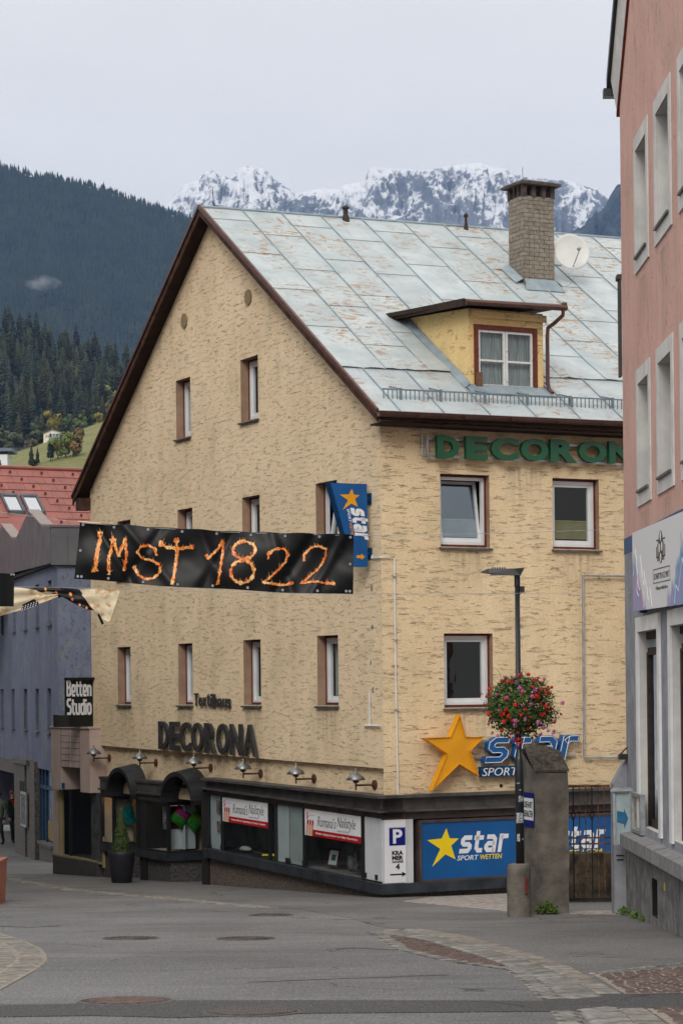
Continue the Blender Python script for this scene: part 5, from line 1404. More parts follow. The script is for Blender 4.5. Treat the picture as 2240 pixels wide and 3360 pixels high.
for q in ((-2.62, -2.20, -3.27, -3.235), (-2.62, -2.20, -2.975, -2.94), (-2.62, -2.585, -3.235, -2.975), (-2.235, -2.20, -3.235, -2.975)): b.fbox(FT, *q, 0, .025)
b.build('frame', mat('mahogany_frame', S(96, 48, 40), S(72, 36, 30), sc=12), pf)
b = MB(); b.fbox(FT, -2.585, -2.235, -3.235, -2.975, 0, .012); b.build('mount_card', M_signw, pf)
b = MB(); b.fbox(FT, -2.49, -2.33, -3.16, -3.05, .012, .015); b.build('print', mat('blue_print', S(96, 118, 130), S(54, 74, 88), sc=16), pf)
b = MB(); b.lathe([(.05, -3.29), (.075, -3.2), (.07, -3.08), (.075, -3.05), (.06, -3.05), (.05, -3.2)], c=(.38, 1.98, 0), n=16); tag(b.build('vase', mat('grey_ceramic', S(150, 150, 148), S(120, 120, 118), sc=9), None, HF, (.38, 1.98, -3.29), True), 'squat grey ceramic vase beside the framed picture', 'vase')
b = MB(); b.lathe([(.05, -3.30), (.06, -3.2), (.035, -3.1), (.05, -3.0), (.03, -2.93), (.035, -2.88), (.01, -2.84)], c=(.34, 1.74, 0), n=14); tag(b.build('figurine', mat('mottled_plaster', S(140, 138, 132), S(70, 68, 66), sc=22), None, HF, (.34, 1.74, -3.3), True), 'slim mottled figurine standing beside the vase', 'figurine')
b = MB(); b.prism([(.1, 1.5, -3.29), (.45, 1.35, -3.285), (.5, .9, -3.28), (.15, 1.0, -3.285)], (0, 0, .035)); tag(b.build('flat_box', M_dark, None, HF, (.3, 1.2, -3.29)), 'flat dark box lying on the pebbles of the display', 'box')
yf = thing('yellow_angle', 'yellow angled strip standing in the display under the first poster', 'display stand', (.3, 4.9, -3.24), HF)
b = MB(); b.prism([(.3, 4.62, -3.22), (.3, 4.56, -3.22), (.35, 4.66, -2.8), (.35, 4.74, -2.8)], (.02, 0, 0)); b.build('upright', M_lemon, yf)
b = MB(); b.prism([(.3, 4.62, -3.22), (.3, 4.62, -3.17), (.12, 5.2, -3.21), (.1, 5.2, -3.24)], (.03, 0, 0)); b.build('foot', M_lemon, yf)
b = MB(); b.lathe([(.02, .0), (.09, .01), (.10, .05), (.06, .09), (.01, .1)], c=(.2, 6.2, -3.21), n=10); b.v = [(v[0], (v[1] - 6.2) * 2.2 + 6.15, v[2]) for v in b.v]
tag(b.build('pale_stone', mat('pale_shell', S(196, 194, 186), S(160, 158, 150), sc=14), None, HF, (.2, 6.15, -3.21), True), 'pale shell like ornament on the pebbles under the first poster', 'ornament')
# posters behind the glass
def poster(y0, y1, label, small):
    t = thing('shop_poster', label, 'poster', (-.105, (y0 + y1) / 2, -2.64), HF)
    T = lambda a, bb, d: FG(lerp(-y0, -y1, a), bz(lerp(y0, y1, a), lerp(-2.745 + .13, -2.14, bb), lerp(.0200, .019, bb)), d)
    b = MB().fbox(T, 0, 1, 0, 1, .101, .105); b.build('sheet', M_signw, t)
    b = MB().fbox(T, .14, 1, 0, .25, .105, .107); b.build('red_bar', M_red, t)
    b = MB(); b.text(T, "Romaná's", .23, .56, .40, .80, .105, .107, -.006, .32); b.text(T, 'Nailstyle', .58, .90, .36, .86, .105, .107, -.006, .32); b.text(T, '+43 676 / 735 73 50', .58, .78, .31, .36, .105, .107, 0, 0); b.build('lettering', M_ink, t)
    b = MB(); b.text(T, small, .20, .93, .07, .17, .107, .109, .0, 0); b.build('lettering', M_signw, t)
    for k in range(3):
        b = MB(); c0 = .015 + k * .045; b.fpoly(T, [(c0, .02), (c0 + .035, .02), (c0 + .06, .42), (c0 + .055, .55), (c0 + .035, .56), (c0 + .02, .40)], .105, .107); b.build('printed_finger', mat('skin_print', S(214, 168, 140), S(196, 146, 118), sc=20), t)
        b = MB(); b.fpoly(T, [(c0 + .03, .42), (c0 + .055, .42), (c0 + .062, .58), (c0 + .045, .62), (c0 + .03, .55)], .107, .109); b.build('printed_nail', M_red, t)
    b = MB(); b.stroke(T, [(.04, .62), (.07, .75), (.05, .90), (.03, .80), (.05, .68), (.03, .64)], .012, .105, .107); b.stroke(T, [(.09, .78), (.18, .78)], .012, .105, .107); b.build('emblem', M_red, t)
poster(6.56, 4.43, 'white and red nail salon poster in the left shop pane', 'Permanent Make-Up · Nagelverlängerung · Maniküre · Gutscheine')
poster(2.88, .64, 'white and red nail salon poster in the pane next to the white corner panel', 'SPA-Maniküre · Nageldesign mit Accessoires · French · Fußpflege · Wimpernverlängerung')

# ---- letters on the gable
lt = thing('wall_lettering', 'large dark metal letters above the shop windows on the gable', 'sign', (-.05, 7.35, -1.3), HF)
x = 9.84; LW = {'D': .60, 'E': .56, 'C': .60, 'O': .66, 'R': .60, 'N': .62, 'A': .70}
tot = sum(LW[c] for c in 'DECORONA'); y = 9.84; kk = (9.84 - 4.88) / tot
for c in 'DECORONA':
    w_ = LW[c] * kk * .86; zt_ = -.672 + (9.84 - y) * -.006; zb_ = -1.262 + (9.84 - y) * -.013
    b = MB().text(FG, c, -y, -y + w_, zb_, zt_, .05, .11, .02); b.build('letter', M_dlet, lt); y -= LW[c] * kk
lt2 = thing('wall_lettering', 'small dark metal letters above the large ones on the gable', 'sign', (-.03, 7.1, -.3), HF)
y = 8.05
for c, w_ in zip('Textilhaus', (.22, .2, .2, .16, .09, .09, .2, .2, .2, .19)):
    hi = -.085 + (8.05 - y) * -.022; tall = c in 'Ttlhi'
    b = MB().text(FG, c, -y, -y + w_ * .86, -.345 + (8.05 - y) * -.022, hi if tall else hi - .075, .03, .055, .008); b.build('letter', M_dlet, lt2); y -= w_ * 1.04
# green letters under the eaves
gl = thing('wall_lettering', 'green raised letters under the gutter of the yellow house', 'sign', (3.0, -.02, 4.0), HF)
for c, (x0, x1) in zip('DECORONA', ((1.02, 1.46), (1.60, 2.04), (2.11, 2.68), (2.73, 3.30), (3.345, 3.91), (3.945, 4.55), (4.60, 5.12), (5.16, 5.72))):
    zt = 4.375 + .012 * (x0 - 1.02); b = MB().text(FR, c, x0, x1, zt - .40, zt, .12, .20, .05); b.build('letter', M_green, gl)
b = MB(); b.box(.86, 5.8, -.10, -.075, 4.00, 4.035); b.box(.86, 5.8, -.10, -.075, 4.30, 4.335); b.box(.86, .90, -.10, -.07, 3.98, 4.37); b.build('rail', M_steel, gl)
b = MB(); b.tube([(.80, -.06, 4.5), (.80, -.06, 4.02), (.9, -.06, 4.0)], .012, 6); b.build('cable_tube', M_steel, gl)

# ---- projecting blue sign on the corner
ps = thing('projecting_sign', 'tapering blue projecting sign with an orange star near the house corner', 'sign', (0, .33, 2.1), HF)
yp = .33
FS = lambda a, bb, d: (a, yp - d, bb)
sh = [(-.366, 2.087), (-.09, 2.098), (-.09, 3.532), (-.815, 3.532)]
b = MB(); b.fpoly(FS, sh, -.16, 0); b.build('sign_box', M_blue, ps)
b = MB(); b.add([FS(-.366 - .004, 2.083, .004), FS(-.819, 3.536, .004), FS(-.819, 3.536, -.164), FS(-.366 - .004, 2.083, -.164), FS(-.366, 2.087, .004), FS(-.790, 3.532, .004), FS(-.790, 3.532, -.164), FS(-.34, 2.087, -.164)], [(0, 1, 2, 3), (0, 4, 5, 1), (1, 5, 6, 2)]); b.build('side_panel', M_blued, ps)
b = MB(); s0 = [(1.174, -2.475), (1.08, -2.65), (.788, -2.668), (1.047, -2.831), (.882, -3.134), (1.146, -2.93), (1.351, -3.026), (1.266, -2.783), (1.422, -2.664), (1.235, -2.655)]
b.fpoly(FS, [(-.42 + (x - 1.12) * .62, 3.28 + (y + 2.76) * .56) for x, y in reversed(s0)], 0, .005); b.build('printed_star', M_yellow, ps)
FV = lambda a, bb, d: FS(-.13 - bb * 1.0 - 0 * a, 3.10 - a, d)        # text turned to run downwards
FV2 = lambda a, bb, d: FS(-.42 + .18 * a + bb, 3.11 - a, d)
word_star(FV2, 0, .56, .0, .30, 0, .005, .25, .12, parent=ps, m_=M_signw)
b = MB(); b.text(FV2, 'SPORT', .02, .25, -.075, -.025, 0, .005, .01, .1); b.build('lettering', M_signw, ps)
b = MB(); b.text(FV2, 'WETTEN', .26, .52, -.075, -.025, 0, .005, .01, .1); b.build('lettering', M_yellow, ps)
b = MB(); b.fpoly(FS, [(-.31, 2.24), (-.22, 2.24), (-.22, 2.21), (-.145, 2.265), (-.22, 2.32), (-.22, 2.29), (-.31, 2.29)], 0, .005); b.build('arrow', M_yellow, ps)
for z in (3.28, 2.33): b = MB(); b.box(-.09, .02, yp + .05, yp + .11, z - .03, z + .03); b.box(-.015, .0, yp - .0, yp + .16, z - .1, z + .1); b.build('bracket', M_blued, ps)
# white conduits
def conduit(name, paths, m_, r, label, clips=()):
    t = thing(name, label, 'pipe', paths[0][0], HF)
    b = MB()
    for p in paths: b.tube(p, r, 6)
    b.build('tube', m_, t)
    for c in clips: b = MB(); b.box(c[0] - .02, c[0] + .02, c[1] - .02, c[1] + .03, c[2] - .02, c[2] + .02); b.build('clip', M_steel, t)
conduit('cable_conduit', [[(0.0, .32, 2.30), (-.03, .3, 2.24), (-.03, -.02, 2.24), (.0, -.03, 2.236), (.24, -.03, 2.236), (.243, -.03, 0), (.26, -.03, -1.3), (.262, -.03, -1.86), (.36, -.06, -1.87)]], M_white, .014, 'thin white conduit running down the wall from the projecting sign', [(.243, -.03, 1.9), (.25, -.03, .8), (.255, -.03, -.4)])
conduit('gas_pipe', [[(5.4, -.07, 1.99), (4.09, -.07, 1.976), (4.08, -.07, 0), (4.07, -.07, -1.31), (5.4, -.07, -1.335)]], M_steel, .024, 'grey metal pipe bent round on the wall beside the neon sign', [(4.085, -.07, .95), (4.075, -.07, -.45), (4.45, -.07, 1.98), (4.45, -.07, -1.32), (4.8, -.07, -1.32)])
conduit('cable_stub', [[(-.03, .43, -.08), (-.03, .435, -.655)], [(-.035, .64, -.668), (-.035, .06, -.668)]], M_white, .018, 'short white conduit stub on the gable near the corner')

# ---- wall lamps
first = None
LP = [(13.19, -1.53, 'at the left end beside the beige portal'), (10.45, -1.57, 'between the two arched hoods'), (7.56, -1.60, 'right of the second arched hood'), (5.18, -1.645, 'fourth from the left, above the white panels'), (2.87, -1.673, 'fifth from the left, below the last gable window'), (.50, -1.705, 'nearest the house corner')]
for y, z, w_ in LP:
    lab = 'polished cone wall lamp on the gable, ' + w_
    if first is None:
        t = thing('wall_lamp', lab, 'lamp', (0, 0, 0), HF, 'wall lamps over the shop windows'); first = t
        b = MB(); b.lathe([(.085, -.10), (.085, -.075), (.05, -.06), (.001, -.058)], n=14, axis='x'); b.build('wall_plate', M_brown, t)
        b = MB(); b.tube([(.06, 0, 0), (-.10, 0, .0), (-.28, 0, .0)], .018, 6); b.tube([(-.28, 0, -.08), (-.28, 0, .06)], .016, 6); b.build('arm', M_brown, t)
        b = MB(); b.lathe([(.03, .04), (.055, .06), (.05, .10)], c=(-.28, 0, 0), n=12); b.build('socket', M_brown, t)
        b = MB(); b.lathe([(.165, .09), (.17, .10), (.13, .155), (.06, .205), (.02, .24), (.018, .265), (.022, .28), (.004, .295)], c=(-.28, 0, 0), n=24); b.lathe([(.158, .092), (.12, .148), (.002, .16)], c=(-.28, 0, 0), n=24); b.build('shade', M_chrome, t, smooth=True)
    else:
        t = copy_tree(first); t['label'] = lab
    t.matrix_world = HF @ Matrix.Translation((.0, y, z))
# patches of bare render along the corner
for y, z, w_, h_ in ((.36, 1.72, .05, .14), (.35, 1.05, .05, .08), (.42, .42, .03, .1), (.36, -.05, .04, .12)):
    b = MB(); b.lathe([(w_, 0), (w_ * .6, .006), (.001, .008)], c=(-.002, y, z), n=9, axis='x'); b.v = [(v[0], v[1] + R(-.012, .012), z + (v[2] - z) * h_ / w_ / 2 + R(-.02, .02)) for v in b.v]; b.build('bare_patch', mat('bare_render', S(150, 150, 148), S(118, 118, 116), sc=30), house)
for x, z in ((2.36, -1.773), (3.72, -1.60)):
    b = MB(); b.lathe([(.035, .0), (.03, .012), (.022, .008), (.001, .004)], c=(x, 0, z), n=12, axis='y'); b.build('pipe_hole', M_ink, house)

# ================================================================== pink house (frame PF, facade x=0 looks towards -x)
pk = thing('pink_house', 'pink plastered house with a grey ground floor at the right edge', 'house', (0, 32.3, -3.4), PF)
YF, YN = 32.3, 15.0
def ptop(a): y = -a; return min(8.35 + (32.45 - y) * .985, 8.35 + (32.45 - 25) * .985)
PW = []
for y0, y1 in ((30.72, 29.37), (28.77, 27.33), (26.74, 25.30), (24.7, 23.3)):
    for z0, z1 in ((5.62, 7.48), (2.43, 4.30)): PW.append((-y0, -y1, z0, z1))
PH = [(a0 + .17, a1 - .17, z0 + .20, z1 - .20) for a0, a1, z0, z1 in PW]
wall(FG, -YF, -YN, lambda a: 2.10, ptop, PH, breaks=(-25.0,)).build('pink_wall', M_pink, pk)
GD = [(-30.96, -28.68, -1.98, .92), (-27.91, -25.6, -1.98, .92), (-24.9, -22.6, -1.98, .92)]
GH = [(a0 + .22, a1 - .20, -1.94, .72) for a0, a1, z0, z1 in GD]
wall(FG, -YF, -YN, lambda a: -2.25, lambda a: 1.88, GH).build('grey_wall', M_grey, pk)
b = MB(); b.box(-.004, .3, YN, YF + .004, 1.88, 2.10); b.build('blue_band', mat('blue_band_paint', S(72, 96, 128), S(62, 84, 114), sc=4, rough=.9), pk)
BH = (-29.55, -29.05, -3.05, -2.55)
wall(FG, -YF, -YN, lambda a: -4.2, lambda a: -2.25, [BH], d=.03).build('plinth_wall', M_plinth, pk)
b = MB(); reveal(b, FG, BH, .25, .03); b.fbox(FG, BH[0], BH[1], BH[2], BH[3], -.24, -.22); b.build('cellar_opening', M_dark, pk)
b = MB(); b.add([(-.0, YF, -4.2), (9, YF, -4.2), (9, YF, 8.3), (0, YF, 8.3)], [(0, 3, 2, 1)]); b.add([(0, YN, -3), (9, YN, -3), (9, YN, 14), (0, YN, 14)], [(0, 1, 2, 3)]); b.add([(9, YN, -4), (9, YF, -4), (9, YF, 9), (9, YN, 14)], [(0, 1, 2, 3)]); b.build('side_wall', M_pink, pk)
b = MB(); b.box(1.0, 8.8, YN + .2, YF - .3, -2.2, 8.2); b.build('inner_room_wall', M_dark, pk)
for h, q in zip(PH, PW):
    b = MB()
    for r_ in ((q[0], h[0], q[2], q[3]), (h[1], q[1], q[2], q[3]), (h[0], h[1], q[2], h[2]), (h[0], h[1], h[3], q[3])): b.fbox(FG, *r_, .002, .022)
    w = b.build('window_surround', M_surround, pk)
    b = MB(); reveal(b, FG, h, .34, .0); b.build('reveal', M_surround, w)
    b = MB()
    for r_ in ((h[0], h[0] + .07, h[2], h[3]), (h[1] - .07, h[1], h[2], h[3]), (h[0] + .07, h[1] - .07, h[2], h[2] + .07), (h[0] + .07, h[1] - .07, h[3] - .07, h[3]), ((h[0] + h[1]) / 2 - .05, (h[0] + h[1]) / 2 + .05, h[2] + .07, h[3] - .07)): b.fbox(FG, *r_, -.34, -.27)
    b.build('window_frame', M_pvc, w)
    b = MB(); b.fbox(FG, h[0] + .07, h[1] - .07, h[2] + .07, h[3] - .07, -.31, -.30); b.build('pane', M_glass, w)
    b = MB(); b.fbox(FG, h[0] - .02, h[1] + .02, h[2] - .02, h[2] + .012, -.27, .055); b.build('sill', M_sill, w)
for h, q in zip(GH, GD):
    b = MB()
    for r_ in ((q[0], h[0], q[2], q[3]), (h[1], q[1], q[2], q[3]), (h[0], h[1], h[3], q[3])): b.fbox(FG, *r_, .002, .035)
    w = b.build('window_surround', M_white, pk)
    b = MB(); reveal(b, FG, h, .17, .0); b.build('reveal', M_surround, w)
    b = MB()
    for r_ in ((h[0], h[0] + .12, h[2], h[3] - .28), (h[1] - .12, h[1], h[2], h[3] - .28), (h[0] + .12, h[1] - .12, h[2], h[2] + .10), (h[0], h[1], h[3] - .10, h[3]), (h[0] + .12, h[1] - .12, h[3] - .32, h[3] - .22)): b.fbox(FG, *r_, -.17, -.09)
    b.build('window_frame', mat('dark_brown_frame', S(58, 46, 40), S(42, 34, 30), sc=9), w)
    b = MB(); b.fbox(FG, h[0] + .12, h[1] - .12, h[2] + .1, h[3] - .1, -.14, -.13); b.build('pane', M_mirror, w)
    b = MB(); b.add([FG(q[0] - .6 if q[0] < -30 else q[0] - .2, -2.06, .0), FG(q[1] + .45, -2.06, 0), FG(q[1] + .45, -2.10, .20), FG(q[0] - .6 if q[0] < -30 else q[0] - .2, -2.10, .20), FG(q[0] - .6 if q[0] < -30 else q[0] - .2, -2.27, 0), FG(q[1] + .45, -2.27, 0), FG(q[1] + .45, -2.27, .20), FG(q[0] - .6 if q[0] < -30 else q[0] - .2, -2.27, .20)],
                     [(0, 1, 2, 3), (3, 2, 6, 7), (0, 3, 7, 4), (1, 5, 6, 2), (4, 7, 6, 5)]); b.build('sill', mat('grey_sill_stone', S(134, 134, 134), S(112, 112, 113), sc=6, rough=.85), w)
h = GH[0]
b = MB().text(FG, 'IMAGEFILM', h[0] + .55, h[1] + .9, -1.42, -1.17, -.128, -.125, .01); b.v = [v for v in b.v]; b.build('window_lettering', M_signw, pk)
# roof edge: slab rising towards us, verge board, soffit, gutter end
def PV(y, dz, x): return (x, y, 8.86 + (32.45 - y) * .985 + dz)
b = MB(); b.hexa([PV(32.62, -.02, -.15), PV(32.62, -.02, 9), PV(25, -.02, 9), PV(25, -.02, -.15), PV(32.62, .16, -.15), PV(32.62, .16, 9), PV(25, .16, 9), PV(25, .16, -.15)])
b.build('roof', mat('dark_metal_roof', S(48, 48, 52), S(38, 38, 42), sc=2, rough=.5), pk)
b = MB(); b.hexa([PV(32.42, -.62, -.02), PV(25, -.62, -.02), PV(25, -.62, .02), PV(32.42, -.62, .02), PV(32.5, -.03, -.10), PV(25, -.03, -.10), PV(25, -.03, .02), PV(32.5, -.03, .02)]); b.build('verge_soffit', M_surround, pk)
b = MB(); b.hexa([PV(32.42, -.66, -.035), PV(25, -.66, -.035), PV(25, -.66, .02), PV(32.42, -.66, .02), PV(32.42, -.60, -.035), PV(25, -.60, -.035), PV(25, -.60, .02), PV(32.42, -.60, .02)]); b.build('verge_trim', M_redwood, pk)
b = MB(); b.box(-.19, 4, 32.60, 32.76, 8.58, 8.70); b.build('gutter', M_black, pk)
b = MB(); b.box(-.035, .0, 32.32, 32.5, 4.46, 5.86); b.box(-.06, .0, 32.3, 32.52, 5.86, 5.93); b.build('flue_box', mat('brown_flue', S(70, 62, 58), S(56, 50, 48), sc=3), pk)
# wing wall beside the gate
b = MB(); b.prism([(-.20, 32.25, -4.2), (.06, 32.25, -4.2), (.06, 32.25, -.98), (.0, 32.25, -1.07), (-.20, 32.25, -1.43)], (0, .35, 0)); b.build('wing_wall', M_grey, pk)
b = MB(); b.box(-.17, -.06, 32.235, 32.25, -2.47, -2.455); b.box(-.16, -.07, 32.235, 32.25, -2.53, -2.515); b.build('old_bolt', M_iron, pk)
b = MB(); b.box(-.005, .002, 28.35, 28.42, -2.62, -2.52); b.v = [(v[0] - .03, v[1], v[2]) for v in b.v]; b.build('yellow_mark', M_lemon, pk)
b = MB(); b.box(-.12, -.0, 32.15, 32.3, -1.08, -1.0); b.tube([(-.1, 32.2, -1.0), (-.0, 32.2, -.9)], .012, 5); b.build('floodlight', M_black, pk)
# film company board
fbd = thing('company_board', 'white board with violet mountains and a film reel logo on the pink house', 'sign', (-.12, 28, .95), PF)
YB0, YB1 = 30.42, 22.5
bt = lambda y, f: lerp(lerp(.995, .925, (YB0 - y) / 4.6), lerp(2.06, 2.0, (YB0 - y) / 4.6), f)
FB = lambda a, bb, d: FG(-lerp(YB0, YB1, a), bt(lerp(YB0, YB1, a), bb), d)
t = NT('board_print'); o_ = t.n('TexCoord').outputs['Object']; sp = t.n('SeparateXYZ', Vector=o_)
yy = sp.outputs['Y']; zz = sp.outputs['Z']
def tri(c, w_, hgt):      # painted wash shaped like a mountain: height minus distance
    dd = t.math('MULTIPLY', t.math('ABSOLUTE', t.math('SUBTRACT', yy, c)), hgt / w_)
    e = t.math('SUBTRACT', t.math('SUBTRACT', hgt, dd), zz)
    e = t.math('ADD', e, t.math('MULTIPLY', t.math('SUBTRACT', t.noise(o_, 4, 4), .5), .8))
    return t.ramp(e, [(.0, 0.0), (.22, 1.0)])
wash = t.math('MAXIMUM', tri(2.28, 1.25, .95), tri(-2.3, 1.7, .95))
wc = t.ramp(t.noise(o_, 1.7, 4, .6, .6), [(.35, S(176, 128, 168)), (.5, S(140, 150, 196)), (.65, S(98, 150, 190))])
t.color(t.mixc(wash, S(216, 218, 222), wc)); t.rough(.45)
M_print = t.m
b = MB().fbox(FB, 0, 1, 0, 1, .10, .13); b.build('board', M_print, fbd)
af = lambda y: (YB0 - y) / (YB0 - YB1)
b = MB()
for pl in ([(30.33, .45), (30.12, .78), (29.95, .55), (29.85, .32), (29.70, .25)], [(30.05, .62), (29.92, .42), (30.0, .25), (29.85, .18)], [(29.85, .45), (29.62, .68), (29.45, .42), (29.3, .3)], [(29.55, .25), (29.30, .48), (29.12, .3), (29.35, .02)], [(29.25, .04), (29.02, .28), (28.88, .1), (28.75, .25), (28.55, .02)], [(26.62, .02), (26.5, .22), (26.3, .15), (26.0, .5), (25.6, .2)]):
    b = MB().stroke(FB, [(af(y), z) for y, z in pl], .006, .13, .133); b.build('printed_peak', M_signw, fbd)
b = MB(); yc = 27.72
for k in range(20):
    pass
FBc = lambda a, bb, d: FB(af(yc - a), bb, d)
def ell(cx_, cy_, rx, ry, n=20): return [(cx_ + rx * math.cos(2 * math.pi * k / n), cy_ + ry * math.sin(2 * math.pi * k / n)) for k in range(n)]
b.fpoly(FBc, ell(0, .70, .20, .19), .13, .133)
b.build('reel_logo', M_inkgrey, fbd)
for cx_, cy_ in ((0, .82), (0, .575), (-.105, .69), (.105, .70)):
    b = MB(); b.fpoly(FBc, ell(cx_, cy_, .05, .055, 14), .133, .135); b.build('reel_hole', M_signw, fbd)
b = MB()
for k in range(9):
    a = -.36 + k * .09
    if abs(a) > .12: b.fbox(FBc, a - .018, a + .018, .54 + (.04 if abs(a) > .3 else 0), .84 - abs(a) * .35, .13, .134)
for z in (.58, .78): b.fbox(FBc, -.38, -.18, z, z + .015, .13, .134); b.fbox(FBc, .18, .38, z, z + .015, .13, .134)
b.build('comb_logo', M_inkgrey, fbd)
b = MB(); b.text(FBc, 'SCHNITTPLATZ IMST', -.62, .68, .335, .405, .13, .133, 0)
for z in (.29, .45): b.fbox(FBc, -.70, .76, z, z + .010, .13, .133)
b.fbox(FBc, -.70, -.69, .29, .46, .13, .133); b.fbox(FBc, .75, .76, .29, .46, .13, .133)
b.text(FBc, 'Filmproduktion', -.46, .56, .195, .255, .13, .133, 0); b.build('lettering', M_inkgrey, fbd)
b = MB()
for y in (30.0, 28.0, 26.0): b.box(-.10, 0, y - .03, y + .03, .96, 1.0); b.box(-.10, 0, y - .03, y + .03, 1.9, 1.94)
b.build('bracket', M_black, fbd)
# notice cases
nf = Matrix.Translation((3.83, 31.72, 0)) @ Matrix.Rotation(rad(-16), 4, 'Z')
nc_ = thing('notice_case', 'silver glazed notice case with a blue poster beside the gate', 'notice case', (.14, .1, -2.27), nf)
b = MB(); b.box(0, .29, .03, .16, -2.27, -1.50); b.box(0, .03, 0, .03, -2.24, -1.53); b.box(.23, .29, 0, .03, -2.24, -1.53); b.box(0, .29, 0, .03, -2.27, -2.24); b.box(0, .29, 0, .03, -1.53, -1.50); b.build('case', M_steel, nc_)
b = MB(); b.add([(-.03, -.05, -1.495), (.30, -.05, -1.485), (.30, .17, -1.46), (-.03, .17, -1.47), (-.03, -.05, -1.515), (.30, -.05, -1.505), (.30, .17, -1.48), (-.03, .17, -1.49)], [(0, 1, 2, 3), (7, 6, 5, 4), (0, 4, 5, 1), (1, 5, 6, 2), (0, 3, 7, 4)]); b.build('rain_cap', M_steel, nc_)
b = MB(); b.box(.03, .23, .022, .028, -2.24, -1.53); b.build('notice_sheet', mat('notice_paper', S(196, 200, 202), S(170, 176, 180), sc=4), nc_)
b = MB(); b.fpoly(FR, [(.05, -1.95), (.15, -1.98), (.15, -2.05), (.21, -1.9), (.15, -1.75), (.15, -1.81), (.05, -1.79)], -.022, -.019); b.build('printed_arrow', mat('poster_blue', S(22, 112, 156), S(16, 96, 140), sc=9), nc_)
b = MB(); b.box(.03, .23, .008, .012, -2.24, -1.53); b.build('pane', M_shopglass, nc_)
nc2 = thing('notice_case', 'narrow silver notice case with an old leaflet, right of the blue poster case', 'notice case', (0, 31.0, -2.05), PF)
b = MB()
for q in ((-31.35, -31.25, -2.05, -1.5), (-30.45, -30.35, -2.05, -1.5), (-31.25, -30.45, -2.05, -2.0), (-31.25, -30.45, -1.55, -1.5)): b.fbox(FG, *q, .0, .07)
b.build('case', M_steel, nc2)
b = MB(); b.fbox(FG, -31.25, -30.45, -2.0, -1.55, .01, .03); b.build('notice_sheet', mat('old_leaflet', S(178, 170, 140), S(110, 98, 76), sc=7), nc2)

# ================================================================== gate, concrete pillar
pl = Matrix.Translation((2.90, 32.72, 0)) @ Matrix.Rotation(rad(15), 4, 'Z')
cp = thing('gate_pillar', 'old concrete gate pillar with a slanting top and a weedy foot', 'pillar', (0, 0, -3.35), pl)
b = MB(); n = 8
for i in range(n + 1):
    f = i / n
    for (x, y) in ((-.20, -.32), (.30, -.32), (.30, .34), (-.20, .34)):
        zt = -1.27 if y < 0 else -.93
        b.v.append((x + R(-.008, .008), y + R(-.008, .008), lerp(-3.6, zt, f)))
for i in range(n):
    for k in range(4):
        o = i * 4; b.face((o + k, o + (k + 1) % 4, o + 4 + (k + 1) % 4, o + 4 + k))
b.build('shaft', M_concrete, cp)
o_ = [(-.21, -.33, -1.265), (.31, -.33, -1.255), (.31, .0, -1.0), (.20, .35, -.92), (-.12, .35, -.92), (-.21, .0, -1.03)]
b = MB(); b.prism(o_, (0, 0, .035)); b.build('coping', mat('mossy_coping', S(104, 96, 84), S(58, 54, 46), sc=16, rough=.98, bump=1, bsc=30, bdist=.02), cp)
wl = D.objects  # (no-op)
asg = thing('keep_clear_sign', 'small white sign with blue ends on the side of the concrete pillar', 'sign', (-.21, 0, -2.1), pl)
FL = lambda a, bb, d: (-.205 - d, -a, bb)
b = MB().fbox(FL, -.22, .26, -2.06, -1.56, .003, .012); b.build('plate', M_navy, asg)
b = MB().fbox(FL, -.22, .26, -1.96, -1.64, .012, .014); b.build('white_field', M_signw, asg)
b = MB(); b.text(FL, 'AUSFAHRT', -.18, .22, -1.785, -1.69, .014, .016, .02); b.text(FL, 'FREIHALTEN', -.19, .23, -1.915, -1.82, .014, .016, .02); b.build('lettering', M_ink, asg)
gf = Matrix.Translation((3.20, 33.35, 0)) @ Matrix.Rotation(rad(2), 4, 'Z')
gt_ = thing('iron_gate', 'rusty wrought iron gate between the concrete pillar and the pink house', 'gate', (.4, 0, -3.25), gf)
b = MB(); b.box(0, .78, -.02, .02, -1.53, -1.49); b.build('top_rail', M_rust, gt_)
for z in (-2.28, -2.37): b = MB(); b.box(0, .80, -.015, .015, z - .012, z + .012); b.build('middle_rail', M_rust, gt_)
b = MB(); b.box(0, .82, -.02, .02, -3.22, -3.17); b.build('bottom_rail', M_iron, gt_)
b = MB(); b.box(0, .05, -.025, .025, -3.30, -1.49); b.build('hinge_stile', M_rust, gt_)
b = MB(); b.box(.80, .84, -.025, .025, -3.28, -1.49); b.build('lock_stile', M_rust, gt_)
for k in range(7):
    x = .14 + k * .093; dec = k in (1, 4)
    b = MB()
    if dec:
        b.tube([(x, 0, -3.18), (x, 0, -1.98)], .011, 6); b.tube([(x, 0, -1.88), (x, 0, -1.52)], .011, 6)
        b.tube([(x + .03 * math.sin(2 * math.pi * j / 10), 0, -1.93 + .05 * math.cos(2 * math.pi * j / 10)) for j in range(11)], .009, 5)
        b.lathe([(.02, -.02), (.02, .02)], c=(x, 0, -1.87), n=8); b.lathe([(.02, -.02), (.02, .02)], c=(x, 0, -1.99), n=8)
        b.build('ornament_bar', M_iron, gt_)
    else:
        b.tube([(x, 0, -3.18), (x, 0, -1.52)], .0085, 5); b.build('gate_bar', M_rust, gt_)
b = MB(); b.box(-.16, .0, -.03, .03, -1.72, -1.62); b.box(-.16, .0, -.03, .03, -3.0, -2.92); b.build('hinge', M_iron, gt_)
bw = thing('low_wall', 'dark mossy low wall behind the rusty gate', 'wall', (3.9, 36.1, -3.5))
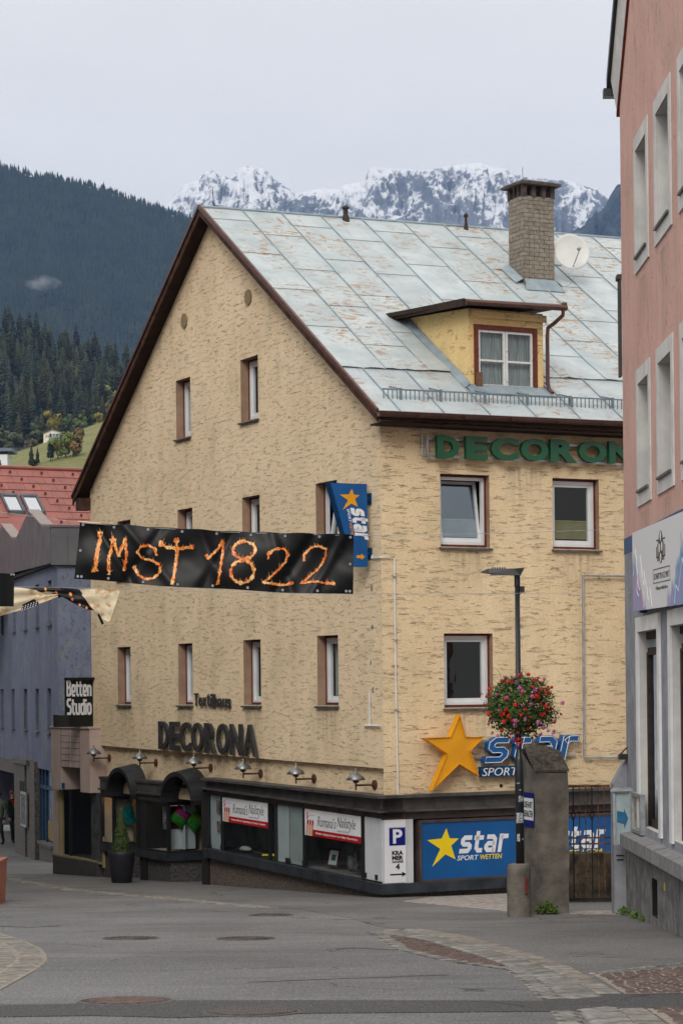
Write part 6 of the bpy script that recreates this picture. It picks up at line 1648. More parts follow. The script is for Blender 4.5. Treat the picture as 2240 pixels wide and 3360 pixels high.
b = MB(); b.box(2.9, 5.2, 36.0, 36.3, -4.2, -2.70); b.v = [(v[0], v[1], v[2] + R(-.015, .015)) for v in b.v]; b.build('wall_body', mat('mossy_dark_wall', S(84, 76, 62), S(40, 36, 30), sc=5, rough=.98, bump=1, bsc=20, bdist=.02), bw)

# ================================================================== street lamp with flower basket
LX, LY = 2.515, 31.85
lz = G(LY)
sl_ = thing('street_lamp', 'black street lamp with a flat head, standing in a concrete foot', 'street lamp', (LX, LY, lz))
b = MB(); b.lathe([(.175, lz - .2), (.172, lz + .40), (.168, -2.60), (.150, -2.545), (.10, -2.53), (.001, -2.53)], c=(LX - .02, LY, 0), n=28); b.build('concrete_foot', M_concrete, sl_)
b = MB(); b.box(LX + .05, LX + .09, LY - .178, LY - .16, -2.95, -2.72); b.build('red_mark', mat('old_red_paint', S(110, 40, 34), S(80, 34, 30), sc=12), sl_)
b = MB(); b.lathe([(.062, -2.56), (.062, -1.06), (.052, -1.02), (.041, -1.0), (.036, 1.46)], c=(LX, LY, 0), n=18); b.build('pole', M_lampblack, sl_, smooth=True)
b = MB(); b.lathe([(.037, 1.40), (.042, 1.43), (.042, 1.60), (.02, 1.62)], c=(LX, LY, 0), n=14); b.build('head_collar', M_lampblack, sl_)
b = MB(); b.add([(LX - .53, LY - .05, 1.618), (LX - .53, LY + .05, 1.618), (LX - .40, LY - .12, 1.60), (LX - .40, LY + .12, 1.60), (LX + .04, LY - .12, 1.565), (LX + .04, LY + .12, 1.565), (LX + .10, LY - .07, 1.675), (LX + .10, LY + .07, 1.675), (LX - .42, LY - .09, 1.668), (LX - .42, LY + .09, 1.668), (LX - .06, LY - .10, 1.665), (LX - .06, LY + .10, 1.665)],
                [(0, 1, 3, 2), (2, 3, 5, 4), (4, 5, 7, 6), (0, 8, 9, 1), (8, 10, 11, 9), (10, 6, 7, 11), (0, 2, 8), (2, 4, 10, 8), (4, 6, 10), (1, 9, 3), (3, 9, 11, 5), (5, 11, 7)]); b.build('lamp_head', M_lampblack, sl_)
for k in range(6): b = MB(); b.box(LX - .36 + k * .035, LX - .345 + k * .035, LY - .07, LY + .07, 1.664, 1.685); b.build('cooling_fin', M_lampblack, sl_)
b = MB(); b.box(LX - .38, LX - .10, LY - .09, LY + .09, 1.575, 1.592); b.build('lamp_glass', mat('lamp_lens', S(150, 156, 160), S(120, 126, 130), sc=9, rough=.2), sl_)
b = MB(); b.box(LX + .035, LX + .10, LY - .04, LY + .04, 1.335, 1.415); b.tube([(LX + .06, LY, 1.335), (LX + .05, LY, 1.31), (LX + .035, LY, 1.30)], .006, 5); b.build('sensor_box', M_lampblack, sl_)
for z0, z1, a0, a1 in ((-1.96, -1.80, -.9, .8), (-1.66, -1.56, -.3, .9), (-1.50, -1.46, -.2, .3), (-1.40, -1.375, -.9, .1), (-2.22, -2.10, -.8, -.1), (-2.20, -2.16, .3, .8)):
    b = MB(); n = 6
    for k in range(n + 1):
        a = lerp(a0, a1, k / n) - math.pi / 2; b.v += [(LX + .0635 * math.cos(a), LY + .0635 * math.sin(a), z0 + R(0, .02)), (LX + .0635 * math.cos(a), LY + .0635 * math.sin(a), z1 - R(0, .02))]
    for k in range(n): b.face((2 * k, 2 * k + 2, 2 * k + 3, 2 * k + 1))
    b.build('sticker', M_sticker, sl_)
fbk = thing('flower_basket', 'round basket of red and pink geraniums hung on the lamp post', 'flower basket', (LX, LY, -.75))
rf = random.Random(8)
b = MB()
FCZ = -.29
def fshape(d):
    up = d.z; k = 1.0
    r_ = .45 * (1 + .22 * noise.noise(d * 1.7 + Vector((3, 1, 2))) + .12 * noise.noise(d * 4.5)) + .03 * d.x
    return Vector((d.x * r_ * 1.02, d.y * r_ * .9, d.z * (r_ * (1.0 if up > 0 else .98))))
for _ in range(9000):
    d = Vector((rf.gauss(0, 1), rf.gauss(0, 1), rf.gauss(0, 1))).normalized()
    if d.z < -.45 and rf.random() < .6: continue
    if noise.noise(d * 5 + Vector((9, 0, 4))) > .28 and rf.random() < .75: continue
    c = fshape(d) * rf.uniform(.72, 1.04) ** 1; c += Vector((0, 0, -.05 * (1 - abs(d.z))))
    L = rf.uniform(.012, .026); u = Vector((rf.gauss(0, 1), rf.gauss(0, 1), rf.gauss(0, .6))).normalized(); nrm = (d + Vector((rf.gauss(0, .5), rf.gauss(0, .5), .5 + rf.gauss(0, .4)))).normalized()
    v_ = nrm.cross(u); v_ = v_.normalized() if v_.length > .05 else Vector((1, 0, 0)); u = v_.cross(nrm)
    c = c + Vector((LX, LY, FCZ)); o = len(b.v)
    b.v += [tuple(c - u * L), tuple(c - v_ * L * .9 + nrm * L * .2), tuple(c + u * L), tuple(c + v_ * L * .9 + nrm * L * .2)]; b.face((o, o + 1, o + 2, o + 3))
fo = b.build('foliage', M_gerleaf, fbk); fo['kind'] = 'stuff'
b = MB()
for _ in range(130):
    d = Vector((rf.gauss(0, 1), rf.gauss(0, 1), rf.gauss(0, .8))).normalized(); p0 = fshape(d) * .85; p1 = fshape(d) * rf.uniform(1.05, 1.27) + Vector((0, 0, rf.uniform(-.05, .05)))
    b.tube([tuple(p0 + Vector((LX, LY, FCZ))), tuple(p1 + Vector((LX, LY, FCZ)))], .0025, 4)
st_ = b.build('stems', M_gerleaf, fbk); st_['kind'] = 'stuff'
b = MB(); b.lathe([(.10, -.62), (.20, -.55), (.24, -.35), (.20, -.30)], c=(LX, LY, 0), n=14); b.build('basket', M_lampblack, fbk)
def blossom(m_, seed):
    r_ = random.Random(seed); b = MB()
    for _ in range(16):
        d = Vector((r_.gauss(0, 1), r_.gauss(0, 1), r_.gauss(0, 1))).normalized(); c = d * r_.uniform(.012, .034)
        for k in range(3):
            u = d.cross(Vector((r_.gauss(0, 1), r_.gauss(0, 1), r_.gauss(0, 1)))).normalized(); v_ = d.cross(u); L = r_.uniform(.007, .012); e = c + u * L * .9
            o = len(b.v); b.v += [tuple(e - u * L - v_ * L * .7), tuple(e + u * L - v_ * L * .7), tuple(e + u * L + v_ * L * .7 + d * .003), tuple(e - u * L + v_ * L * .7)]; b.face((o, o + 1, o + 2, o + 3))
    me = D.meshes.new('blossom'); me.from_pydata(b.v, [], b.f); me.materials.append(m_); me.update(); return me
BL = [blossom(M_petr, 1), blossom(M_petr, 2), blossom(M_petp, 3), blossom(M_petp, 4)]
for _ in range(118):
    d = Vector((rf.gauss(0, 1), rf.gauss(0, 1) - .5, rf.gauss(0, .75) + .05)).normalized()
    c = fshape(d) * (rf.uniform(.98, 1.12) if rf.random() < .75 else rf.uniform(1.1, 1.28)) + Vector((0, 0, FCZ + .75 - (.03 if d.z < 0 else 0)))
    red = rf.random() < .68
    o = inst('blossom', BL[rf.choice((0, 1) if red else (2, 3))], fbk, Matrix.Translation(c) @ Matrix.Rotation(rf.uniform(0, 6), 4, 'Z') @ Matrix.Scale(rf.uniform(.65, 1.15), 4))

# weeds
def weed(X, Y, sc, n, label, seed, z=None):
    r_ = random.Random(seed); b = MB()
    for _ in range(n):
        a = r_.uniform(0, 6.28); rr = r_.uniform(0, 1) * sc; h_ = r_.uniform(.25, 1) * sc; c = Vector((rr * math.cos(a) * .8, rr * math.sin(a) * .5, h_ * (1 - rr / sc * .5))); L = r_.uniform(.014, .034)
        u = Vector((r_.gauss(0, 1), r_.gauss(0, 1), r_.gauss(0, .5))).normalized(); v_ = u.cross(Vector((r_.gauss(0, .4), -.6, 1)).normalized()).normalized()
        o = len(b.v); b.v += [tuple(c - u * L), tuple(c - v_ * L * .5), tuple(c + u * L), tuple(c + v_ * L * .5)]; b.face((o, o + 1, o + 2, o + 3))
    t = thing('weed', label, 'plant', (0, 0, 0)); b.build('leaves', M_weed, t)
    b = MB()
    for k in range(5): b.tube([(0, 0, -.02), (R(-.5, .5) * sc, R(-.3, .1) * sc, R(.4, .8) * sc)], .004, 4)
    b.build('stem', M_weed, t); t.location = (X, Y, z if z is not None else G(Y))
weed(2.93, 32.33, .22, 330, 'bright green weed growing at the foot of the concrete pillar', 3)
weed(3.98, 31.9, .14, 110, 'dry weed tuft at the foot of the wing wall by the gate', 4)
weed(4.03, 31.0, .12, 90, 'small weed tuft against the plinth of the pink house', 5)
weed(4.04, 30.3, .09, 60, 'tiny weed further along the plinth of the pink house', 6)

# ================================================================== red roofed building behind
rb = thing('red_roofed_building', 'building with a red metal tile roof and two skylights behind the lavender house', 'building', (0, 0, -5), RF)
E0, SL = 7.84, .80
def rz(y): return E0 + SL * y          # y <= 0 below the ridge
rrf = sub('roof', rb)
b = MB(); b.add([(-9, 0, rz(0) - .05), (4, 0, rz(0) - .05), (4, -6.5, rz(-6.5) - .05), (-9, -6.5, rz(-6.5) - .05), (-9, 6.5, rz(-6.5) - .05), (4, 6.5, rz(-6.5) - .05)], [(0, 3, 2, 1), (0, 1, 5, 4)]); b.build('roof_deck', M_tiled, rrf)
b = MB(); b.box(-8.8, 3.8, -4.4, 4.4, 3.7, rz(-4.4) - .15); b.build('wall', M_lav, rb)
b = MB(); b.tube([(-9, .0, E0 + .03), (4, .0, E0 + .03)], .07, 8); b.build('ridge_cap', M_tile, rrf)
TW, TR = .583, .338
b = MB(); nrm = Vector((0, -SL, 1)).normalized(); sv = Vector((0, -1, -SL)) * TR
p0 = Vector((.004, 0, .0)); b.hexa([tuple(Vector((.005, -TR - .012, -SL * (TR + .012))) + nrm * .018), tuple(Vector((TW - .005, -TR - .012, -SL * (TR + .012))) + nrm * .018), tuple(Vector((TW - .005, 0, 0)) + nrm * .002), tuple(Vector((.005, 0, 0)) + nrm * .002),
        tuple(Vector((.005, -TR - .012, -SL * (TR + .012))) + nrm * .032), tuple(Vector((TW - .005, -TR - .012, -SL * (TR + .012))) + nrm * .032), tuple(Vector((TW - .005, 0, 0)) + nrm * .012), tuple(Vector((.005, 0, 0)) + nrm * .012)])
tme = D.meshes.new('roof_tile'); tme.from_pydata(b.v, [], b.f); tme.materials.append(M_tile); tme.update()
b = MB(); b.box(-.035, .035, -.05, .0, -.03, .055); b.box(-.035, .035, -.03, .06, -.035, -.02); hme = D.meshes.new('snow_hook'); hme.from_pydata(b.v, [], b.f); hme.materials.append(M_tiled); hme.update()
bb = BASE[rrf.name]
for r_ in range(15):
    y = -.06 - r_ * TR
    for c in range(-11, 4):
        x = c * TW + (.5 * TW if r_ % 2 else 0) + .19 + .02 * r_
        if -3.95 < x + TW / 2 < -2.18 and -2.62 < y - TR / 2 < -1.28: continue
        T_ = Matrix.Translation((x - bb[0], y - bb[1], rz(y) - bb[2]))
        tl_ = inst('roof_tile', tme, rrf, T_)
        if (c + (r_ // 2)) % 2 == 0:
            inst('snow_hook', hme, rrf, T_ @ Matrix.Translation(Vector((TW * .55, -TR * .55, -SL * TR * .55)) + nrm * .04))
b = MB(); b.add([(x, y, rz(y) + .02) for x, y in ((-4.05, -1.22), (-2.1, -1.22), (-1.95, -2.9), (-4.05, -2.9))], [(0, 3, 2, 1)]); b.build('skylight_flashing', M_tile, rrf)
for x0, x1 in ((-3.74, -3.12), (-3.02, -2.40)):
    y0, y1 = -1.46, -2.28
    sk = None
    b = MB()
    def RB(xa, xb, ya, yb, h0, h1): b.hexa([(xa, yb, rz(yb) + h0), (xb, yb, rz(yb) + h0), (xb, ya, rz(ya) + h0), (xa, ya, rz(ya) + h0), (xa, yb, rz(yb) + h1), (xb, yb, rz(yb) + h1), (xb, ya, rz(ya) + h1), (xa, ya, rz(ya) + h1)])
    RB(x0, x0 + .07, y0, y1, .0, .13); RB(x1 - .07, x1, y0, y1, 0, .13); RB(x0, x1, y0 + .03, y0 - .06, 0, .14); RB(x0, x1, y1 + .06, y1, 0, .13)
    sk = b.build('skylight', mat('skylight_frame', S(84, 88, 94), S(66, 70, 76), sc=4, rough=.5), rb)
    b = MB(); RB(x0 + .07, x1 - .07, y0 - .06, y1 + .06, .07, .08); b.build('pane', glass_mat('skylight_glass', (.3, .33, .36, 1), 2.8, boost=2.2), sk)

# ================================================================== lavender house (frame LF)
lv = thing('lavender_house', 'lavender plastered house with a zigzag metal fascia down the street', 'house', (0, 0, -5), LF)
LW_ = []
for y0 in (12.25, 9.61, 6.85, 4.43, 2.11, 14.9, 17.5): LW_.append((-y0, -y0 + .71, -1.18, .06))
for y0 in (12.0, 9.15, 6.6, 4.2, 1.81, 14.8, 17.4): LW_.append((-y0, -y0 + .71, 1.88, 3.12))
wall(FG, -22, 0, lambda a: -2.28 - .02 * (a) * 0, lambda a: 3.62, LW_).build('street_wall', M_lav, lv)
b = MB(); b.add([(0, 0, -2.4), (8, 0, -2.4), (8, 0, 4.4), (0, 0, 4.4)], [(0, 1, 2, 3)]); b.add([(0, 22, -5), (8, 22, -5), (8, 22, 4.4), (0, 22, 4.4)], [(3, 2, 1, 0)]); b.add([(0, 0, 4.3), (8, 0, 4.3), (8, 22, 4.3), (0, 22, 4.3)], [(0, 1, 2, 3)]); b.build('end_wall', M_lav, lv)
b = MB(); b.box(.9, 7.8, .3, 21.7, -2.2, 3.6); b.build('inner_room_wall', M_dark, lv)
for h in LW_:
    b = MB()
    for q in ((h[0] + .02, h[0] + .08, h[2], h[3]), (h[1] - .08, h[1] - .02, h[2], h[3]), (h[0] + .08, h[1] - .08, h[2], h[2] + .06), (h[0] + .08, h[1] - .08, h[3] - .06, h[3])): b.fbox(FG, *q, -.22, -.15)
    w = b.build('window', M_pvc, lv)
    b = MB(); reveal(b, FG, h, .24); b.build('reveal', M_lav, w)
    b = MB(); b.fbox(FG, h[0] + .08, h[1] - .08, h[2] + .06, h[3] - .06, -.20, -.19); b.build('pane', M_glass, w)
    b = MB(); b.fbox(FG, h[0] - .03, h[1] + .03, h[2] - .05, h[2] - .01, -.14, .08); b.build('sill', M_sill, w)
# corrugated zigzag fascia
ZIG = [(-22, 4.7), (-19.5, 4.7), (-16.2, 5.33), (-13.9, 4.72), (-13.0, 4.70), (-10.24, 5.33), (-7.77, 4.73), (-7.0, 4.68), (-4.25, 5.31), (-1.57, 4.67), (.0, 4.55)]
fa = sub('metal_fascia', lv)
b = MB(); a = -22.0; N = 0
while a < .05:
    zt = interp(ZIG, min(a, 0)); zb = interp([(-22, 3.9), (-8.65, 3.68), (-.7, 3.54), (.1, 3.53)], a)
    for k, d in ((0, .10), (.10, .10), (.10, .13), (.22, .13)): b.v += [FG(a + k, zb, d + .05), FG(a + k, interp(ZIG, min(a + k, 0)), d + .05)]; N += 1
    a += .235
for k in range(N - 1): b.face((2 * k, 2 * k + 2, 2 * k + 3, 2 * k + 1))
b.build('corrugated_sheet', M_clad, fa)
for (a0, z0), (a1, z1) in zip(ZIG, ZIG[1:]):
    b = MB()
    if abs(z1 - z0) > .2 and z1 < z0: b.hexa([FG(a0, z0 - .01, -.15), FG(a1, z1 - .01, -.15), FG(a1, z1 - .01, .2), FG(a0, z0 - .01, .2), FG(a0, z0 + .05, -.15), FG(a1, z1 + .05, -.15), FG(a1, z1 + .05, .2), FG(a0, z0 + .05, .2)]).build('coping', M_coping, fa)
b = MB(); b.box(-.18, 8, -.12, 0, 3.48, 4.52); b.box(.27, .29, -.135, -.12, 3.48, 4.5); b.build('end_fascia', M_cladg, fa)
b = MB(); b.box(-.2, 8, -.15, .1, 4.52, 4.58); b.build('end_coping', M_cladg, fa)
b = MB(); b.fbox(FG, -22, 0, 3.50, 3.60, -.0, .12); b.build('fascia_soffit', M_dark, fa)
# ground floor of the lavender house
sg_ = sub('street_floor', lv)
for a0, a1, d1 in ((-8.2, -5.9, .14), (-5.75, -4.15, .10)):
    b = MB(); b.fbox(FG, a0, a1, -5.3, -2.1, -.5, d1); b.build('stone_pier', M_stoneclad, sg_)
b = MB(); b.fbox(FG, -8.3, -5.1, -2.22, -2.08, -.3, .2); b.build('pier_lintel', M_stoneclad, sg_)
b = MB(); b.fbox(FG, -6.9, -5.95, -3.2, -2.75, .14, .15); b.build('door_recess', M_dark, sg_)
b = MB(); b.fbox(FG, -6.4, -5.3, -4.1, -3.05, .145, .20); mb_ = b.build('menu_case', M_steel, sg_)
b = MB(); b.fbox(FG, -6.3, -5.4, -4.02, -3.12, .20, .205); b.build('menu_sheet', mat('menu_paper', S(120, 120, 116), S(66, 66, 66), sc=9), mb_)
b = MB(); b.fbox(FG, -4.1, -1.0, -5.0, -2.28, -.12, -.10); b.build('blue_shop_pane', mat('blue_film', S(50, 88, 126), S(38, 68, 102), sc=1.6, rough=.25), sg_)
b = MB(); b.fbox(FG, -2.9, -1.05, -4.3, -3.75, -.098, -.094); b.build('printed_field', mat('printed_field', S(150, 128, 84), S(130, 110, 70), sc=3), sg_)
b = MB(); b.fpoly(FG, [(-2.45, -3.95), (-2.15, -3.95), (-2.2, -3.35), (-2.3, -3.2), (-2.4, -3.35)], -.098, -.092); b.build('printed_tower', mat('printed_tower', S(150, 130, 96), S(130, 112, 80), sc=5), sg_)
b = MB(); b.fpoly(FG, [(-1.7, -3.95), (-1.05, -3.95), (-1.2, -3.3), (-1.35, -3.2)], -.098, -.092); b.build('printed_sail', M_signw, sg_)
b = MB()
for a0 in (-4.1, -3.6, -2.95): b.fbox(FG, a0, a0 + .1, -5.0, -2.28, -.10, -.04)
b.fbox(FG, -4.1, -1.0, -2.86, -2.76, -.09, -.05); b.build('pane_frame', mat('blue_frame', S(44, 70, 96), S(34, 56, 80), sc=3), sg_)
b = MB(); b.fbox(FG, -3.6, -1.0, -4.46, -4.38, -.1, .12); b.build('shop_sill', M_stoneclad, sg_)
b = MB(); b.fbox(FG, -3.55, -1.0, -5.3, -4.46, -.1, .06); b.build('shop_plinth', M_stoneclad, sg_)
b = MB(); b.fbox(FG, -22, -8.2, -2.6, -2.2, -.3, .05); b.build('shop_lintel', M_stoneclad, sg_)
for k in range(5):
    a0 = -22 + k * 2.76
    b = MB(); b.fbox(FG, a0 + .1, a0 + 2.66, -4.9, -2.6, -2.12, -2.11); b.build('shop_pane', M_mirror, sg_)
    b = MB(); b.fbox(FG, a0, a0 + .1, -5.2, -2.6, -2.2, -2.02); b.build('shop_mullion', M_sill, sg_)
b = MB(); b.fbox(FG, -22, -8.2, -5.3, -4.9, -2.3, -2.02); b.build('shop_plinth', M_stoneclad, sg_)
b = MB(); b.fbox(FG, -22, -8.2, -2.3, -2.2, -2.3, -.02); b.build('arcade_ceiling', M_stoneclad, sg_)
b = MB(); b.fbox(FG, -8.2, -.2, -5.2, -2.3, -2.0, -1.9); b.fbox(FG, -21.9, -8.2, -5.2, -2.3, -3.6, -3.5); b.build('shop_back_wall', M_dark, sg_)

# ================================================================== beige shop portal between the two houses (frame HF)
po = thing('shop_portal', 'beige panelled shop portal with a dark window between lavender and yellow house', 'shop portal', (0, 14.7, -4.2), HF)
b = MB()
X0 = -.27
b.box(X0, 1.6, 15.36, 16.0, -2.31, -.87); b.box(X0, 1.6, 13.47, 14.09, -2.32, -.87); b.box(X0, 1.6, 14.09, 15.36, -1.77, -.87)
b.build('panel_box', M_beige, po)
b = MB(); b.box(X0 - .03, 1.6, 13.45, 16.03, -.87, -.83); b.build('coping', M_beige, po)
for z in (-1.05, -1.197, -1.333, -1.48, -1.626):
    for y0, y1 in ((14.12, 14.68), (14.72, 15.34)): b = MB(); b.box(X0 - .004, X0, y0, y1, z - .006, z + .006); b.build('panel_joint', M_beiged, po)
for y in (14.1, 15.35): b = MB(); b.box(X0 - .004, X0, y - .005, y + .005, -1.78, -.87); b.build('panel_joint', M_beiged, po)
b = MB(); b.box(X0 - .006, X0, 14.69, 14.71, -1.77, -.87); b.build('panel_strip', M_panelw, po)
b = MB(); b.box(X0 + .5, 1.5, 14.09, 15.36, -2.4, -1.77); b.build('recess_wall', M_beiged, po)
b = MB(); b.box(X0 + .2, X0 + .25, 14.5, 14.65, -1.98, -1.88); b.build('camera_box', M_black, po)
b = MB(); b.box(X0 - .008, X0, 15.1, 15.3, -2.28, -2.15); b.build('blue_sticker', M_blue, po)
b = MB(); b.box(-.08, -.0, 15.95, 16.45, -4.6, -2.31); b.build('portal_pier', M_beige, po)
b = MB(); b.box(-.12, .6, 13.5, 16.4, -4.6, -3.90); b.build('portal_plinth', M_granited, po)
mcream = mat('cream_aluminium', S(176, 160, 120), S(158, 142, 104), sc=3, rough=.5)
b = MB(); b.box(-.12, -.02, 13.55, 16.2, -3.92, -3.86); b.box(-.12, -.02, 15.86, 15.95, -3.86, -2.34); b.box(-.1, -.0, 13.17, 13.50, -3.93, -3.87); b.box(-.1, .0, 13.14, 13.2, -4.0, -3.3); b.build('window_frame', mcream, po)
b = MB(); b.box(-.10, -.03, 15.25, 15.30, -3.86, -2.34); b.build('window_mullion', M_black, po)
b = MB(); b.box(-.07, -.06, 13.9, 15.86, -3.86, -2.32); b.build('pane', M_shopglass, po)
b = MB(); b.box(-.10, .3, 13.25, 13.88, -3.86, -2.32); b.build('polished_panel', mat('polished_grey_stone', S(96, 96, 96), S(70, 70, 70), sc=5, rough=.2), po)
b = MB(); b.box(1.0, 1.05, 13.5, 16.3, -4.2, -2.3); b.box(.0, 1.0, 16.28, 16.3, -4, -2.3); b.build('display_back_wall', M_dark, po)
# sign on top of it
bs = thing('rooftop_sign', 'dark sign board with white block letters above the beige portal', 'sign', (-.4, 13.95, -.83), HF)
b = MB(); b.box(-.66, .6, 13.94, 14.0, -.83, .26); b.box(-.66, .6, 13.82, 14.02, .24, .29); b.build('board', mat('dark_green_board', S(24, 34, 32), S(18, 24, 24), sc=3, rough=.4), bs)
b = MB(); b.box(-.84, -.6, 13.9, 14.1, -.83, -.56); b.box(-.90, -.84, 13.9, 14.1, -.83, -.55); b.build('flood_box', M_black, bs)
BW = {'B': ([[(.1, 0), (.1, 1)], [(.1, .93), (.42, .93), (.5, .8), (.42, .6), (.5, .38), (.5, .15), (.4, .07), (.1, .07)], [(.2, .55), (.42, .55)]], .62),
      'e': ([[(.5, .30), (.12, .30)], [(.12, .30), (.12, .55), (.22, .68), (.42, .68), (.5, .55), (.5, .30)], [(.12, .30), (.12, .16), (.22, .06), (.5, .06)]], .62),
      't': ([[(.16, .95), (.16, .14), (.26, .06), (.4, .06)], [(.0, .66), (.4, .66)]], .46),
      'n': ([[(.1, 0), (.1, .7)], [(.1, .64), (.38, .64), (.48, .54), (.48, 0)]], .6),
      'S': ([[(.5, .93), (.2, .93), (.1, .82), (.1, .64), (.2, .54), (.4, .5), (.5, .4), (.5, .18), (.4, .07), (.06, .07)]], .6),
      'u': ([[(.1, .7), (.1, .16), (.2, .06), (.48, .06)], [(.48, .7), (.48, .0)]], .6),
      'd': ([[(.48, .96), (.48, 0)], [(.48, .64), (.2, .64), (.1, .54), (.1, .16), (.2, .06), (.48, .06)]], .6),
      'i': ([[(.1, .0), (.1, .7)], [(.1, .8), (.1, .95)]], .22), 'o': ([[(.1, .16), (.1, .54), (.2, .65), (.38, .65), (.48, .54), (.48, .16), (.38, .06), (.2, .06), (.1, .16)]], .6)}
for word, zb, zt in (('Betten', -.135, .225), ('Studio', -.555, -.185)):
    tot = sum(BW[c][1] for c in word); k = .60 / tot; x = -.645
    for c in word:
        b = MB(); T = lambda u, v, d, x=x: (x + u * k, 13.94 - d, zb + v * (zt - zb))
        for plx in BW[c][0]: b.stroke(T, plx, .16, .01, .05)
        b.build('letter', M_signw, bs); x += BW[c][1] * k

# ================================================================== town house across the street, unseen, added for pane reflections and gable shade
OF = Matrix.Translation((-8.3, 30, 0)) @ Matrix.Rotation(rad(7.5), 4, 'Z')
def FE(a, b, d): return (d, a, b)
oh = thing('added_town_house', 'unseen grey plastered town house added across the street for the shop panes to mirror', 'house', (0, 15, -4), OF)
OW = [(a0, a0 + 1.0, z0, z0 + 1.5) for a0 in (1.5, 4.5, 7.5, 10.5, 13.5, 16.5, 19.5, 22.5, 25.5, 28.5) for z0 in (-.8, 2.1, 5.0)]
wall(FE, 0, 31, lambda a: -5.4, lambda a: 7.4, OW).build('wall', M_stoneclad, oh)
b = MB(); b.add([(0, 0, -5), (-10, 0, -5), (-10, 0, 7.4), (-5, 0, 11.5), (0, 0, 7.4)], [(0, 1, 2, 3, 4)]); b.add([(0, 31, -5.5), (-10, 31, -5.5), (-10, 31, 7.4), (-5, 31, 11.5), (0, 31, 7.4)], [(4, 3, 2, 1, 0)]); b.build('end_wall', M_stoneclad, oh)
b = MB(); b.hexa([(.5, -.4, 7.0), (.5, 31.4, 7.0), (-5, 31.4, 11.5), (-5, -.4, 11.5), (.5, -.4, 7.2), (.5, 31.4, 7.2), (-5, 31.4, 11.7), (-5, -.4, 11.7)]); b.hexa([(-5, -.4, 11.5), (-5, 31.4, 11.5), (-10.5, 31.4, 7.0), (-10.5, -.4, 7.0), (-5, -.4, 11.7), (-5, 31.4, 11.7), (-10.5, 31.4, 7.2), (-10.5, -.4, 7.2)]); b.build('roof', M_tiled, oh)
for h in OW:
    b = MB()
    for q in ((h[0], h[0] + .07, h[2], h[3]), (h[1] - .07, h[1], h[2], h[3]), (h[0] + .07, h[1] - .07, h[2], h[2] + .07), (h[0] + .07, h[1] - .07, h[3] - .07, h[3])): b.fbox(FE, *q, -.2, -.12)
    w = b.build('window', M_pvc, oh)
    b = MB(); reveal(b, FE, h, .2); b.build('reveal', M_surround, w)
    b = MB(); b.fbox(FE, h[0] + .07, h[1] - .07, h[2] + .07, h[3] - .07, -.18, -.17); b.build('pane', M_dark, w)
b = MB(); b.fbox(FE, 1, 30, -4.4, -1.8, .01, .06); b.build('shop_windows', M_black, oh)

# ================================================================== potted conifer, planter, people
q = HF @ Vector((-1.0, 9.75, 0)); qx, qy = q.x, q.y; qz = G(qy) + .01
pt = thing('potted_conifer', 'clipped cone conifer in a tall dark planter before the left entrance', 'potted plant', (qx, qy, qz))
b = MB(); b.lathe([(.20, qz), (.215, qz + .02), (.28, qz + .58), (.285, qz + .66), (.26, qz + .66), (.25, qz + .60), (.001, qz + .60)], c=(qx, qy, 0), n=20); b.build('planter', M_pot, pt, smooth=True)
b = MB(); rp = random.Random(2)
for _ in range(2600):
    f = rp.random() ** 1.3; a = rp.uniform(0, 6.283); rr = (.22 * (1 - f) ** .75 + .015) * (.9 + .2 * noise.noise(Vector((math.cos(a), math.sin(a), f * 5)))) * rp.uniform(.75, 1.06)
    c = Vector((qx + rr * math.cos(a), qy + rr * math.sin(a), qz + .60 + f * .92)); d = Vector((math.cos(a), math.sin(a), .5)); L = rp.uniform(.015, .03)
    u = Vector((rp.gauss(0, 1), rp.gauss(0, 1), rp.gauss(0, 1))).normalized(); v_ = d.cross(u).normalized(); u = v_.cross(d).normalized(); o = len(b.v)
    b.v += [tuple(c - u * L), tuple(c - v_ * L * .6), tuple(c + u * L), tuple(c + v_ * L * .6)]; b.face((o, o + 1, o + 2, o + 3))
cr_ = b.build('crown', M_box, pt)
b = MB(); b.tube([(qx, qy, qz + .55), (qx, qy, qz + 1.3)], .02, 6); b.build('trunk', M_trunk, pt)
tp = thing('planter_box', 'terracotta coloured street planter cut by the left picture edge', 'planter', (-6.25, 37.8, G(37.8)))
b = MB(); z0 = G(37.8); b.hexa([(-6.75, 37.4, z0), (-5.79, 37.4, z0), (-5.79, 38.3, z0 - .02), (-6.75, 38.3, z0 - .02), (-6.8, 37.35, z0 + .72), (-5.755, 37.35, z0 + .72), (-5.755, 38.35, z0 + .72), (-6.8, 38.35, z0 + .72)]); b.build('box', M_terra, tp)
b = MB(); b.box(-6.83, -5.74, 37.32, 38.38, z0 + .70, z0 + .745); b.box(-6.7, -5.85, 37.45, 38.25, z0 + .72, z0 + .75); b.build('rim', M_terra, tp)

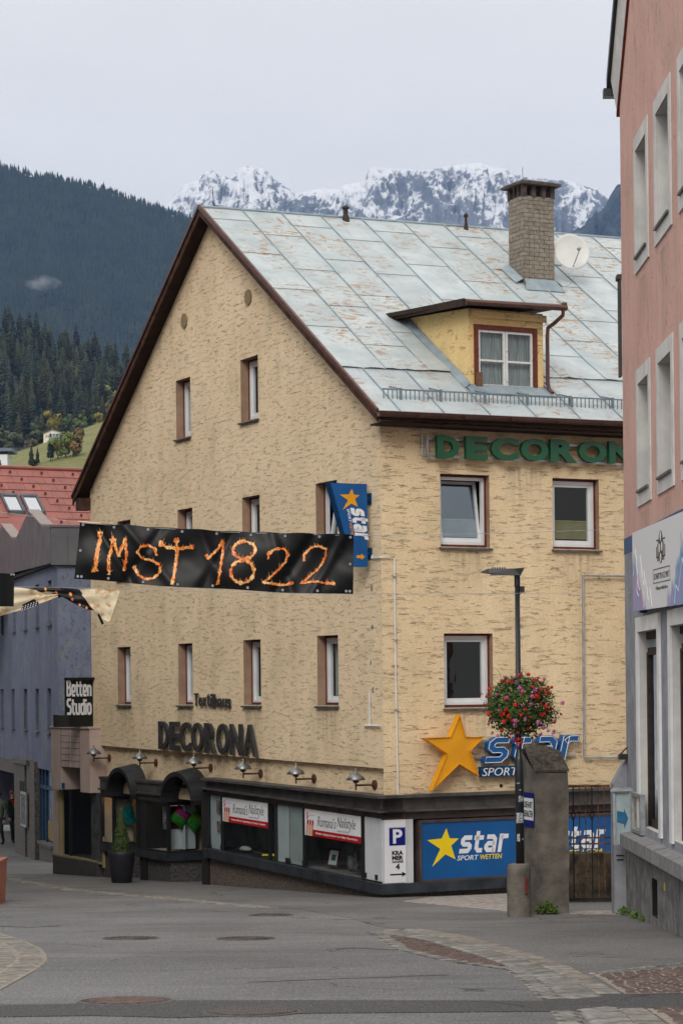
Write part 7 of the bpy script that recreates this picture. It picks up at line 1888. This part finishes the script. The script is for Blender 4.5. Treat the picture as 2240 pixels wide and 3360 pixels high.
def person(X, Y, rot, label, top, trousers, step=.22, hair=S(70, 50, 38), seed=0, bag=None):
    z0 = G(Y); h = 1.74
    t = thing('person', label, 'person', (0, 0, 0))
    V = [(0, 0, .98), (0, .0, 1.20), (0, .0, 1.42), (0, .02, 1.50), (0, .03, 1.57),                               # pelvis..neck base..head base
         (.10, 0, .93), (.11, -.10 + step * .5, .52), (.11, step * .9, .09), (.11, step * .9 - .16, .04),
         (-.10, 0, .93), (-.11, -.06 - step * .3, .52), (-.11, -step * .9 + .06, .10), (-.11, -step * .9 - .10, .04),
         (.19, 0, 1.40), (.25, .06, 1.14), (.26, -.08, .92), (.26, -.12, .83),
         (-.19, 0, 1.40), (-.25, -.08, 1.15), (-.26, -.20, .95), (-.26, -.24, .87)]
    E_ = [(0, 1), (1, 2), (2, 3), (3, 4), (0, 5), (5, 6), (6, 7), (7, 8), (0, 9), (9, 10), (10, 11), (11, 12), (2, 13), (13, 14), (14, 15), (15, 16), (2, 17), (17, 18), (18, 19), (19, 20)]
    Rr = [.15, .145, .15, .06, .055, .10, .068, .046, .04, .10, .068, .046, .04, .075, .052, .04, .035, .075, .052, .04, .035]
    me = D.meshes.new('body'); me.from_pydata(V, E_, []); o = D.objects.new('body', me); COL.objects.link(o); o.parent = t
    sk = o.modifiers.new('skin', 'SKIN')
    for i, sv_ in enumerate(me.skin_vertices[0].data): sv_.radius = (Rr[i] * (1.15 if i in (0, 1, 2) else 1), Rr[i] * (.8 if i in (0, 1, 2) else 1)); sv_.use_root = (i == 0)
    o.modifiers.new('sub', 'SUBSURF').levels = 2; o.modifiers['sub'].render_levels = 2
    tt = NT('clothes'); zc_ = tt.n('SeparateXYZ', Vector=tt.n('TexCoord').outputs['Object']).outputs['Z']
    skin = S(196, 150, 124); tt.color(tt.ramp(tt.math('DIVIDE', zc_, 2.0), [(.0, S(30, 28, 28)), (.045, S(30, 28, 28)), (.05, trousers), (.455, trousers), (.46, top), (.745, top), (.75, skin)])); 
    for e in tt.t.nodes:
        if e.type == 'VALTORGB': e.color_ramp.interpolation = 'CONSTANT'
    me.materials.append(tt.m)
    mskin = mat('skin_tone', skin, S(180, 132, 108), sc=8, rough=.6)
    b = MB(); pr = [(.001, -.13), (.05, -.115), (.072, -.06), (.083, .0), (.085, .05), (.07, .10), (.04, .125), (.001, .13)]
    b.lathe(pr, n=16); b.v = [(v[0] * .92, v[1] * 1.1 + .02, v[2] + 1.66) for v in b.v]; b.lathe([(.001, -.02), (.014, -.015), (.008, .02)], c=(0, -.085, 1.655), n=6); hd = b.build('head', mskin, t, smooth=True)
    b = MB()
    for s_ in (-1, 1): b.lathe([(.001, -.02), (.012, 0), (.001, .025)], c=(s_ * .08, .025, 1.66), n=6)
    b.build('ears', mskin, hd)
    b = MB()
    for s_ in (-1, 1): b.lathe([(.001, -.008), (.011, 0), (.001, .008)], c=(s_ * .032, -.068, 1.675), n=6)
    b.box(-.025, .025, -.078, -.07, 1.598, 1.606); b.build('face_features', M_ink, hd)
    b = MB(); b.lathe([(.094, -.02), (.098, .03), (.088, .085), (.05, .128), (.001, .142)], n=16); b.v = [(v[0] * .95, v[1] * 1.1 + .035, v[2] + 1.665) for v in b.v]; b.build('hair', mat('hair%d' % seed, hair, tuple([x * .6 for x in hair[:3]] + [1]), sc=30), t, smooth=True)
    for s_, w_ in ((1, (.26, -.12, .83)), (-1, (-.26, -.24, .87))):
        b = MB(); b.tube([w_, (w_[0], w_[1] - .01, w_[2] - .07)], [.032, .036], 7)
        for k in range(4): b.tube([(w_[0], w_[1] - .035 + k * .019, w_[2] - .065), (w_[0] - s_ * .01, w_[1] - .037 + k * .019, w_[2] - .10), (w_[0] - s_ * .03, w_[1] - .035 + k * .018, w_[2] - .122 - (.008 if k in (1, 2) else 0))], .0085, 5)
        b.tube([(w_[0] - s_ * .02, w_[1] - .035, w_[2] - .03), (w_[0] - s_ * .04, w_[1] - .055, w_[2] - .075)], .0095, 5); b.build('hand', mskin, t)
    if seed == 1:
        b = MB(); b.tube([(-.09, -.115, 1.48), (-.05, -.15, 1.36), (-.02, -.16, 1.22)], .035, 6); b.tube([(.09, -.115, 1.48), (.06, -.15, 1.38), (.05, -.155, 1.28)], .03, 6); b.build('scarf', M_red, t)
    t.location = (X, Y, z0); t.rotation_euler = (0, 0, rot)
    if bag:
        r3 = Matrix.Rotation(rot, 3, 'Z'); p_ = r3 @ Vector((.27, -.12, .70))
        bgx = thing('shopping_bag', bag, 'bag', (X + p_.x, Y + p_.y, z0 + .2))
        c = (X + p_.x, Y + p_.y, z0); b = MB(); b.lathe([(.10, .18), (.15, .22), (.16, .40), (.10, .58), (.03, .66)], c=c, n=12); b.v = [(lerp(c[0], v[0], .8), v[1], v[2]) for v in b.v]; b.build('bag_body', mat('dark_plastic', S(40, 42, 46), S(28, 30, 34), sc=8, rough=.35), bgx, smooth=True)
        b = MB(); b.tube([(c[0], c[1] - .03, z0 + .62), (c[0], c[1], z0 + .73), (c[0], c[1] + .03, z0 + .62)], .008, 5); b.build('handle', MATS['dark_plastic'], bgx)
qp = at(45, 2755, 75)
person(qp.x, 75, rad(35), 'person in a dark jacket with a red scarf walking past the shop panes', S(34, 44, 42), S(34, 34, 38), .24, S(110, 62, 40), 1, 'dark plastic bag carried by the walking person')
qp = at(-2, 2755, 74)
person(qp.x, 74, rad(-20), 'person in a grey green coat cut by the left picture edge', S(84, 92, 78), S(44, 46, 52), .12, S(90, 80, 70), 2)

# ================================================================== banners over the street
YB = 32.0
CR_ = [Vector((-3.712, 0, 2.418)), Vector((.198, 0, 2.195)), Vector((.181, 0, 1.328)), Vector((-3.80, 0, 1.596))]
def bsurf(s_, t_, off=0.0):
    top = CR_[0].lerp(CR_[1], s_); bot = CR_[3].lerp(CR_[2], s_)
    p = top.lerp(bot, t_)
    sag = -.035 * math.sin(math.pi * s_)
    p.z += sag + (.012 * abs(math.sin(s_ * math.pi * 8)) - .012) * (1 - t_) + .008 * math.sin(s_ * 14) * t_
    f1 = math.sin((s_ * 9 - t_ * 1.9) * math.pi + 1.5 * noise.noise(Vector((s_ * 5, t_ * 2, 0)))) * .016 * (1 - .3 * t_)
    f2 = noise.noise(Vector((s_ * 8, t_ * 2.2, 3))) * .028
    f3 = math.sin((s_ * 2.2 + t_ * .9) * 6) * .03
    f4 = sum(a_ * math.exp(-((s_ - c_ - k_ * t_) / w_) ** 2) for c_, k_, a_, w_ in ((.05, .16, .045, .018), (.16, .20, -.03, .02), (.30, -.12, .03, .016), (.44, .10, -.035, .02), (.56, -.10, .035, .018), (.70, .08, -.03, .018), (.86, -.14, .04, .02), (.97, -.12, -.03, .016)))
    y = f4 + f1 + f2 * t_ ** .5 + f3 - .10 * math.sin(math.pi * s_) * t_
    p.y = YB + y + off
    return p
bn = thing('street_banner', 'black banner with burning letters hung across the street', 'banner', (-1.8, YB, 1.3))
b = MB(); nu, nv = 110, 26
for side in (0, .006):
    for j in range(nv + 1):
        for i in range(nu + 1): b.v.append(tuple(bsurf(i / nu, j / nv, side)))
N = (nu + 1) * (nv + 1)
for j in range(nv):
    for i in range(nu):
        k = j * (nu + 1) + i; b.face((k, k + nu + 1, k + nu + 2, k + 1)); b.face((N + k, N + k + 1, N + k + nu + 2, N + k + nu + 1))
b.build('cloth', M_banner, bn, smooth=True)
t = NT('flame_print'); p = t.pos()
n1 = t.noise(t.n('Mapping', Vector=p, Scale=(1, 1, .55)).outputs[0], 26, 5, .7, .8); n2 = t.noise(p, 6, 2)
t.color(t.ramp(t.math('MULTIPLY_ADD', n2, .35, t.math('MULTIPLY', n1, .75)), [(.36, S(110, 36, 10)), (.46, S(206, 88, 24)), (.55, S(236, 142, 56)), (.66, S(250, 220, 160))])); t.rough(.4)
M_flame = t.m
def to_st(a, bb):
    s_ = (a - 23) / 1480.0; top = 50 + 68 * s_; bot = 358 + 85 * s_
    return s_, (bb - top) / (bot - top)
FIRE = [('I', [[(134, 100), (138, 150), (132, 220), (130, 320)]], 24), ('M', [[(206, 335), (197, 250), (208, 135)], [(210, 140), (230, 190), (250, 235)], [(250, 232), (262, 180), (278, 138)], [(276, 140), (290, 225), (281, 310)]], 17),
        ('S', [[(450, 222), (440, 188), (402, 166), (362, 180), (346, 208), (372, 238), (430, 250), (470, 272), (474, 312), (442, 344), (400, 350), (360, 330), (330, 285)]], 13), ('T', [[(458, 155), (500, 178), (560, 182), (645, 173)], [(548, 128), (556, 200), (553, 290), (545, 375)]], 18),
        ('1', [[(712, 215), (726, 238), (770, 190), (797, 140)], [(800, 140), (800, 210), (795, 290), (786, 380)]], 14), ('8', [[(915 + 60 * math.sin(q), 192 - 48 * math.cos(q)) for q in [k * .3307 for k in range(20)]], [(911 + 62 * math.sin(q), 310 - 62 * math.cos(q)) for q in [k * .3307 for k in range(20)]]], 17),
        ('2', [[(1048, 242), (1045, 215), (1082, 190), (1130, 184), (1152, 214), (1140, 256), (1100, 302), (1060, 340), (1022, 366), (1080, 374), (1140, 380), (1185, 370)]], 13), ('2', [[(1240, 255), (1236, 222), (1268, 186), (1318, 174), (1355, 196), (1353, 236), (1325, 286), (1270, 338), (1224, 374), (1290, 364), (1350, 376), (1405, 384)]], 12)]
rl = random.Random(4)
for c, strokes, wd in FIRE:
    b = MB()
    for pl_ in strokes:
        pts = []
        for (x0, y0), (x1, y1) in zip(pl_, pl_[1:]):
            n = max(2, int(math.hypot(x1 - x0, y1 - y0) / 5))
            for k in range(n): pts.append((lerp(x0, x1, k / n) + rl.gauss(0, 1.0), lerp(y0, y1, k / n) + rl.gauss(0, 1.0)))
        pts.append(pl_[-1]); o = len(b.v); m_ = len(pts)
        for i, (x, y) in enumerate(pts):
            xa, ya = pts[max(0, i - 1)]; xb, yb = pts[min(m_ - 1, i + 1)]; L = math.hypot(xb - xa, yb - ya) + 1e-6
            f = i / (m_ - 1); w_ = wd * .60 * (.72 + .75 * noise.noise(Vector((i * .22, wd, 2)))) * (1 + .5 * max(0, 1 - f * 8) + .6 * max(0, 1 - (1 - f) * 8)) * rl.uniform(.75, 1.25)
            nx_, ny_ = -(yb - ya) / L, (xb - xa) / L
            for sg__ in (1, -1): b.v.append(tuple(bsurf(*to_st(x + nx_ * w_ * sg__, y + ny_ * w_ * sg__), -.007)))
        for i in range(m_ - 1): b.face((o + 2 * i, o + 2 * i + 1, o + 2 * i + 3, o + 2 * i + 2))
        for _ in range(int(m_ * .9)):      # licks of flame
            i = rl.randrange(m_); x, y = pts[i]; dx, dy = rl.gauss(0, wd * .55), -abs(rl.gauss(0, wd * .95)); w_ = rl.uniform(1.2, 3.2); o = len(b.v)
            for qx_, qy_ in ((x - w_, y + 2), (x + w_, y + 2), (x + dx, y + dy)): b.v.append(tuple(bsurf(*to_st(qx_, qy_), -.009)))
            b.face((o, o + 1, o + 2))
    b.build('burning_letter', M_flame, bn)
b = MB(); b.lathe([(.008, -.004), (.008, .006), (.018, .006), (.02, 0), (.018, -.004)], n=12, axis='y'); eme = D.meshes.new('eyelet'); eme.from_pydata(b.v, [], b.f); eme.materials.append(M_steel); eme.update()
for s_, t_ in [(k / 8 + .0 if k else .012, .045) for k in range(9)] + [(k / 8 - .003 if k else .012, .955) for k in range(9)] + [(.025, .955), (.975, .955), (.012, .5), (.988, .5)]:
    p_ = bsurf(min(s_, .988), t_, -.012); inst('eyelet', eme, bn, Matrix.Translation(p_ - Vector(BASE[bn.name])))
cb = thing('banner_cable', 'thin steel cable carrying the black banner across the street', 'cable', (-1.8, YB, 2.3))
pa = at(-60, 1672, YB); pb = at(2075, 1735, YB)
b = MB(); b.tube([tuple(pa)] + [tuple(bsurf(k / 8, .01, .008)) for k in range(9)] + [tuple(lerp(bsurf(1, .01), pb, .5) + Vector((0, 0, -.02))), tuple(pb)], .0035, 5); b.build('wire', M_steel, cb)
b = MB(); b.tube([tuple(at(255, 1712, YB)), tuple(bsurf(.02, .0, 0)), tuple(bsurf(.10, .0, 0))], [.006, .014, .006], 6); b.build('cream_tie', M_cream, cb)
# twisted second banner
tw = thing('twisted_banner', 'cream and black banner twisted in the wind at the left edge', 'banner', tuple(at(180, 1960, 30)))
def ribbon(name, secs, m_, nsub=7, amp=.035, seed=0):
    b = MB(); k = len(secs); cols = []
    for i in range((k - 1) * 5 + 1):
        f = i / 5; j = min(int(f), k - 2); g_ = f - j
        A = at(*secs[j][0], 30 + secs[j][2]).lerp(at(*secs[j + 1][0], 30 + secs[j + 1][2]), g_); B = at(*secs[j][1], 30 + secs[j][3]).lerp(at(*secs[j + 1][1], 30 + secs[j + 1][3]), g_)
        for s_ in range(nsub + 1):
            q_ = A.lerp(B, s_ / nsub); q_.y += amp * noise.noise(Vector((i * .22, s_ * .55, seed))) + .02 * math.sin(s_ * 1.9 + i * .25); b.v.append(tuple(q_))
    n_ = nsub + 1; tot = (k - 1) * 5 + 1
    for i in range(tot - 1):
        for s_ in range(nsub): q_ = i * n_ + s_; b.face((q_, q_ + 1, q_ + n_ + 1, q_ + n_))
    N = len(b.v); b.v += [(v[0], v[1] + .006, v[2]) for v in b.v]
    for f_ in list(b.f): b.face(tuple(N + q_ for q_ in reversed(f_)))
    return b.build(name, m_, tw, smooth=True)
ribbon('cream_side', [((-40, 1924), (-40, 2034), 0, .05), ((0, 1925), (0, 2021), .02, .02), ((70, 1928), (75, 2000), 0, .06), ((130, 1938), (140, 1978), .05, .0), ((192, 1945), (192, 1958), .02, 0)], M_cream, seed=1)
ribbon('dark_side', [((100, 1932), (192, 1962), .05, .03), ((150, 1924), (205, 1958), .03, .0), ((205, 1928), (250, 1984), .0, .02), ((262, 1934), (290, 2002), .03, -.02), ((300, 1996), (310, 2002), 0, 0)], M_banner, seed=2)
ribbon('cream_flap', [((256, 1934), (306, 2000), .02, .0), ((320, 1930), (330, 2028), .0, .03), ((370, 1934), (356, 2040), .03, .01), ((396, 1936), (362, 2036), .0, .01)], M_cream, seed=3)
ribbon('dark_strap', [((306, 1998), (314, 1996), 0, 0), ((322, 2022), (330, 2020), .02, .02), ((334, 2050), (342, 2046), .03, .03)], M_banner, nsub=2, amp=.01, seed=4)
for u, v, w_ in [(76 + 9 * i - 1.5 * j, 1990 + 6 * j - 3.2 * i, 3.2) for i in range(6) for j in range(3)]:
    p_ = at(u, v, 29.90); b = MB(); b.box(p_.x - .004 * w_ / 2, p_.x + .004 * w_ / 2, p_.y, p_.y + .004, p_.z - .006, p_.z + .006); b.build('printed_window', M_signw, tw)
b = MB(); pp = [at(u, v, 29.92) for u, v in ((70, 2001), (74, 1984), (112, 1965), (128, 1976), (126, 1984))]; b.prism([tuple(q_) for q_ in reversed(pp)], (0, .006, 0)); b.build('printed_tower', M_banner, tw)
for u, v, d_ in ((150, 1932, 9), (185, 1944, 8), (232, 1950, 11), (238, 1966, 9), (262, 1984, 8), (285, 1995, 8)):
    p_ = at(u, v, 29.93); r_ = d_ / 7337 * 30 / 2; b = MB(); b.fpoly(FR, [(p_.x + r_ * (.6 + .5 * math.cos(k * 1.7)) * math.cos(k * .785), p_.z + r_ * 1.3 * math.sin(k * .785)) for k in range(8)], -p_.y, -p_.y + .004); b.build('printed_flame', M_flame, tw)
db = thing('dark_banner', 'end of a black banner at the left picture edge below the zigzag fascia', 'banner', tuple(at(10, 1930, 29)))
b = MB(); nu = 14
for side in (0, .006):
    for i in range(nu + 1):
        u = lerp(-150, 48, i / nu); a_ = at(u, 1882 + 1.5 * math.sin(i), 29 + .03 * math.sin(i * .9)); c_ = at(u - 2, 1990, 29 + .05 * math.sin(i * .7)); b.v += [(a_.x, a_.y + side, a_.z), (c_.x, c_.y + side, c_.z)]
N = 2 * (nu + 1)
for i in range(nu): b.face((2 * i, 2 * i + 1, 2 * i + 3, 2 * i + 2)); b.face((N + 2 * i, N + 2 * i + 2, N + 2 * i + 3, N + 2 * i + 1))
b.build('cloth', M_banner, db, smooth=True)
for u in (38, 46): inst('eyelet', eme, db, Matrix.Translation(at(u, 1885, 28.97) - Vector(BASE[db.name])) @ Matrix.Scale(.7, 4))
wr = thing('banner_cable', 'thin cable carrying the twisted banner at the left', 'cable', tuple(at(180, 1930, 30)))
b = MB(); b.tube([tuple(at(u, v, 30.02)) for u, v in ((-60, 1926), (60, 1925), (200, 1928), (400, 1934), (700, 1942), (1150, 1950), (2070, 1945))], .0025, 5); b.build('wire', M_steel, wr)

# ================================================================== air
b = MB(); b.box(-9000, 9000, -200, 9500, -40, 2300)
hz_ = b.build('haze', None)
t = D.materials.new('haze_air'); t.use_nodes = True; t.node_tree.nodes.clear()
ov = t.node_tree.nodes.new('ShaderNodeOutputMaterial'); pv = t.node_tree.nodes.new('ShaderNodeVolumePrincipled')
pv.inputs['Color'].default_value = (.30, .52, 1.0, 1); pv.inputs['Density'].default_value = 4.6e-5
t.node_tree.links.new(pv.outputs[0], ov.inputs['Volume'])
hz_.data.materials.clear(); hz_.data.materials.append(t)
tag(hz_, 'thin blue haze lying over the valley and the far hills', 'haze', kind='stuff')

b = MB(); c_ = (-470, 3560, 650)
b.lathe([(1, -15), (26, -10), (34, 0), (24, 10), (1, 15)], n=20); b.v = [(c_[0] + v[0] * 1.0 + v[2] * -.6, c_[1] + v[1] * .6, c_[2] + v[2]) for v in b.v]
ms = b.build('mist', None, base=c_)
t = D.materials.new('mist_puff'); t.use_nodes = True; nt = t.node_tree; nt.nodes.clear()
ov = nt.nodes.new('ShaderNodeOutputMaterial'); pv = nt.nodes.new('ShaderNodeVolumePrincipled'); pv.inputs['Color'].default_value = (.95, .96, 1, 1)
tcx = nt.nodes.new('ShaderNodeTexCoord'); nn = nt.nodes.new('ShaderNodeTexNoise'); nn.inputs['Scale'].default_value = .05; nn.inputs['Detail'].default_value = 4
ln = nt.nodes.new('ShaderNodeVectorMath'); ln.operation = 'LENGTH'; sc_ = nt.nodes.new('ShaderNodeMapping'); sc_.inputs['Scale'].default_value = (1 / 36, 1 / 22, 1 / 15)
mr = nt.nodes.new('ShaderNodeMath'); mr.operation = 'SUBTRACT'; mr.inputs[0].default_value = .80; md = nt.nodes.new('ShaderNodeMath'); md.operation = 'MULTIPLY_ADD'; md.inputs[1].default_value = 2.6; mx_ = nt.nodes.new('ShaderNodeMath'); mx_.operation = 'MAXIMUM'; mx_.inputs[1].default_value = 0
sb_ = nt.nodes.new('ShaderNodeMath'); sb_.operation = 'SUBTRACT'; sb_.inputs[1].default_value = 1.28; fm = nt.nodes.new('ShaderNodeMath'); fm.operation = 'MULTIPLY'; fm.inputs[1].default_value = .022
L_ = nt.links.new
L_(tcx.outputs['Object'], nn.inputs['Vector']); L_(tcx.outputs['Object'], sc_.inputs['Vector']); L_(sc_.outputs[0], ln.inputs[0]); L_(ln.outputs['Value'], mr.inputs[1]); L_(nn.outputs['Fac'], md.inputs[0]); L_(mr.outputs[0], md.inputs[2]); L_(md.outputs[0], sb_.inputs[0]); L_(sb_.outputs[0], mx_.inputs[0]); L_(mx_.outputs[0], fm.inputs[0]); L_(fm.outputs[0], pv.inputs['Density']); L_(pv.outputs[0], ov.inputs['Volume'])
ms.data.materials.clear(); ms.data.materials.append(t)
tag(ms, 'small white wisp of mist hanging before the wooded hill', 'mist', kind='stuff')
